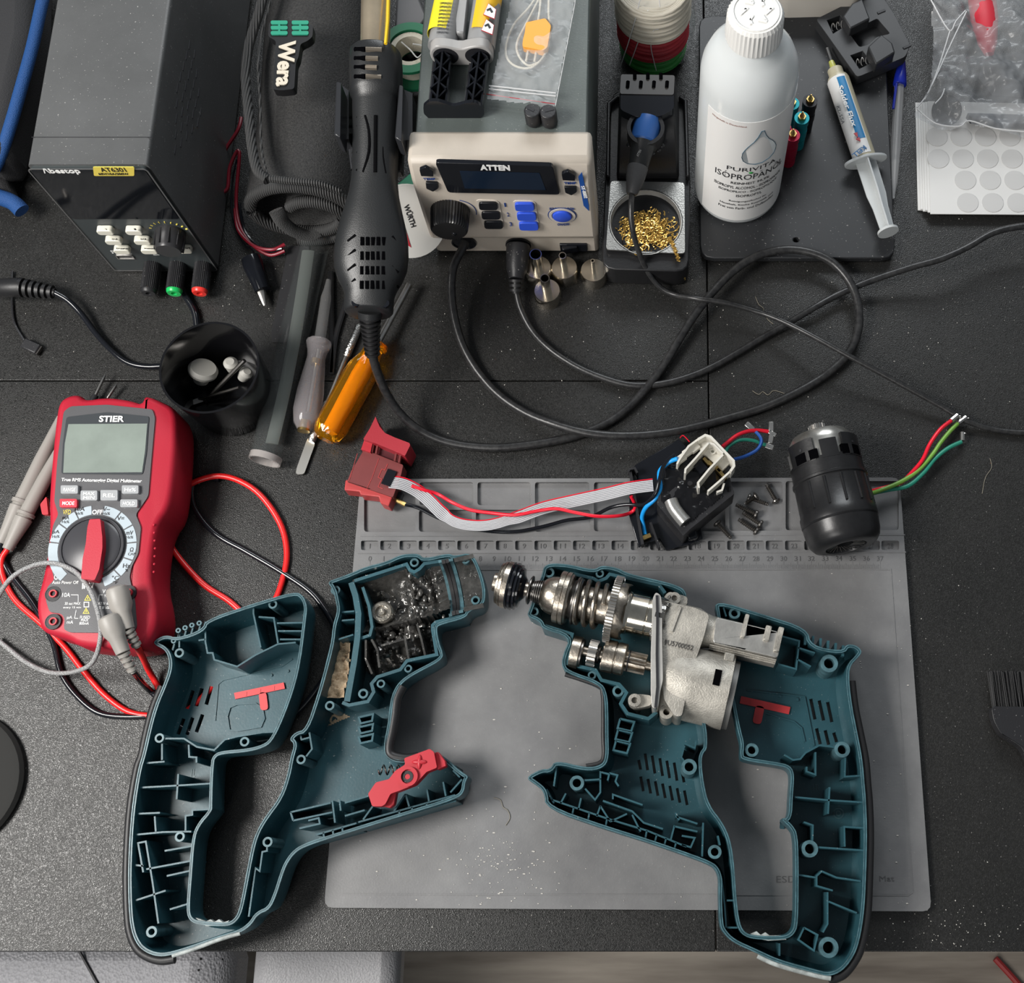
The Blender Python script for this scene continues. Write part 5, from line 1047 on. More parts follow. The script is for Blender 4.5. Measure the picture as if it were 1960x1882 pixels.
# mains cable with its plug
pcb = thing('mains_cable', 'black cable plugged into the front of the station, running off to the right', 'cable', P(990, 560))
A, C2 = P(992, 470, .022), P(988, 535, .018); part(pcb, 'plug_body', lathe(B(), A, C2, [(0, .0090), (.1, .0092), (.7, .0082), (.85, .0066), (1, .0058)], 20), BLK, bev=.0005)
relief(pcb, C2, P(988, 562, .013), .0060, .0054, RUB, 3)
part(pcb, 'cable', tube(B(), [P(*q) for q in [(988,556,.013),(996,590,.008),(1018,632,.004),(1052,668,.004),(1100,700,.004),(1150,722,.004),(1205,737,.004),(1258,736,.004),(1310,724,.004),(1360,704,.004),(1412,675,.004),(1460,646,.004),(1510,618,.005),(1560,588,.008),(1600,566,.008),(1650,544,.010),(1700,526,.014),(1750,510,.018),(1800,496,.022),(1850,474,.024),(1900,446,.024),(1950,434,.024),(2000,430,.024)]], .0026, 12), CORD)
# ================= items on top of the station =================
ep = thing('epoxy_syringe', 'twin barrel glue syringe with black plunger and yellow labels on the station top', 'syringe', P(880, 120, SZ))
for cx0, cx1, m in ((855,836,None),(925,910,None)):
    A, C2 = P(cx0+14, -40, SZ+.011), P(cx1+10, 92, SZ+.011)
    b = B(); lathe(b, A, C2, [(0, .0100), (1, .0100)], 26); part(ep, 'barrel', b, mat('barrel_grey', (.26, .26, .26), .35))
LY = mat('label_bright_yellow', (.80, .68, .03), .45); LO = mat('label_orange', (.82, .47, .02), .45)
def barrellabel(cx0, cx1, a0, a1, m, r=.0103, y0=-40, y1=70):
    A, C2 = P(cx0+14, y0, SZ+.011), P(cx1+10, y1, SZ+.011); M0 = frame(A, C2); L_ = (C2-A).length; b = B(); rs = []
    for i in range(13):
        a = math.radians(a0+(a1-a0)*i/12); d = V((math.cos(a), math.sin(a), 0)); rs.append([M0 @ (d*r), M0 @ (d*r+V((0, 0, L_))), M0 @ (d*(r+.0002)+V((0, 0, L_))), M0 @ (d*(r+.0002))])
    loft(b, rs); part(ep, 'label', b, m); return M0, L_
ep_=0
M0, L_ = barrellabel(855, 836, 60, 200, LY); M1, L1 = barrellabel(925, 910, -20, 120, LO)
fE = PZ(SZ+.0195)
for i in range(9):
    y = 4+i*7; tx(ep, '||ilIl|lil|IIl||', (842-i*.8,y+4), (864-i*.8,y+5), (842-i*.8,y), PZ(SZ+.0216), INKB)
for x, y in ((936,20),(932,50)):
    q = XY([(x-1,y-13),(x+13,y-2),(x+10,y+15),(x-10,y+7)], SZ+.0218); b = B(); plate(b, [q], SZ+.0212, SZ+.0218); part(ep, 'hazard_diamond', b, INKW); b = B(); strip(b, q, .0007, SZ+.0211, SZ+.0216, True); part(ep, 'hazard_border', b, REDP)
    b = B(); strip(b, XY([(x-4,y),(x+2,y-3),(x+6,y+4)], SZ+.0219), .0014, SZ+.0212, SZ+.0222); part(ep, 'hazard_symbol', b, INKB)
Yc = P(880, 70, SZ+.022).y; xa, xb = PY(824, 90, Yc).x, PY(946, 90, Yc).x; xm_ = (xa+xb)/2; hw = (xb-xa)/2
eo = [V((xm_+hw*u, SZ+v)) for u, v in ((-1,.011),(-.93,.018),(-.7,.0225),(-.35,.021),(0,.018),(.35,.021),(.7,.0225),(.93,.018),(1,.011),(.93,.004),(.7,.0008),(0,.0008),(-.7,.0008),(-.93,.004))]
b = B(); loft(b, [[V((p.x, y, p.y)) for p in chaikin(eo)] for y in (Yc, Yc-.008)]); part(ep, 'finger_flange', b, mat('flange_grey', (.34, .33, .32), .35), bev=.001)
for u in (-.5, .5): c = V((xm_+hw*u, Yc-.0078, SZ+.0112)); b = B(); cyl(b, c, c-V((0, .0004, 0)), .0088, 26); part(ep, 'barrel_mouth', b, INKB)
b = B(); plate(b, [XY([(872,-10),(896,-10),(888,66),(874,66)], SZ+.015)], SZ+.008, SZ+.017); part(ep, 'centre_rib', b, mat('barrel_clear', (.30, .30, .30), .3), bev=.001)
for x0, x1 in ((849,828),(920,896)):
    for dx in (-15, 0, 15):
        b = B(); strip(b, XY([(x0+dx*.9,88),(x1+8+dx,198)], SZ+.016), .0013, SZ+.003 if dx == 0 else SZ+.006, SZ+.0175 if dx == 0 else SZ+.013); part(ep, 'plunger_rib', b, BLKG)
    for i in range(3):
        y = 104+i*30; xm = x0+(x1+8-x0)*(y-88)/110
        b = B(); strip(b, XY([(xm-15,y+8),(xm,y-4),(xm+15,y+8)], SZ+.014), .001, SZ+.004, SZ+.0165); strip(b, XY([(xm-15,y+8),(xm-1,y+24),(xm+14,y+8)], SZ+.014), .001, SZ+.004, SZ+.0150); part(ep, 'plunger_brace', b, BLKG)
    b = B(); plate(b, [XY([(x0-18,90),(x0+17,90),(x1+25,198),(x1-9,198)], SZ+.004)], SZ+.001, SZ+.0035); part(ep, 'plunger_floor', b, INKB)
b = B(); q = [(810,206),(822,196),(838,196),(868,206),(896,199),(912,199),(926,210),(927,222),(912,235),(896,235),(870,228),(838,232),(822,230),(811,220)]; O = [V((PY(x, y, P(860, 212, SZ+.009).y).x, PY(x, y, P(860, 212, SZ+.009).y).z)) for x, y in q]; yy = P(868, 204, SZ+.009).y
loft(b, [[V((p.x, y, p.y)) for p in pxround(O, .002)] for y in (yy, yy-.0025)]); part(ep, 'thumb_plate', b, BLKG)
for x, y, lab in ((1022, 232, 'short black slotted rubber cap standing left of its twin on the station'), (1052, 234, 'short black slotted rubber cap standing right of its twin on the station')):
    cp = thing('slotted_cap', lab, 'cap', P(x, y, SZ), 'pair of slotted rubber caps'); c = P(x, y, SZ); b = B()
    lathe(b, c, c+V((0, 0, .013)), [(0, .0058), (.95, .0058), (1, .0053)], 12); part(cp, 'cap_body', b, BLK, bev=.0004)
    b = B(); box(b, c+V((-.0015 if x < 1030 else .001, .001, .0131)), (.0065, .0018, .0004), rz=-.5 if x < 1030 else .3); part(cp, 'slot', b, INKB)
FILM = mat('clear_film', (.9, .92, .93), .18, trans=.0, alpha=.22, bump=.9, bs=60)
bgz = thing('zip_bag', 'small clear zip bag with red line lying on the station top', 'plastic bag', P(1010, 190, SZ))
gpoly = XY([(985,-40),(1106,-40),(1100,10),(1062,208),(930,190),(940,160)], SZ+.006)
b = B(); field(b, gpoly, lambda p: SZ+.006+noise.fractal(V((p.x, p.y, 0))*60, 1, 2, 3)*.003, .0009); part(bgz, 'film', b, FILM)
b = B(); tube(b, [P(931,180,SZ+.006), P(1062,199,SZ+.006)], .0003, 5, smooth=False); part(bgz, 'red_line', b, REDP)
for y in (164, 170): b = B(); tube(b, [P(936,y,SZ+.007), P(1064,y+14,SZ+.007)], .0005, 5, smooth=False); part(bgz, 'zip_ridge', b, mat('film_ridge', (.6, .6, .6), .2))
b = B(); tube(b, [P(1106,-40,SZ+.007), P(1100,10,SZ+.007), P(1063,204,SZ+.007)], .0003, 5, smooth=False); part(bgz, 'film_edge', b, mat('film_ridge', (.6, .6, .6), .2))
tcp = thing('thermocouple', 'orange thermocouple connector with white braided leads inside the small zip bag', 'sensor', P(1022, 70, SZ))
WB = mat('white_braid', (.62, .58, .48), .7, bump=1, bs=1600)
b = B(); plate(b, [pxround(XY([(1007,44),(1044,36),(1055,50),(1048,92),(1040,98),(1000,90),(1001,78),(1005,62)], SZ+.006), .0015)], SZ+.0006, SZ+.0068); part(tcp, 'connector', b, mat('orange_plastic', (.85, .36, .04), .35), bev=.0008)
for pts in ([(1036,-30),(1034,10),(1030,40)], [(1052,-30),(1050,20),(1052,60),(1045,100),(1020,128),(990,128),(970,110),(970,80),(985,45),(1012,15),(1036,-20)], [(1046,-30),(1010,40),(990,80),(992,105),(1010,125),(1030,120)]):
    part(tcp, 'lead', tube(B(), [P(x, y, SZ+.002) for x, y in pts], .0008, 8), WB)
for x in (1012, 1028): b = B(); tube(b, [P(x, 90, SZ+.003), P(x-5, 118, SZ+.002)], .0009, 6, smooth=False); part(tcp, 'pin', b, WB)
# ================= solder spools left of the station =================
sp = thing('solder_reel', 'white paper labelled solder reel half hidden behind the hot air gun', 'solder reel', P(790, 470))
c = P(785, 425, .042); d = V((.30, -.55, .78)).normalized()
b = B(); lathe(b, c-d*.002, c, [(0, .027), (1, .027)], 40); part(sp, 'flange', b, mat('reel_white', (.58, .57, .54), .45))
b = B(); lathe(b, c-d*.018, c-d*.002, [(0, .015), (1, .015)], 30); part(sp, 'solder_core', b, STEEL)
b = B(); lathe(b, c-d*.020, c-d*.018, [(0, .027), (1, .027)], 40); part(sp, 'flange', b, mat('reel_white', (.58, .57, .54), .45))
fR = PN(c+d*.0002, d); tx(sp, 'W\u00dcRTH', (772,394), (787,436), (784,390), fR, INKB, bold=.03, name='brand_lettering')
b = B(); q = [fR(x, y)+d*.0002 for x, y in ((768,430),(776,438),(787,474),(781,470))]; vv = [b.verts.new(p) for p in q]; b.faces.new(vv); part(sp, 'red_mark', b, REDP)
gsp = thing('wire_reel', 'green reel of white wire behind the hot air gun', 'wire reel', P(785, 90))
c = P(785, 95, .030); b = B(); ringtube(b, c, c+V((0, 0, .003)), .024, .017, 40); ringtube(b, c-V((0, 0, .022)), c-V((0, 0, .019)), .024, .014, 40); part(gsp, 'flange', b, mat('reel_green', (.01, .13, .06), .35))
b = B(); ringtube(b, c-V((0, 0, .018)), c+V((0, 0, .001)), .016, .012, 32); part(gsp, 'wire_winding', b, WB)
b = B(); tube(b, [P(768,80,.034), P(785,95,.03), P(800,110,.034), P(812,90,.03), P(790,84,.034)], .0006, 6); part(gsp, 'loose_wire', b, mat('loose_white', (.6, .6, .58), .4))
pbx = solo('storage_box', 'grey ridged plastic box behind the green wire reel', 'box', plate(B(), [XY([(760,-30),(800,-10),(818,30),(800,55),(770,70),(755,50)], .03)], .0, .03), mat('box_grey', (.12, .12, .125), .5), bev=.002)
tcd = thing('package_card', 'green and blue printed package at the left foot of the station', 'package', P(785, 360))
b = B(); plate(b, [XY([(760,352),(786,330),(812,372),(806,398),(764,392)], .02)], .001, .02); part(tcd, 'card', b, mat('card_green', (.02, .16, .09), .5), bev=.001)
b = B(); plate(b, [XY([(776,376),(804,368),(812,395),(790,400)], .0204)], .0195, .0208); part(tcd, 'blue_panel', b, mat('card_blue', (.01, .20, .34), .5))
# ================= soldering iron stand =================
sd = thing('iron_stand', 'black soldering iron stand with steel plate and round bowl, right of the station', 'soldering stand', P(1235, 450))
SB = mat('stand_black', (.012, .012, .013), .35, bump=.1, bs=600)
zb = .024
b = B(); plate(b, [pxround(XY([(1172,172),(1312,172),(1322,350),(1318,520),(1152,515),(1158,340)], zb), .010)], .001, zb); part(sd, 'base', b, SB, bev=.004)
b = B(); strip(b, XY([(1164,345),(1166,205),(1182,192),(1194,192)], zb), .003, zb-.002, zb+.006); part(sd, 'base_lip', b, SB, bev=.001)
b = B(); strip(b, XY([(1300,192),(1312,200),(1316,345)], zb), .003, zb-.002, zb+.006); part(sd, 'base_lip', b, SB, bev=.001)
SPL = mat('brushed_plate', (.62, .61, .58), .3, .95, bump=.2, bs=700, var=.15)
hc = P(1236, 425, zb+.004); hr = 72*sc(1236, 425, zb)
b = B(); plate(b, [pxround(XY([(1169,347),(1310,350),(1311,486),(1160,478)], zb+.004), .003), circ(hc.xy, hr*.96, 36)], zb+.003, zb+.0045); part(sd, 'steel_plate', b, SPL)
b = B(); lathe(b, V((hc.x, hc.y, zb+.0045)), V((hc.x, hc.y, zb-.014)), [(0, hr*.98), (.0, hr*.94), (.5, hr*.86), (.9, hr*.6), (1, .001)], 40, cap=False); part(sd, 'bowl', b, mat('bowl_steel', (.62, .61, .58), .45, .75))
zt2 = .075
b = B(); q = [(1190,150,.080),(1290,150,.080),(1292,180,.080),(1188,180,.080)]
loft(b, [[P(1184,210,zb), P(1300,212,zb), P(1300,345,zb), P(1180,345,zb)], [P(1186,170,.058), P(1296,172,.058), P(1297,290,.052), P(1182,290,.052)], [P(1190,142,.080), P(1292,144,.080), P(1294,232,.070), P(1184,230,.070)]]); part(sd, 'tower', b, SB, bev=.002)
fT = lambda x, y: P(x, y, .0795)
b = B(); plate(b, [pxround(XY([(1188,142),(1292,144),(1290,182),(1186,180)], .081), .002)], .074, .0812); part(sd, 'vent_plate', b, mat('stand_grey', (.03, .028, .027), .45), bev=.0006)
for i in range(4): b = B(); tube(b, [P(1202+25*i,156,.0812), P(1201+25*i,168,.0812)], .0014, 8, smooth=False); part(sd, 'vent_slot', b, VOID)
for i in range(3): b = B(); tube(b, [P(1215+25*i,141,.0812), P(1215+25*i,152,.0812)], .0014, 8, smooth=False); part(sd, 'vent_slot', b, VOID)
b = B(); plate(b, [pxround(XY([(1188,180),(1290,182),(1290,212),(1266,226),(1218,228),(1187,214)], .078), .003)], .072, .0805); part(sd, 'rest_hood', b, BLKG, bev=.0015)
b = B(); A, C2 = P(1236, 244, .078), P(1236, 262, .064); ringtube(b, A, C2, .0140, .0112); part(sd, 'iron_mouth', b, SB)
b = B()
for a in range(7):
    t = math.radians(200+a*23); c = P(1236+34*math.cos(t), 268-30*math.sin(t)*.9, .062-.0*a); sphere(b, c, .0022, (1, 1, .5), 8, 6)
part(sd, 'grip_pad', b, SB)
wl = P(1238, 432, zb+.002)
WOOL = mat('brass_wool', (.66, .42, .11), .28, .7, var=.3, vs2=400)
b = B(); random.seed(3)
for i in range(520):
    r = math.sqrt(random.random())*hr*.84; a = random.uniform(0, 6.283); x, y = wl.x+.0005+r*math.cos(a), wl.y-.004+r*math.sin(a)*.80
    z0 = zb-.003+random.uniform(0, .007)*(1-(r/hr)**2); pts = []
    h = random.uniform(.0015, .0032); ph = random.uniform(0, 6)
    for k in range(6): pts.append(V((x+h*math.cos(ph+k*1.1)+k*.0005*math.cos(a), y+h*math.sin(ph+k*1.1)+k*.0004*math.sin(ph), z0+.0012*math.sin(k*1.7+ph))))
    tube(b, pts, .00042, 4, k=2, flat=.5)
field(b, [V((wl.x+.0005+hr*.82*math.cos(t), wl.y-.004+hr*.76*math.sin(t))) for t in [i*.2 for i in range(31)]], lambda p: zb-.004+abs(noise.noise(V((p.x, p.y, 0))*420))*.004, .0007)
wo = solo('brass_wool', 'curly brass cleaning wool in the stand bowl with a strand hanging out', 'brass wool', b, WOOL, kind='stuff')
b = B(); pts = []
for i in range(60):
    t = i/59; x = 1282+28*t**.8; y = 455+80*t; p = P(x, y, zb+.006-max(0, t-.4)*.045*.9 if t > .4 else zb+.006); pts.append(p+V((.0013*math.cos(i*1.9), .0006*math.sin(i*1.3), .0012*math.sin(i*1.9))))
tube(b, pts, .0006, 5, k=2); b.verts.ensure_lookup_table(); 
bs_ = part(wo, 'hanging_strand', b, WOOL)
ir = thing('soldering_iron', 'black soldering iron with blue collar parked in the stand, cable curling forward', 'soldering iron', P(1225, 320))
A, C2 = P(1239, 243, .072), P(1209, 372, .062); M0 = frame(A, C2)
b = B(); lathe(b, A, C2, [(-.12, .0092), (.0, .0106), (.22, .0104), (.24, .0095)], 26); part(ir, 'blue_collar', b, mat('collar_blue', (.02, .08, .26), .35))
b = B(); lathe(b, A, C2, [(.22, .0098), (.25, .0092), (.58, .0074), (.60, .0066)], 24); part(ir, 'handle', b, GP)
b = B(); lathe(b, A, C2, [(.58, .0066), (.60, .0078), (.75, .0072), (.98, .0044), (1, .0036)], 24); part(ir, 'cable_boot', b, mat('boot_grey', (.05, .05, .052), .5, bump=.3, bs=900))
part(ir, 'cable', tube(B(), [P(*q) for q in [(1210,368,.062),(1208,395,.060),(1210,435,.052),(1222,480,.036),(1240,520,.020),(1262,548,.010),(1290,564,.008),(1335,572,.016),(1390,580,.015),(1450,597,.012),(1500,616,.016),(1560,646,.020),(1620,679,.020),(1680,711,.016),(1740,744,.012),(1800,777,.008),(1850,806,.005),(1900,822,.003),(1950,828,.003),(2000,828,.003)]], .0021, 12), CORD)
tx(ir, 'ATTEN', (1222,300), (1228,288), (1218,298), PZ(.079), GREY)
# ================= bag of wire coils =================
wb = thing('wire_coil_bag', 'clear bag of white, red and green wire coils behind the iron stand', 'bag', P(1245, 60))
for (cx, cy, z0, rr_, n, m) in ((1250, 92, .003, .027, 7, mat('wire_green', (.03, .24, .04), .5)), (1250, 66, .027, .0285, 8, mat('wire_red', (.36, .02, .03), .5)), (1250, 28, .054, .0295, 10, mat('wire_cream', (.50, .46, .38), .5))):
    c = P(cx, cy, z0); b = B(); pr_ = [(0, .015)]
    for i in range(n):
        for k in range(6): pr_.append(((i+k/6)*.0033*1000, rr_*(.95+.03*math.sin(i*2.3))+.0015*math.sin(math.pi*k/6)))
    pr_ += [(n*3.3, .028), (n*3.3, .015)]; lathe(b, c, c+V((0, 0, .001)), pr_, 40, up=(0, 1, 0)); part(wb, 'wire_coil', b, m)
    for i in range(4):
        b = B(); k = .78+.06*i; tube(b, [c+V((math.cos(a)*rr_*k, math.sin(a)*rr_*k, n*.0033+.0012+.0008*math.sin(3*a+i))) for a in [2*math.pi*j/24 for j in range(24)]], .0013, 8, closed=True, k=1); part(wb, 'loose_turn', b, m)
b = B(); c = P(1250, 40, .0); rings_ = []
for z, r in ((.001, .033), (.03, .0345), (.06, .0335), (.092, .031)): rings_.append([V((c.x+math.cos(a)*r*(1+.05*math.sin(5*a+z*90)), P(1250, 75, 0).y+math.sin(a)*r*(1+.05*math.sin(7*a+z*60)), z)) for a in [2*math.pi*j/40 for j in range(40)]])
loft(b, rings_, False, False); part(wb, 'bag_film', b, FILM)
b = B(); 
for pts in ([(1225,0,.095),(1215,40,.08),(1200,90,.05),(1186,130,.02)], [(1262,0,.095),(1264,50,.075),(1250,60,.07),(1246,90,.05),(1256,135,.02)], [(1240,20,.09),(1225,70,.06),(1205,125,.02)]):
    tube(b, [P(*q) for q in pts], .0004, 5)
part(wb, 'film_crease', b, mat('film_ridge', (.6, .6, .6), .2))
# ================= black plate, bottle and what stands there =================
pz = .009
pl = thing('base_plate', 'flat black rounded plate with a small hole under the white bottle', 'plate', P(1525, 300))
b = B(); plate(b, [pxround(XY([(1338,30),(1692,30),(1714,494),(1340,494)], pz), .011), circ(P(1524, 459, pz).xy, .0022, 16)], .003, pz); part(pl, 'plate_body', b, mat('plate_black', (.020, .021, .023), .42, dust=.35), bev=.0008)
for x, y in ((1360,60),(1680,60),(1360,470),(1685,470)): b = B(); c = P(x, y, 0); cyl(b, c, c+V((0, 0, .003)), .006, 14); part(pl, 'foot', b, RUB)
bo = thing('alcohol_bottle', 'tall translucent white bottle with ribbed cap and printed paper label', 'bottle', (0, 0, 0))
bc_ = V((P(1410, 372, pz).x, .534, pz)); bo.location = bc_; ax = V((0, 0, 1))
BM = mat('bottle_milky', (.84, .87, .87), .22, trans=.3, ior=1.3)
def bl_(prof, n=56): return lathe(B(), bc_, bc_+V((0, 0, .001)), [(z*1000, r) for z, r in prof], n, up=(0, 1, 0))
part(bo, 'bottle_body', bl_([(0,.029),(.002,.032),(.006,.0335),(.150,.0335),(.158,.0325),(.168,.029),(.176,.0235),(.182,.018),(.190,.017)]), BM)
b = B(); n = 80
def capr(r, k): return [bc_+V((math.cos(2*math.pi*i/n)*(r+(k if i % 2 else 0)), math.sin(2*math.pi*i/n)*(r+(k if i % 2 else 0)), 0)) for i in range(n)]
loft(b, [[q+V((0, 0, z)) for q in capr(r, k)] for z, r, k in ((.186, .0182, .0), (.188, .0182, .0006), (.206, .0178, .0006), (.2085, .0166, 0))]); part(bo, 'cap', b, WHT, ang=25)
b = B(); c = bc_+V((0, 0, .2085)); ringtube(b, c, c+V((0, 0, .0006)), .0150, .0142, 40)
for i in range(6): a = i*1.05; p = c+V((math.cos(a)*.008, math.sin(a)*.008, .0003)); box(b, p, (.0055, .0016, .0008), rz=a+.8); box(b, p+V((.001, .002, 0)), (.004, .0012, .0008), rz=a)
part(bo, 'cap_relief', b, WHT)
# label wrapped round the front: cylinder mapping, angle from camera-facing side
def cylpt(px, py, r=.0338):
    d = ray(px, py); o = V((0, 0, H)); a = d.x**2+d.y**2; q = o-bc_; bb = 2*(q.x*d.x+q.y*d.y); cc = q.x**2+q.y**2-r*r; D = bb*bb-4*a*cc
    t = (-bb-math.sqrt(max(0, D)))/(2*a); return o+d*t
LBL = mat('label_paper', (.78, .77, .75), .4)
b = B(); rs = []
p0, p1 = cylpt(1344, 385), cylpt(1480, 300); a0 = math.atan2(p0.y-bc_.y, p0.x-bc_.x); a1 = a0+math.radians(150); zl0 = .018; zl1 = .147
for i in range(31):
    a = a0+(a1-a0)*i/30; rs.append([V((bc_.x+math.cos(a)*r, bc_.y+math.sin(a)*r, z)) for r, z in ((.0335, zl0), (.0338, zl0), (.0338, zl1), (.0335, zl1))])
loft(b, rs); part(bo, 'paper_label', b, LBL)
def wrapped(s, a_c, z, h, width, m, bold=0., slant=0.):      # lettering bent round the bottle, one object per line
    cu = bpy.data.curves.new('t', 'FONT'); cu.body = s; cu.offset = bold; cu.resolution_u = 2; o = bpy.data.objects.new('lettering', cu); COL.objects.link(o)
    WR.append((o, a_c, z, h, width, m))
WR = []
ac = a0+math.radians(66)
for s, z, h, wd, bd in (('PURIVITA', .0780, .0048, .038, 0), ('ISOPROPANOL', .0670, .0070, .056, .0), ('REINHEIT 99,9%', .0600, .0036, .030, .01), ('ISOPROPYL ALCOHOL - ISOPROPANOL', .0542, .0036, .056, .01), ('ISOPROPILICO - ISOPROPYLIQUE', .0486, .0034, .048, .01), ('ISOPROPYL', .0432, .0034, .020, .01), ('Reinigungsalkohol f\u00fcr', .0355, .0026, .030, .01), ('Haushalt, K\u00fcche Kosmetik und', .0308, .0026, .044, .01), ('Frei von Farb- und Duftstoffen', .0258, .0030, .046, .01)):
    wrapped(s, ac, z, h, wd, INKB, bd)
wrapped('Hergestellt in Deutschland', ac-.62, .1320, .0022, .026, mat('red_brown_ink', (.25, .05, .02), .5))
def cylq(u, z, r=.0341): a = ac+u/.034; return V((bc_.x+math.cos(a)*r, bc_.y+math.sin(a)*r, z))
DROP = mat('drop_print', (.40, .44, .46), .35, col2=(.62, .66, .67), vs2=50)
b = B(); dpl = [V((q.x*1.3, .0945+(q.y-.0765)*1.15)) for q in chaikin([(0,.115),(.003,.104),(.008,.096),(.0105,.088),(.0085,.080),(0,.0765),(-.0085,.080),(-.0105,.088),(-.008,.096),(-.003,.104)], 1)]
loops = [[cylq(q[0]+.004, q[1], r) for q in dpl] for r in (.0338, .0340)]; loft(b, loops); part(bo, 'drop_picture', b, DROP, label='printed picture of a water drop')
b = B(); tube(b, [cylq(q[0]+.004, q[1]) for q in dpl], .00025, 5, closed=True, k=1); part(bo, 'drop_outline', b, mat('drop_blue', (.03, .09, .14), .4))
b = B(); tube(b, [cylq(*q) for q in ((-.020,.0765),(-.020,.0845),(.0,.0845))], .0002, 5, smooth=False); tube(b, [cylq(*q) for q in ((-.020,.0765),(.021,.0765),(.021,.0845),(.006,.0845))], .0002, 5, k=2); part(bo, 'label_frame', b, INKB)
b = B(); sphere(b, cylq(-.001, .0850), .0012, (1.4, .4, 1), 8, 6); part(bo, 'green_leaf_print', b, mat('leaf_green', (.02, .22, .04), .5))
# flux syringe
fx = thing('flux_syringe', 'clear flux syringe with blue and white label and drawn plunger on the black plate', 'syringe', P(1650, 300, pz))
zs_ = pz+.0095; CLR = mat('syringe_clear', (.55, .56, .55), .25, alpha=.55)
A, C2 = P(1605, 155, zs_), P(1657, 308, zs_)
part(fx, 'barrel', lathe(B(), A, C2, [(-.14, .0062), (-.04, .0062), (-.035, .0082), (0, .0090), (1, .0090)], 24), mat('flux_amber', (.46, .42, .30), .3))
M0 = frame(A, C2); L_ = (C2-A).length
def wrap(a0, a1, t0, t1, r, m, nm):
    b = B(); rs = []
    for i in range(15):
        a = math.radians(a0+(a1-a0)*i/14); d = V((math.cos(a), math.sin(a), 0)); rs.append([M0 @ (d*r+V((0, 0, t0*L_))), M0 @ (d*r+V((0, 0, t1*L_))), M0 @ (d*(r+.0002)+V((0, 0, t1*L_))), M0 @ (d*(r+.0002)+V((0, 0, t0*L_)))])
    loft(b, rs); part(fx, nm, b, m)
wrap(66, 200, .0, .97, .0091, LBL, 'paper_label'); wrap(72, 112, .03, .80, .0093, mat('label_blue', (.01, .19, .42), .4), 'blue_band')
tx(fx, 'Solder Flux', (1603,165), (1631,243), (1612,161), PZ(zs_+.0100), INKW, bold=.02)
tx(fx, 'KL-55A', (1601,204), (1611,238), (1607,202), PZ(zs_+.0080), INKB)
tx(fx, 'KELL', (1653,278), (1630,296), (1657,286), PZ(zs_+.0097), mat('kell_blue', (.01, .12, .30), .4), bold=.02)
b = B(); q = XY([(1634,255),(1641,253),(1642,263)], zs_+.01); plate(b, [q], zs_+.0093, zs_+.0100); part(fx, 'red_arrow', b, REDP); b = B(); plate(b, [XY([(1638,266),(1645,262),(1647,270)], zs_+.01)], zs_+.0092, zs_+.0100); part(fx, 'red_arrow', b, REDP)
part(fx, 'needle_hub', lathe(B(), P(1591, 118, zs_), P(1603, 150, zs_), [(0, .0022), (.5, .0030), (.6, .0042), (1, .0044)], 14), mat('hub_yellow', (.42, .42, .10), .3))
part(fx, 'needle', tube(B(), [P(1583, 92, zs_+.001), P(1592, 120, zs_)], .0013, 8, smooth=False), STEEL)
FLG = mat('frosted_plastic', (.50, .52, .52), .3)
d = (C2-A).normalized(); xd = V((0, 0, 1)).cross(d).normalized(); zd = d.cross(xd)
if zd.z < 0: zd = -zd
b = B(); o8 = [xd*.0175*math.copysign(abs(math.cos(t))**1.3, math.cos(t))+zd*.0092*math.sin(t) for t in [2*math.pi*i/28 for i in range(28)]]
cF = P(1656, 306, zs_); loft(b, [[cF+q for q in o8], [cF+q+d*.0025 for q in o8]]); part(fx, 'finger_flange', b, FLG, bev=.0006)
C3 = P(1699, 441, zs_-.001); L3 = (C3-cF); b = B()
for vdir, w0 in ((xd, 1.), (zd, 1.)):
    rr = []
    for t, w_ in ((0, .0082), (.5, .0078), (.68, .0062), (1, .0055)):
        c = cF+L3*t; n2 = zd if vdir is xd else xd; rr.append([c+vdir*w_+n2*.0006, c-vdir*w_+n2*.0006, c-vdir*w_-n2*.0006, c+vdir*w_-n2*.0006])
    loft(b, rr)
part(fx, 'plunger', b, FLG)
part(fx, 'thumb_disc', lathe(B(), C3, C3+d*.002, [(0, .0083), (1, .0083)], 26), FLG)
# five probe pins
def pin(x, y, m, lab, zh=.046):
    t = thing('probe_pin', lab, 'probe pin', (0, 0, 0), 'standing coloured probe pins'); c = P(x, y, pz+zh); c.z = pz; t.location = c
    def q(z0, z1, r, m2, nm, n=20, r2=None): return part(t, nm, cyl(B(), c+V((0, 0, z0)), c+V((0, 0, z1)), r, n, r2), m2)
    for i in range(6): q(.001+i*.0024, .0026+i*.0024, .0055, m, 'grip_ring'); q(.0026+i*.0024, .0034+i*.0024, .0050, STEEL, 'groove')
    q(.0152, .024, .0058, m, 'pin_sleeve'); q(.0242, .031, .0054, m, 'pin_sleeve'); q(.0312, .038, .0058, m, 'pin_sleeve')
    q(.038, .0405, .0032, BRASS, 'brass_nut', 6); q(.0405, .046, .0020, BRASS, 'brass_tip', 12, .0004)
TQ = mat('pin_teal', (.01, .26, .30), .3, .5); CR = mat('pin_crimson', (.35, .01, .04), .3, .5); BK = mat('pin_black', (.012, .012, .014), .3, .3)
pin(1553, 181, BK, 'black probe pin standing right of the teal ones'); pin(1518, 186, TQ, 'teal probe pin at the back, against the bottle'); pin(1537, 214, TQ, 'teal probe pin in front of the black one')
pin(1502, 232, CR, 'crimson probe pin mostly hidden behind the bottle'); pin(1519, 247, CR, 'crimson probe pin at the front of the cluster')
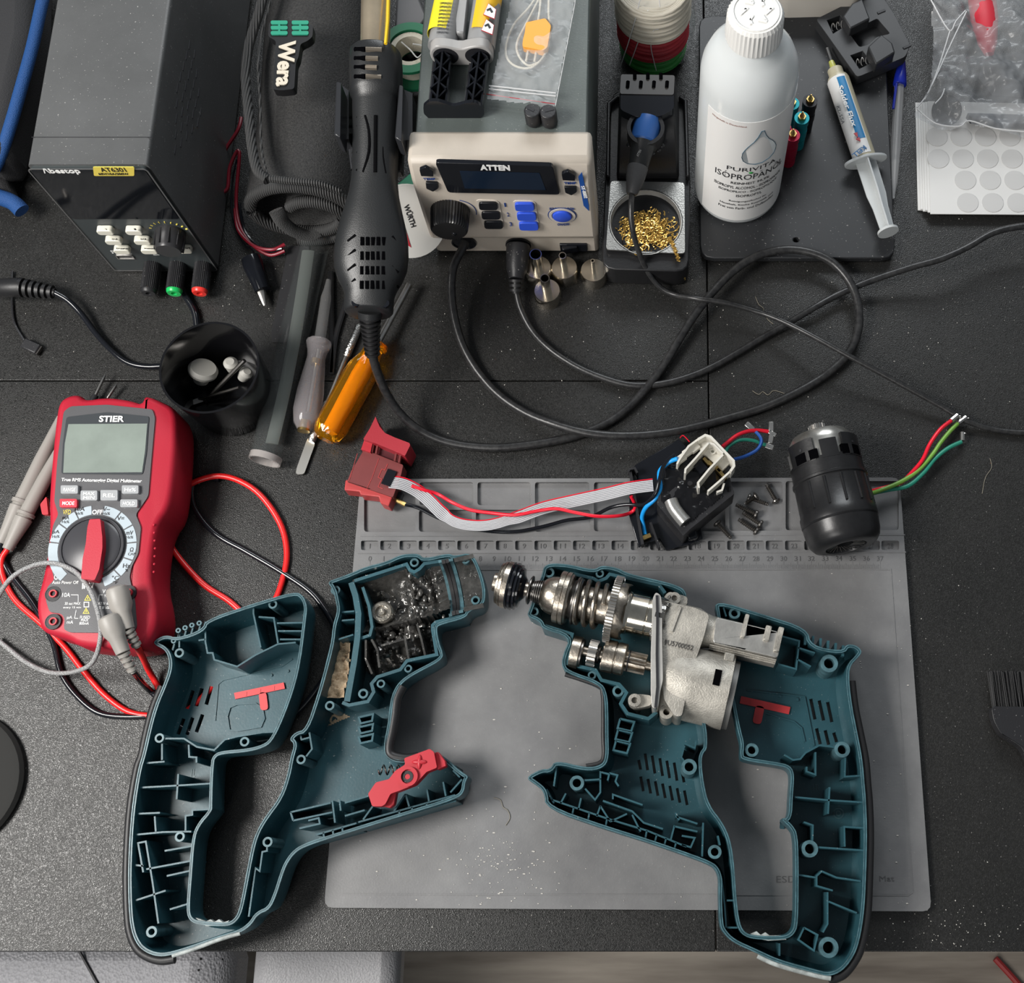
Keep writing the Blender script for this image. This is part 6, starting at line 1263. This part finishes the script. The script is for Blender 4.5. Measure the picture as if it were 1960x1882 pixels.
# coil holder block and pen
hb = thing('iron_tip_holder', 'black moulded block with two clips, springs and a square window on the plate', 'holder', P(1650, 70, pz))
zh = pz+.012; HBM = mat('holder_block', (.028, .029, .031), .45)
hx = lambda zx, zy: (1540+zx/4.667, zy/4.667)
b = B(); plate(b, [pxround(XY([hx(100,170),hx(420,10),hx(700,-30),hx(800,120),hx(945,400),hx(905,505),hx(470,690)], zh), .003), XY([hx(200,180),hx(320,135),hx(375,225),hx(255,300)], zh), XY([hx(410,495),hx(520,455),hx(600,560),hx(490,615)], zh), pxround(XY([hx(395,290),hx(650,165),hx(765,300),hx(640,330),hx(560,400),hx(490,420)], zh), .002)], pz+.002, zh); plate(b, [XY([hx(110,175),hx(700,-20),hx(930,400),hx(900,500),hx(470,680)], zh)], pz, pz+.002); part(hb, 'block', b, HBM, bev=.0005)
for q in ([hx(430,10),hx(520,-30),hx(590,150),hx(410,240),hx(345,130)], [hx(570,400),hx(690,290),hx(790,370),hx(815,450),hx(640,560)]):
    b = B(); plate(b, [XY(q, zh+.012)], zh-.002, zh+.010); part(hb, 'clip', b, HBM, bev=.0012)
for x0, y0 in ((255, 245), (475, 565)):
    for i in range(3): b = B(); c = P(*hx(x0+i*42, y0-i*12), zh-.003); tube(b, [c+V((math.cos(a)*.0012, math.sin(a)*.003, math.sin(a)*.001)) for a in [i2*.8 for i2 in range(7)]], .0005, 5); part(hb, 'spring_coil', b, STEEL)
for x, y in ((685, 105), (915, 418)): b = B(); box(b, P(*hx(x, y), zh), (.007, .002, .0015), rz=.45); part(hb, 'notch', b, INKB)
pn = thing('ballpoint_pen', 'clear ballpoint pen with blue cap lying right of the black plate', 'pen', P(1715, 250))
part(pn, 'cap', lathe(B(), P(1726, 118, .007), P(1722, 164, .007), [(0, .0030), (.5, .0046), (.95, .0056), (1, .0050)], 18), mat('cap_blue', (.008, .02, .30), .3))
part(pn, 'cap_clip', tube(B(), [P(1716, 160, .012), P(1710, 208, .010)], .0011, 6, smooth=False), mat('cap_blue', (.008, .02, .30), .3))
part(pn, 'barrel', lathe(B(), P(1722, 160, .006), P(1709, 382, .005), [(0, .0042), (.6, .0042), (.85, .0032), (1, .0010)], 8), mat('pen_clear', (.42, .42, .42), .15, alpha=.5))
part(pn, 'ink_refill', tube(B(), [P(1722, 160, .006), P(1710, 380, .005)], .0011, 8, smooth=False), mat('refill_white', (.5, .5, .5), .3))
part(pn, 'pen_tip', cyl(B(), P(1709, 380, .005), P(1709, 392, .005), .0011, 8, .0004), INKB)
# white appliance at the back, sticker sheets, plastic bag with red handle
b = B(); plate(b, [pxround(XY([(1478,-60),(1478,22),(1500,30),(1640,26),(1660,-10),(1660,-60)], .012), .006)], pz, .035); solo('white_box', 'rounded cream white box behind the bottle at the top edge', 'box', b, mat('cream_plastic', (.60, .56, .50), .45), bev=.004)
ss = thing('sticker_sheets', 'stack of white sheets with rows of pale round stickers at the right', 'paper sheets', P(1870, 300))
PAP = mat('sheet_paper', (.62, .615, .60), .6)
for i, (dx, dy) in enumerate(((0,0),(5,-2),(10,2),(14,0),(19,4),(24,7))):
    z = .0006+.0011*i; b = B(); plate(b, [XY([(1752+dx,196-dy*.4),(2050,200),(2050,404+dy),(1757+dx,402+dy)], z+.001)], z, z+.0008); part(ss, 'sheet', b, PAP)
STK = mat('round_sticker', (.50, .495, .485), .5)
zk = .0071
for r, (y, x0) in enumerate(((262,1793),(304,1796),(345,1800),(388,1804))):
    for c_ in range(5):
        if c_ == 0 and r > 1: continue
        x = x0+46.5*c_+r*.5*c_; c = P(x, y, zk); b = B(); plate(b, [circ(c.xy, 20.5*sc(x, y, zk), 28)], zk-.0004, zk+.0002); part(ss, 'round_sticker', b, STK)
pb = thing('plastic_bag', 'crumpled clear plastic bag over the sticker sheets holding a red handled tool', 'plastic bag', P(1880, 120))
b = B(); poly = XY([(1782,-60),(1785,30),(1790,60),(1778,170),(1752,206),(1758,222),(1800,236),(1835,242),(1855,231),(1900,245),(1960,252),(2060,258),(2060,-60)], .028)
field(b, poly, lambda p: .024+noise.fractal(V((p.x, p.y, 0))*28, 1, 2, 4)*.010+.004*math.sin(p.x*120+p.y*80), .0011); part(pb, 'bag_film', b, mat('crumpled_film', (.45, .46, .47), .2, alpha=.42, bump=1, bs=45))
b = B(); 
for pts in ([(1782,0),(1816,58),(1830,40),(1848,20)], [(1818,60),(1796,130),(1775,180),(1755,206)], [(1850,22),(1822,80),(1790,150),(1770,190)], [(1755,208),(1790,236),(1836,242),(1855,231),(1905,246),(1960,252),(2040,258)], [(1790,198),(1802,185),(1808,170)]):
    tube(b, [P(x, y, .033) for x, y in pts], .0006, 6, k=4)
part(pb, 'film_edge', b, mat('film_ridge2', (.55, .55, .55), .2))
rt = thing('red_handle_tool', 'tool with red handle seen through the crumpled clear bag', 'tool', P(1885, 60))
b = B(); lathe(b, P(1876, -30, .014), P(1893, 104, .014), [(0, .012), (.5, .0115), (.85, .008), (1, .004)], 18, sy=.7); part(rt, 'handle', b, mat('handle_red', (.60, .03, .05), .4))
b = B(); plate(b, [XY([(1880,110),(1960,100),(1960,190),(1900,185),(1870,150)], .012)], .008, .013); part(rt, 'blade', b, mat('dark_blade', (.02, .021, .023), .4), bev=.001)
b = B(); cyl(b, P(1812,212,.009), P(1812,212,.016), .012, 24); cyl(b, P(1808,178,.017), P(1808,178,.028), .0024, 12); solo('suction_cup', 'dark round part showing at the lower left corner of the clear bag', 'suction cup', b, BLKG)
b = B(); plate(b, [XY([(1850,222),(1960,225),(2050,225),(2050,248),(1900,240),(1858,232)], .012)], .009, .016); solo('dark_pouch_strip', 'dark folded strip inside the lower edge of the clear bag', 'strip', b, mat('dark_blue_grey', (.03, .035, .045), .4))
# ================= nozzles =================
NZ = mat('nozzle_bright', (.60, .55, .47), .2, 1, var=.15, vs2=60, bump=.05, bs=60)
for x, y, rt_, zt_, lab, dx in ((1030,512,12,.034,'wide steel nozzle at the back beside the black plug',1.), (1080,512,7.5,.032,'brownish steel nozzle with a medium tube in the middle',1.), (1136,517,4.2,.028,'steel nozzle with the thinnest tube at the right',1.), (1047,556,9.5,.033,'steel nozzle with a medium wide tube standing nearest the camera',1.)):
    t = thing('air_nozzle', lab, 'nozzle', (0, 0, 0), 'round hot air nozzles'); c = P(x, y, .013); c.z = 0; t.location = c; s = sc(x, y, .013)
    part(t, 'nozzle_base', lathe(B(), c, c+V((0, 0, .013)), [(0, .0104), (.9, .0104), (1, .0096)], 36), NZ)
    part(t, 'nozzle_tube', ringtube(B(), c+V((0, 0, .0128)), c+V((0, 0, zt_)), rt_*s*.95, rt_*s*.95-.0006, 28), NZ)
    b = B(); plate(b, [circ(c.xy, rt_*s*.9, 20)], .0126, .0133); part(t, 'nozzle_mouth', b, VOID)
# ================= tools in the middle =================
gt = thing('clear_tube', 'long clear plastic tube with a grey strip inside, left of the screwdrivers', 'tube', P(540, 700))
A, C2 = P(603, 470, .0115), P(506, 884, .0115)
part(gt, 'tube_wall', ringtube(B(), A, C2, .0112, .0105, 32), mat('tube_clear', (.10, .11, .11), .05, alpha=.14))
part(gt, 'end_rim', ringtube(B(), P(510, 872, .0115), C2, .0117, .0104, 32), mat('tube_rim', (.50, .46, .44), .15, alpha=.5))
b = B(); q = [P(x, y, .0115) for x, y in ((590,480),(572,600),(546,740),(520,850))]; tube(b, q, .0048, 8, flat=.25, k=4); part(gt, 'grey_strip', b, mat('tube_liner', (.13, .145, .135), .35))
cs = thing('clear_screwdriver', 'slim screwdriver with clear ribbed handle beside the plastic tube', 'screwdriver', P(590, 740))
CH = mat('clear_handle', (.42, .39, .40), .08, alpha=.34, coat=.3)
A, C2 = P(611, 652, .010), P(582, 822, .012)
part(cs, 'handle', lathe(B(), A, C2, [(0, .0088), (.04, .0098), (.12, .0078), (.2, .0070), (.32, .0080), (.6, .0104), (.8, .0108), (.93, .0088), (1, .0052)], 10), CH, bev=.0006)
part(cs, 'shaft_core', lathe(B(), P(611, 670, .010), P(590, 790, .012), [(0, .0024), (1, .0022)], 10), STEEL)
part(cs, 'brass_end', cyl(B(), P(584, 806, .012), P(581, 826, .012), .0046, 16), BRASS)
part(cs, 'ferrule', cyl(B(), P(605, 688, .012), P(603, 698, .012), .0040, 14), BRASS)
part(cs, 'clear_sleeve', lathe(B(), P(612, 652, .010), P(629, 536, .010), [(0, .0042), (.7, .0040), (.85, .0026), (1, .0018)], 14), mat('sleeve_clear', (.20, .20, .20), .1, alpha=.4))
ys_ = thing('yellow_screwdriver', 'screwdriver with translucent amber handle, its shaft passing under the cable', 'screwdriver', P(660, 760))
AMB = mat('amber_handle', (1., .45, .01), .05, trans=.9, ior=1.25, coat=.3)
A, C2 = P(716, 668, .014), P(621, 842, .014); M0 = frame(A, C2); n = 40; L_ = (C2-A).length
b = B(); rs = []
for t, r in ((0, .0070), (.04, .0074), (.10, .0080), (.2, .0112), (.3, .0120), (.88, .0120), (.96, .0100), (1, .0060)):
    rs.append([M0 @ V((math.cos(2*math.pi*i/n)*r*(1+(.07*math.cos(6*2*math.pi*i/n) if .15 < t < .9 else 0)), math.sin(2*math.pi*i/n)*r*(1+(.07*math.cos(6*2*math.pi*i/n) if .15 < t < .9 else 0)), t*L_)) for i in range(n)])
loft(b, rs); part(ys_, 'handle', b, AMB)
part(ys_, 'inner_shaft', lathe(B(), A+(C2-A)*.05, A+(C2-A)*.9, [(0, .0045), (.3, .0060), (1, .0050)], 12), mat('amber_core', (.80, .42, .01), .4))
part(ys_, 'guard', lathe(B(), P(724, 654, .014), A, [(0, .0040), (.2, .0085), (.6, .0095), (1, .0070)], 20), AMB)
part(ys_, 'hook_tab', tube(B(), [P(726, 662, .014), P(736, 664, .014), P(734, 676, .014)], .0016, 6), AMB)
part(ys_, 'shaft', tube(B(), [P(720, 660, .014), P(782, 545, .012)], .0030, 12, smooth=False), STEEL)
sp_ = thing('metal_spudger', 'thin steel spudger with knurled grips and flat rounded end under the amber handle', 'spudger', P(620, 800))
A, C2 = P(688, 622, .004), P(596, 846, .004); M0 = frame(A, C2)
part(sp_, 'rod', lathe(B(), A, C2, [(0, .0022), (.98, .0022), (1, .0015)], 12), STEEL)
KN = mat('knurled_steel', (.6, .6, .58), .25, 1, bump=1, bs=900)
part(sp_, 'knurled_grip', lathe(B(), A, A+(C2-A)*.28, [(0, .0020), (.05, .0030), (.95, .0030), (1, .0022)], 14), KN); part(sp_, 'knurled_grip', lathe(B(), A+(C2-A)*.66, C2, [(0, .0022), (.05, .0030), (.95, .0030), (1, .0022)], 14), KN)
b = B(); plate(b, [pxround(XY([(590,838),(600,842),(603,850),(582,908),(566,908),(568,896),(586,846)], .003), .002)], .0018, .0032); part(sp_, 'flat_end', b, mat('satin_steel', (.50, .49, .46), .35, .9))
dr = thing('dark_ruler', 'dark translucent flat card with rounded corner under the clear tube', 'card', P(545, 600))
b = B(); plate(b, [pxround(XY([(552,470),(592,470),(560,655),(520,655),(518,640)], .002), .002)], .0004, .0016); part(dr, 'card_body', b, mat('dark_film', (.03, .03, .032), .2, dust=.3))
tw = thing('tweezers', 'matt black tweezers lying open between the two screwdrivers', 'tweezers', P(640, 650))
for pts in ([(633,520),(634,600),(636,680),(634,714)], [(634,716),(641,650),(655,600),(670,550),(676,520)]): b = B(); tube(b, [P(x, y, .003) for x, y in pts], .0022, 6, flat=.5, k=4); part(tw, 'arm', b, mat('tweezer_black', (.015, .015, .016), .3))
# fine debris
rnd = random.Random(5)
b = B()
for i in range(520):
    x, y = rnd.uniform(0, 1960), rnd.uniform(380, 1815)
    if i % 3: x, y = rnd.choice([(rnd.gauss(1780, 120), rnd.gauss(1780, 30)), (rnd.gauss(1700, 200), rnd.gauss(620, 120)), (rnd.gauss(1000, 200), rnd.gauss(650, 120)), (rnd.gauss(430, 80), rnd.gauss(520, 60))])
    if y > 1815: continue
    inm = 650 < x < 1745 and 915 < y < 1740
    c = P(x, y, .0048 if inm else .0002); r = rnd.uniform(.00018, .0005); sphere(b, c, r, (1, 1, .6), 5, 4)
for i in range(260):
    x, y = rnd.choice([(rnd.gauss(960, 60), rnd.gauss(1660, 45)), (rnd.uniform(660, 1740), rnd.uniform(1080, 1735))])
    if not (660 < x < 1745 and 1095 < y < 1735): continue
    sphere(b, P(x, y, .0048), rnd.uniform(.0002, .0005), (rnd.uniform(.6, 2.4), 1, .4), 5, 4)
solo('dust_specks', 'pale dust specks scattered over the desk and mat', 'dust', b, mat('dust_speck', (.5, .48, .44), .9), kind='stuff')
for l, lab in (([(1784,880),(1782,905),(1773,918),(1772,940)], None), ([(1895,878),(1898,895),(1886,915),(1880,945)], 'curly pale hair lying on the desk near the right edge'), ([(945,1527),(958,1532),(963,1545),(972,1552),(976,1566),(968,1580)], 'curled pale hair lying on the mat between the two housings'), ([(1446,568),(1452,582),(1461,590),(1462,598),(1470,612),(1480,620)], 'short pale hair beside the thin iron cable'), ([(1440,748),(1452,755),(1460,750),(1470,756),(1480,748),(1492,750),(1508,756)], 'wavy pale hair above the thick cable loop')):
    if lab: solo('hair', lab, 'hair', tube(B(), [P(x, y, .0050 if l[0][0] == 945 else .0004) for x, y in l], .00025, 5), mat('hair_pale', (.20, .18, .14), .6), group='stray hairs on the desk')
# ================= brush, chair =================
br = thing('flat_brush', 'black flat brush with dark bristles entering from the right edge', 'brush', P(1935, 1360))
zb_ = .012; b = B(); rnd = random.Random(9)
for i in range(170):
    x = 1900+130*i/170; x1 = x-10+rnd.uniform(-2, 2)+(x-1900)*.02; z = rnd.uniform(.004, .011); tube(b, [P(x, 1356, z), P(x1, 1284+rnd.uniform(0, 3), z)], .00035, 4, smooth=False)
part(br, 'bristles', b, mat('bristle', (.02, .02, .021), .4), kind='stuff')
b = B(); plate(b, [pxround(XY([(1897,1352),(2060,1354),(2060,1500),(1975,1470),(1955,1430),(1915,1404),(1902,1380)], zb_), .003)], .002, zb_); part(br, 'brush_handle', b, BLK, bev=.0025)
c = P(-92, 1495, .006); b = B(); lathe(b, V((c.x, c.y, 0)), V((c.x, c.y, .007)), [(0, .047), (.5, .0475), (.9, .0455), (1, .042)], 48); solo('dark_disc', 'smooth dark round pad cut off by the left edge of the picture', 'disc', b, mat('disc_dark', (.022, .022, .021), .75, spec=.2))  # flat disc standing in for an unidentified dark round shape
ch = thing('office_chair', 'black perforated leather office chair with a padded armrest tucked under the desk', 'chair', (-.45, -.35, -.74))
def perf():
    m = mat('perforated_leather', (.15, .15, .155), .42, bump=0)
    def fn(N, L, b):
        tc = N.new('ShaderNodeTexCoord'); v = N.new('ShaderNodeTexVoronoi'); v.inputs['Scale'].default_value = 120; v.inputs['Randomness'].default_value = 0.15
        L.new(tc.outputs['Object'], v.inputs['Vector']); r = N.new('ShaderNodeValToRGB'); r.color_ramp.elements[0].position = .14; r.color_ramp.elements[1].position = .2; r.color_ramp.elements[0].color = (.003, .003, .003, 1); r.color_ramp.elements[1].color = (.36, .36, .38, 1)
        L.new(v.outputs['Distance'], r.inputs['Fac']); L.new(r.outputs['Color'], b.inputs['Base Color'])
        v2 = N.new('ShaderNodeTexVoronoi'); v2.inputs['Scale'].default_value = 420; L.new(tc.outputs['Object'], v2.inputs['Vector']); bp = N.new('ShaderNodeBump'); bp.inputs['Strength'].default_value = .8; bp.inputs['Distance'].default_value = .001; L.new(v2.outputs['Distance'], bp.inputs['Height']); L.new(bp.outputs['Normal'], b.inputs['Normal'])
    addnodes(m, fn); return m
b = B(); box(b, (-.62, -.33, -.28), (.52, .62, .09)); part(ch, 'seat', b, perf(), bev=.03)
b = B(); a0, a1 = P(482, 1830, -.07).x, P(764, 1830, -.07).x; box(b, ((a0+a1)/2, -.16, -.085), (a1-a0, .32, .035)); part(ch, 'armrest', b, mat('armrest_pad', (.26, .26, .27), .4, bump=.9, bs=700), bev=.012)
b = B(); box(b, ((a0+a1)/2+.01, -.2, -.2), (.04, .05, .2)); part(ch, 'armrest_post', b, BLK, bev=.004)
b = B(); cyl(b, (-.62, -.33, -.33), (-.62, -.33, -.68), .03, 20); part(ch, 'column', b, BLK)
for i in range(5):
    a = i*1.2566+.3; e = V((-.62+.28*math.cos(a), -.33+.28*math.sin(a), -.69)); b = B(); tube(b, [V((-.62, -.33, -.66)), e], .018, 8, smooth=False); part(ch, 'base_arm', b, BLK)
    b = B(); cyl(b, e+V((-.01, 0, -.022)), e+V((.01, 0, -.022)), .026, 16); part(ch, 'castor', b, BLK)
b = B(); tube(b, [P(482-i*0, 1826, -.234) for i in range(1)]+[V((-.80, -.10, -.236))], .001, 4, smooth=False) if False else None
b = B(); q0, q1 = P(120, 1824, -.234), P(190, 1890, -.234); tube(b, [q0+V((0, .02, 0)), q1], .0012, 6, smooth=False); part(ch, 'seat_seam', b, INKB)
fl = thing('floor_cable', 'red cable on the floor near the lower right corner', 'cable', P(1920, 1860, -.735))
part(fl, 'cable', tube(B(), [P(1905, 1835, -.735), P(1950, 1885, -.735), P(1975, 1920, -.735)], .004, 8), mat('dark_red_cable', (.35, .03, .03), .5))
def bake_wrapped():
    dg = bpy.context.evaluated_depsgraph_get()
    for o, a_c, z, h, wd, m in WR:
        me = bpy.data.meshes.new_from_object(o.evaluated_get(dg)); v_ = me.vertices
        x0 = min(v.co.x for v in v_); x1 = max(v.co.x for v in v_); y0 = min(v.co.y for v in v_); y1 = max(v.co.y for v in v_)
        for v in v_:
            u = ((v.co.x-x0)/(x1-x0)-.5)*wd; a = a_c+u/.034; zz = z+(v.co.y-y0)/(y1-y0)*h
            v.co = V((math.cos(a)*.03405, math.sin(a)*.03405, zz))
        me.materials.clear(); me.materials.append(m); q = bpy.data.objects.new('lettering', me); COL.objects.link(q); q.parent = bo; bpy.data.objects.remove(o)
bpy.context.view_layer.update(); bake_wrapped(); bake_texts()

# ---- give lettering and small pieces their own parent part ----
RULES = {'multimeter': [('lettering', 'button'), ('jack_socket', 'jack'), ('display', 'display_bezel'), ('brand_lettering', 'display_bezel'), ('dial_pointer', 'dial_disc'), ('lettering', 'face_plate')],
 'power_supply': [('knob_ridge', 'knob'), ('post_cap', 'binding_post'), ('usb_slot', 'usb_port'), ('lettering', 'button'), ('brand_lettering', 'display_window')],
 'hot_air_gun': [('collar_slot', 'handle'), ('grip_notch', 'handle'), ('grip_groove', 'handle'), ('vent_slot', 'handle'), ('side_slot', 'handle'), ('handle_screw', 'handle'), ('arrow_mark', 'handle')],
 'hot_air_station': [('display', 'display_bezel'), ('brand_lettering', 'display_bezel'), ('knob_dimple', 'air_knob'), ('rocker', 'rocker_switch'), ('lettering', 'front_bezel')],
 'hammer_gearbox': [('vent_slot', 'motor_bell'), ('lettering', 'cast_body'), ('oil_hole', 'sleeve')],
 'alcohol_bottle': [('cap_relief', 'cap'), ('drop_picture', 'paper_label'), ('drop_outline', 'paper_label'), ('label_frame', 'paper_label'), ('green_leaf_print', 'paper_label'), ('lettering', 'paper_label')],
 'flux_syringe': [('blue_band', 'paper_label'), ('lettering', 'paper_label'), ('red_arrow', 'paper_label')],
 'tool_roll': [('badge_emblem', 'badge'), ('brand_lettering', 'badge')], 'epoxy_syringe': [('hazard_diamond', 'label'), ('hazard_border', 'label'), ('hazard_symbol', 'label'), ('lettering', 'label')],
 'drill_housing_half': [('lettering', 'shell_body'), ('date_stamp', 'shell_body'), ('floor_relief', 'shell_body')], 'repair_mat': [('well_number', 'mat_body'), ('ruler_number', 'mat_body'), ('ruler_ticks', 'mat_body')],
 'iron_stand': [('vent_slot', 'vent_plate')], 'slotted_cap': [('slot', 'cap_body')]}
def base(o): return o.name.split('.')[0]
def cen(o):
    bb = [V(c) for c in o.bound_box]; return (bb[0]+bb[6])/2
kids = {}
for o in list(bpy.data.objects):
    if o.parent and o.parent.type == 'EMPTY' and not o.parent.parent: kids.setdefault(o.parent, []).append(o)
for r_, cs_ in kids.items():
    for a, b_ in RULES.get(base(r_), []):
        tg = [c for c in cs_ if base(c) == b_]
        for c in cs_:
            if base(c) == a and tg and c.parent is r_:
                q = min(tg, key=lambda t: (cen(t)-cen(c)).length)
                if b_ == 'button' and (cen(q)-cen(c)).length > .008: continue
                c.parent = q
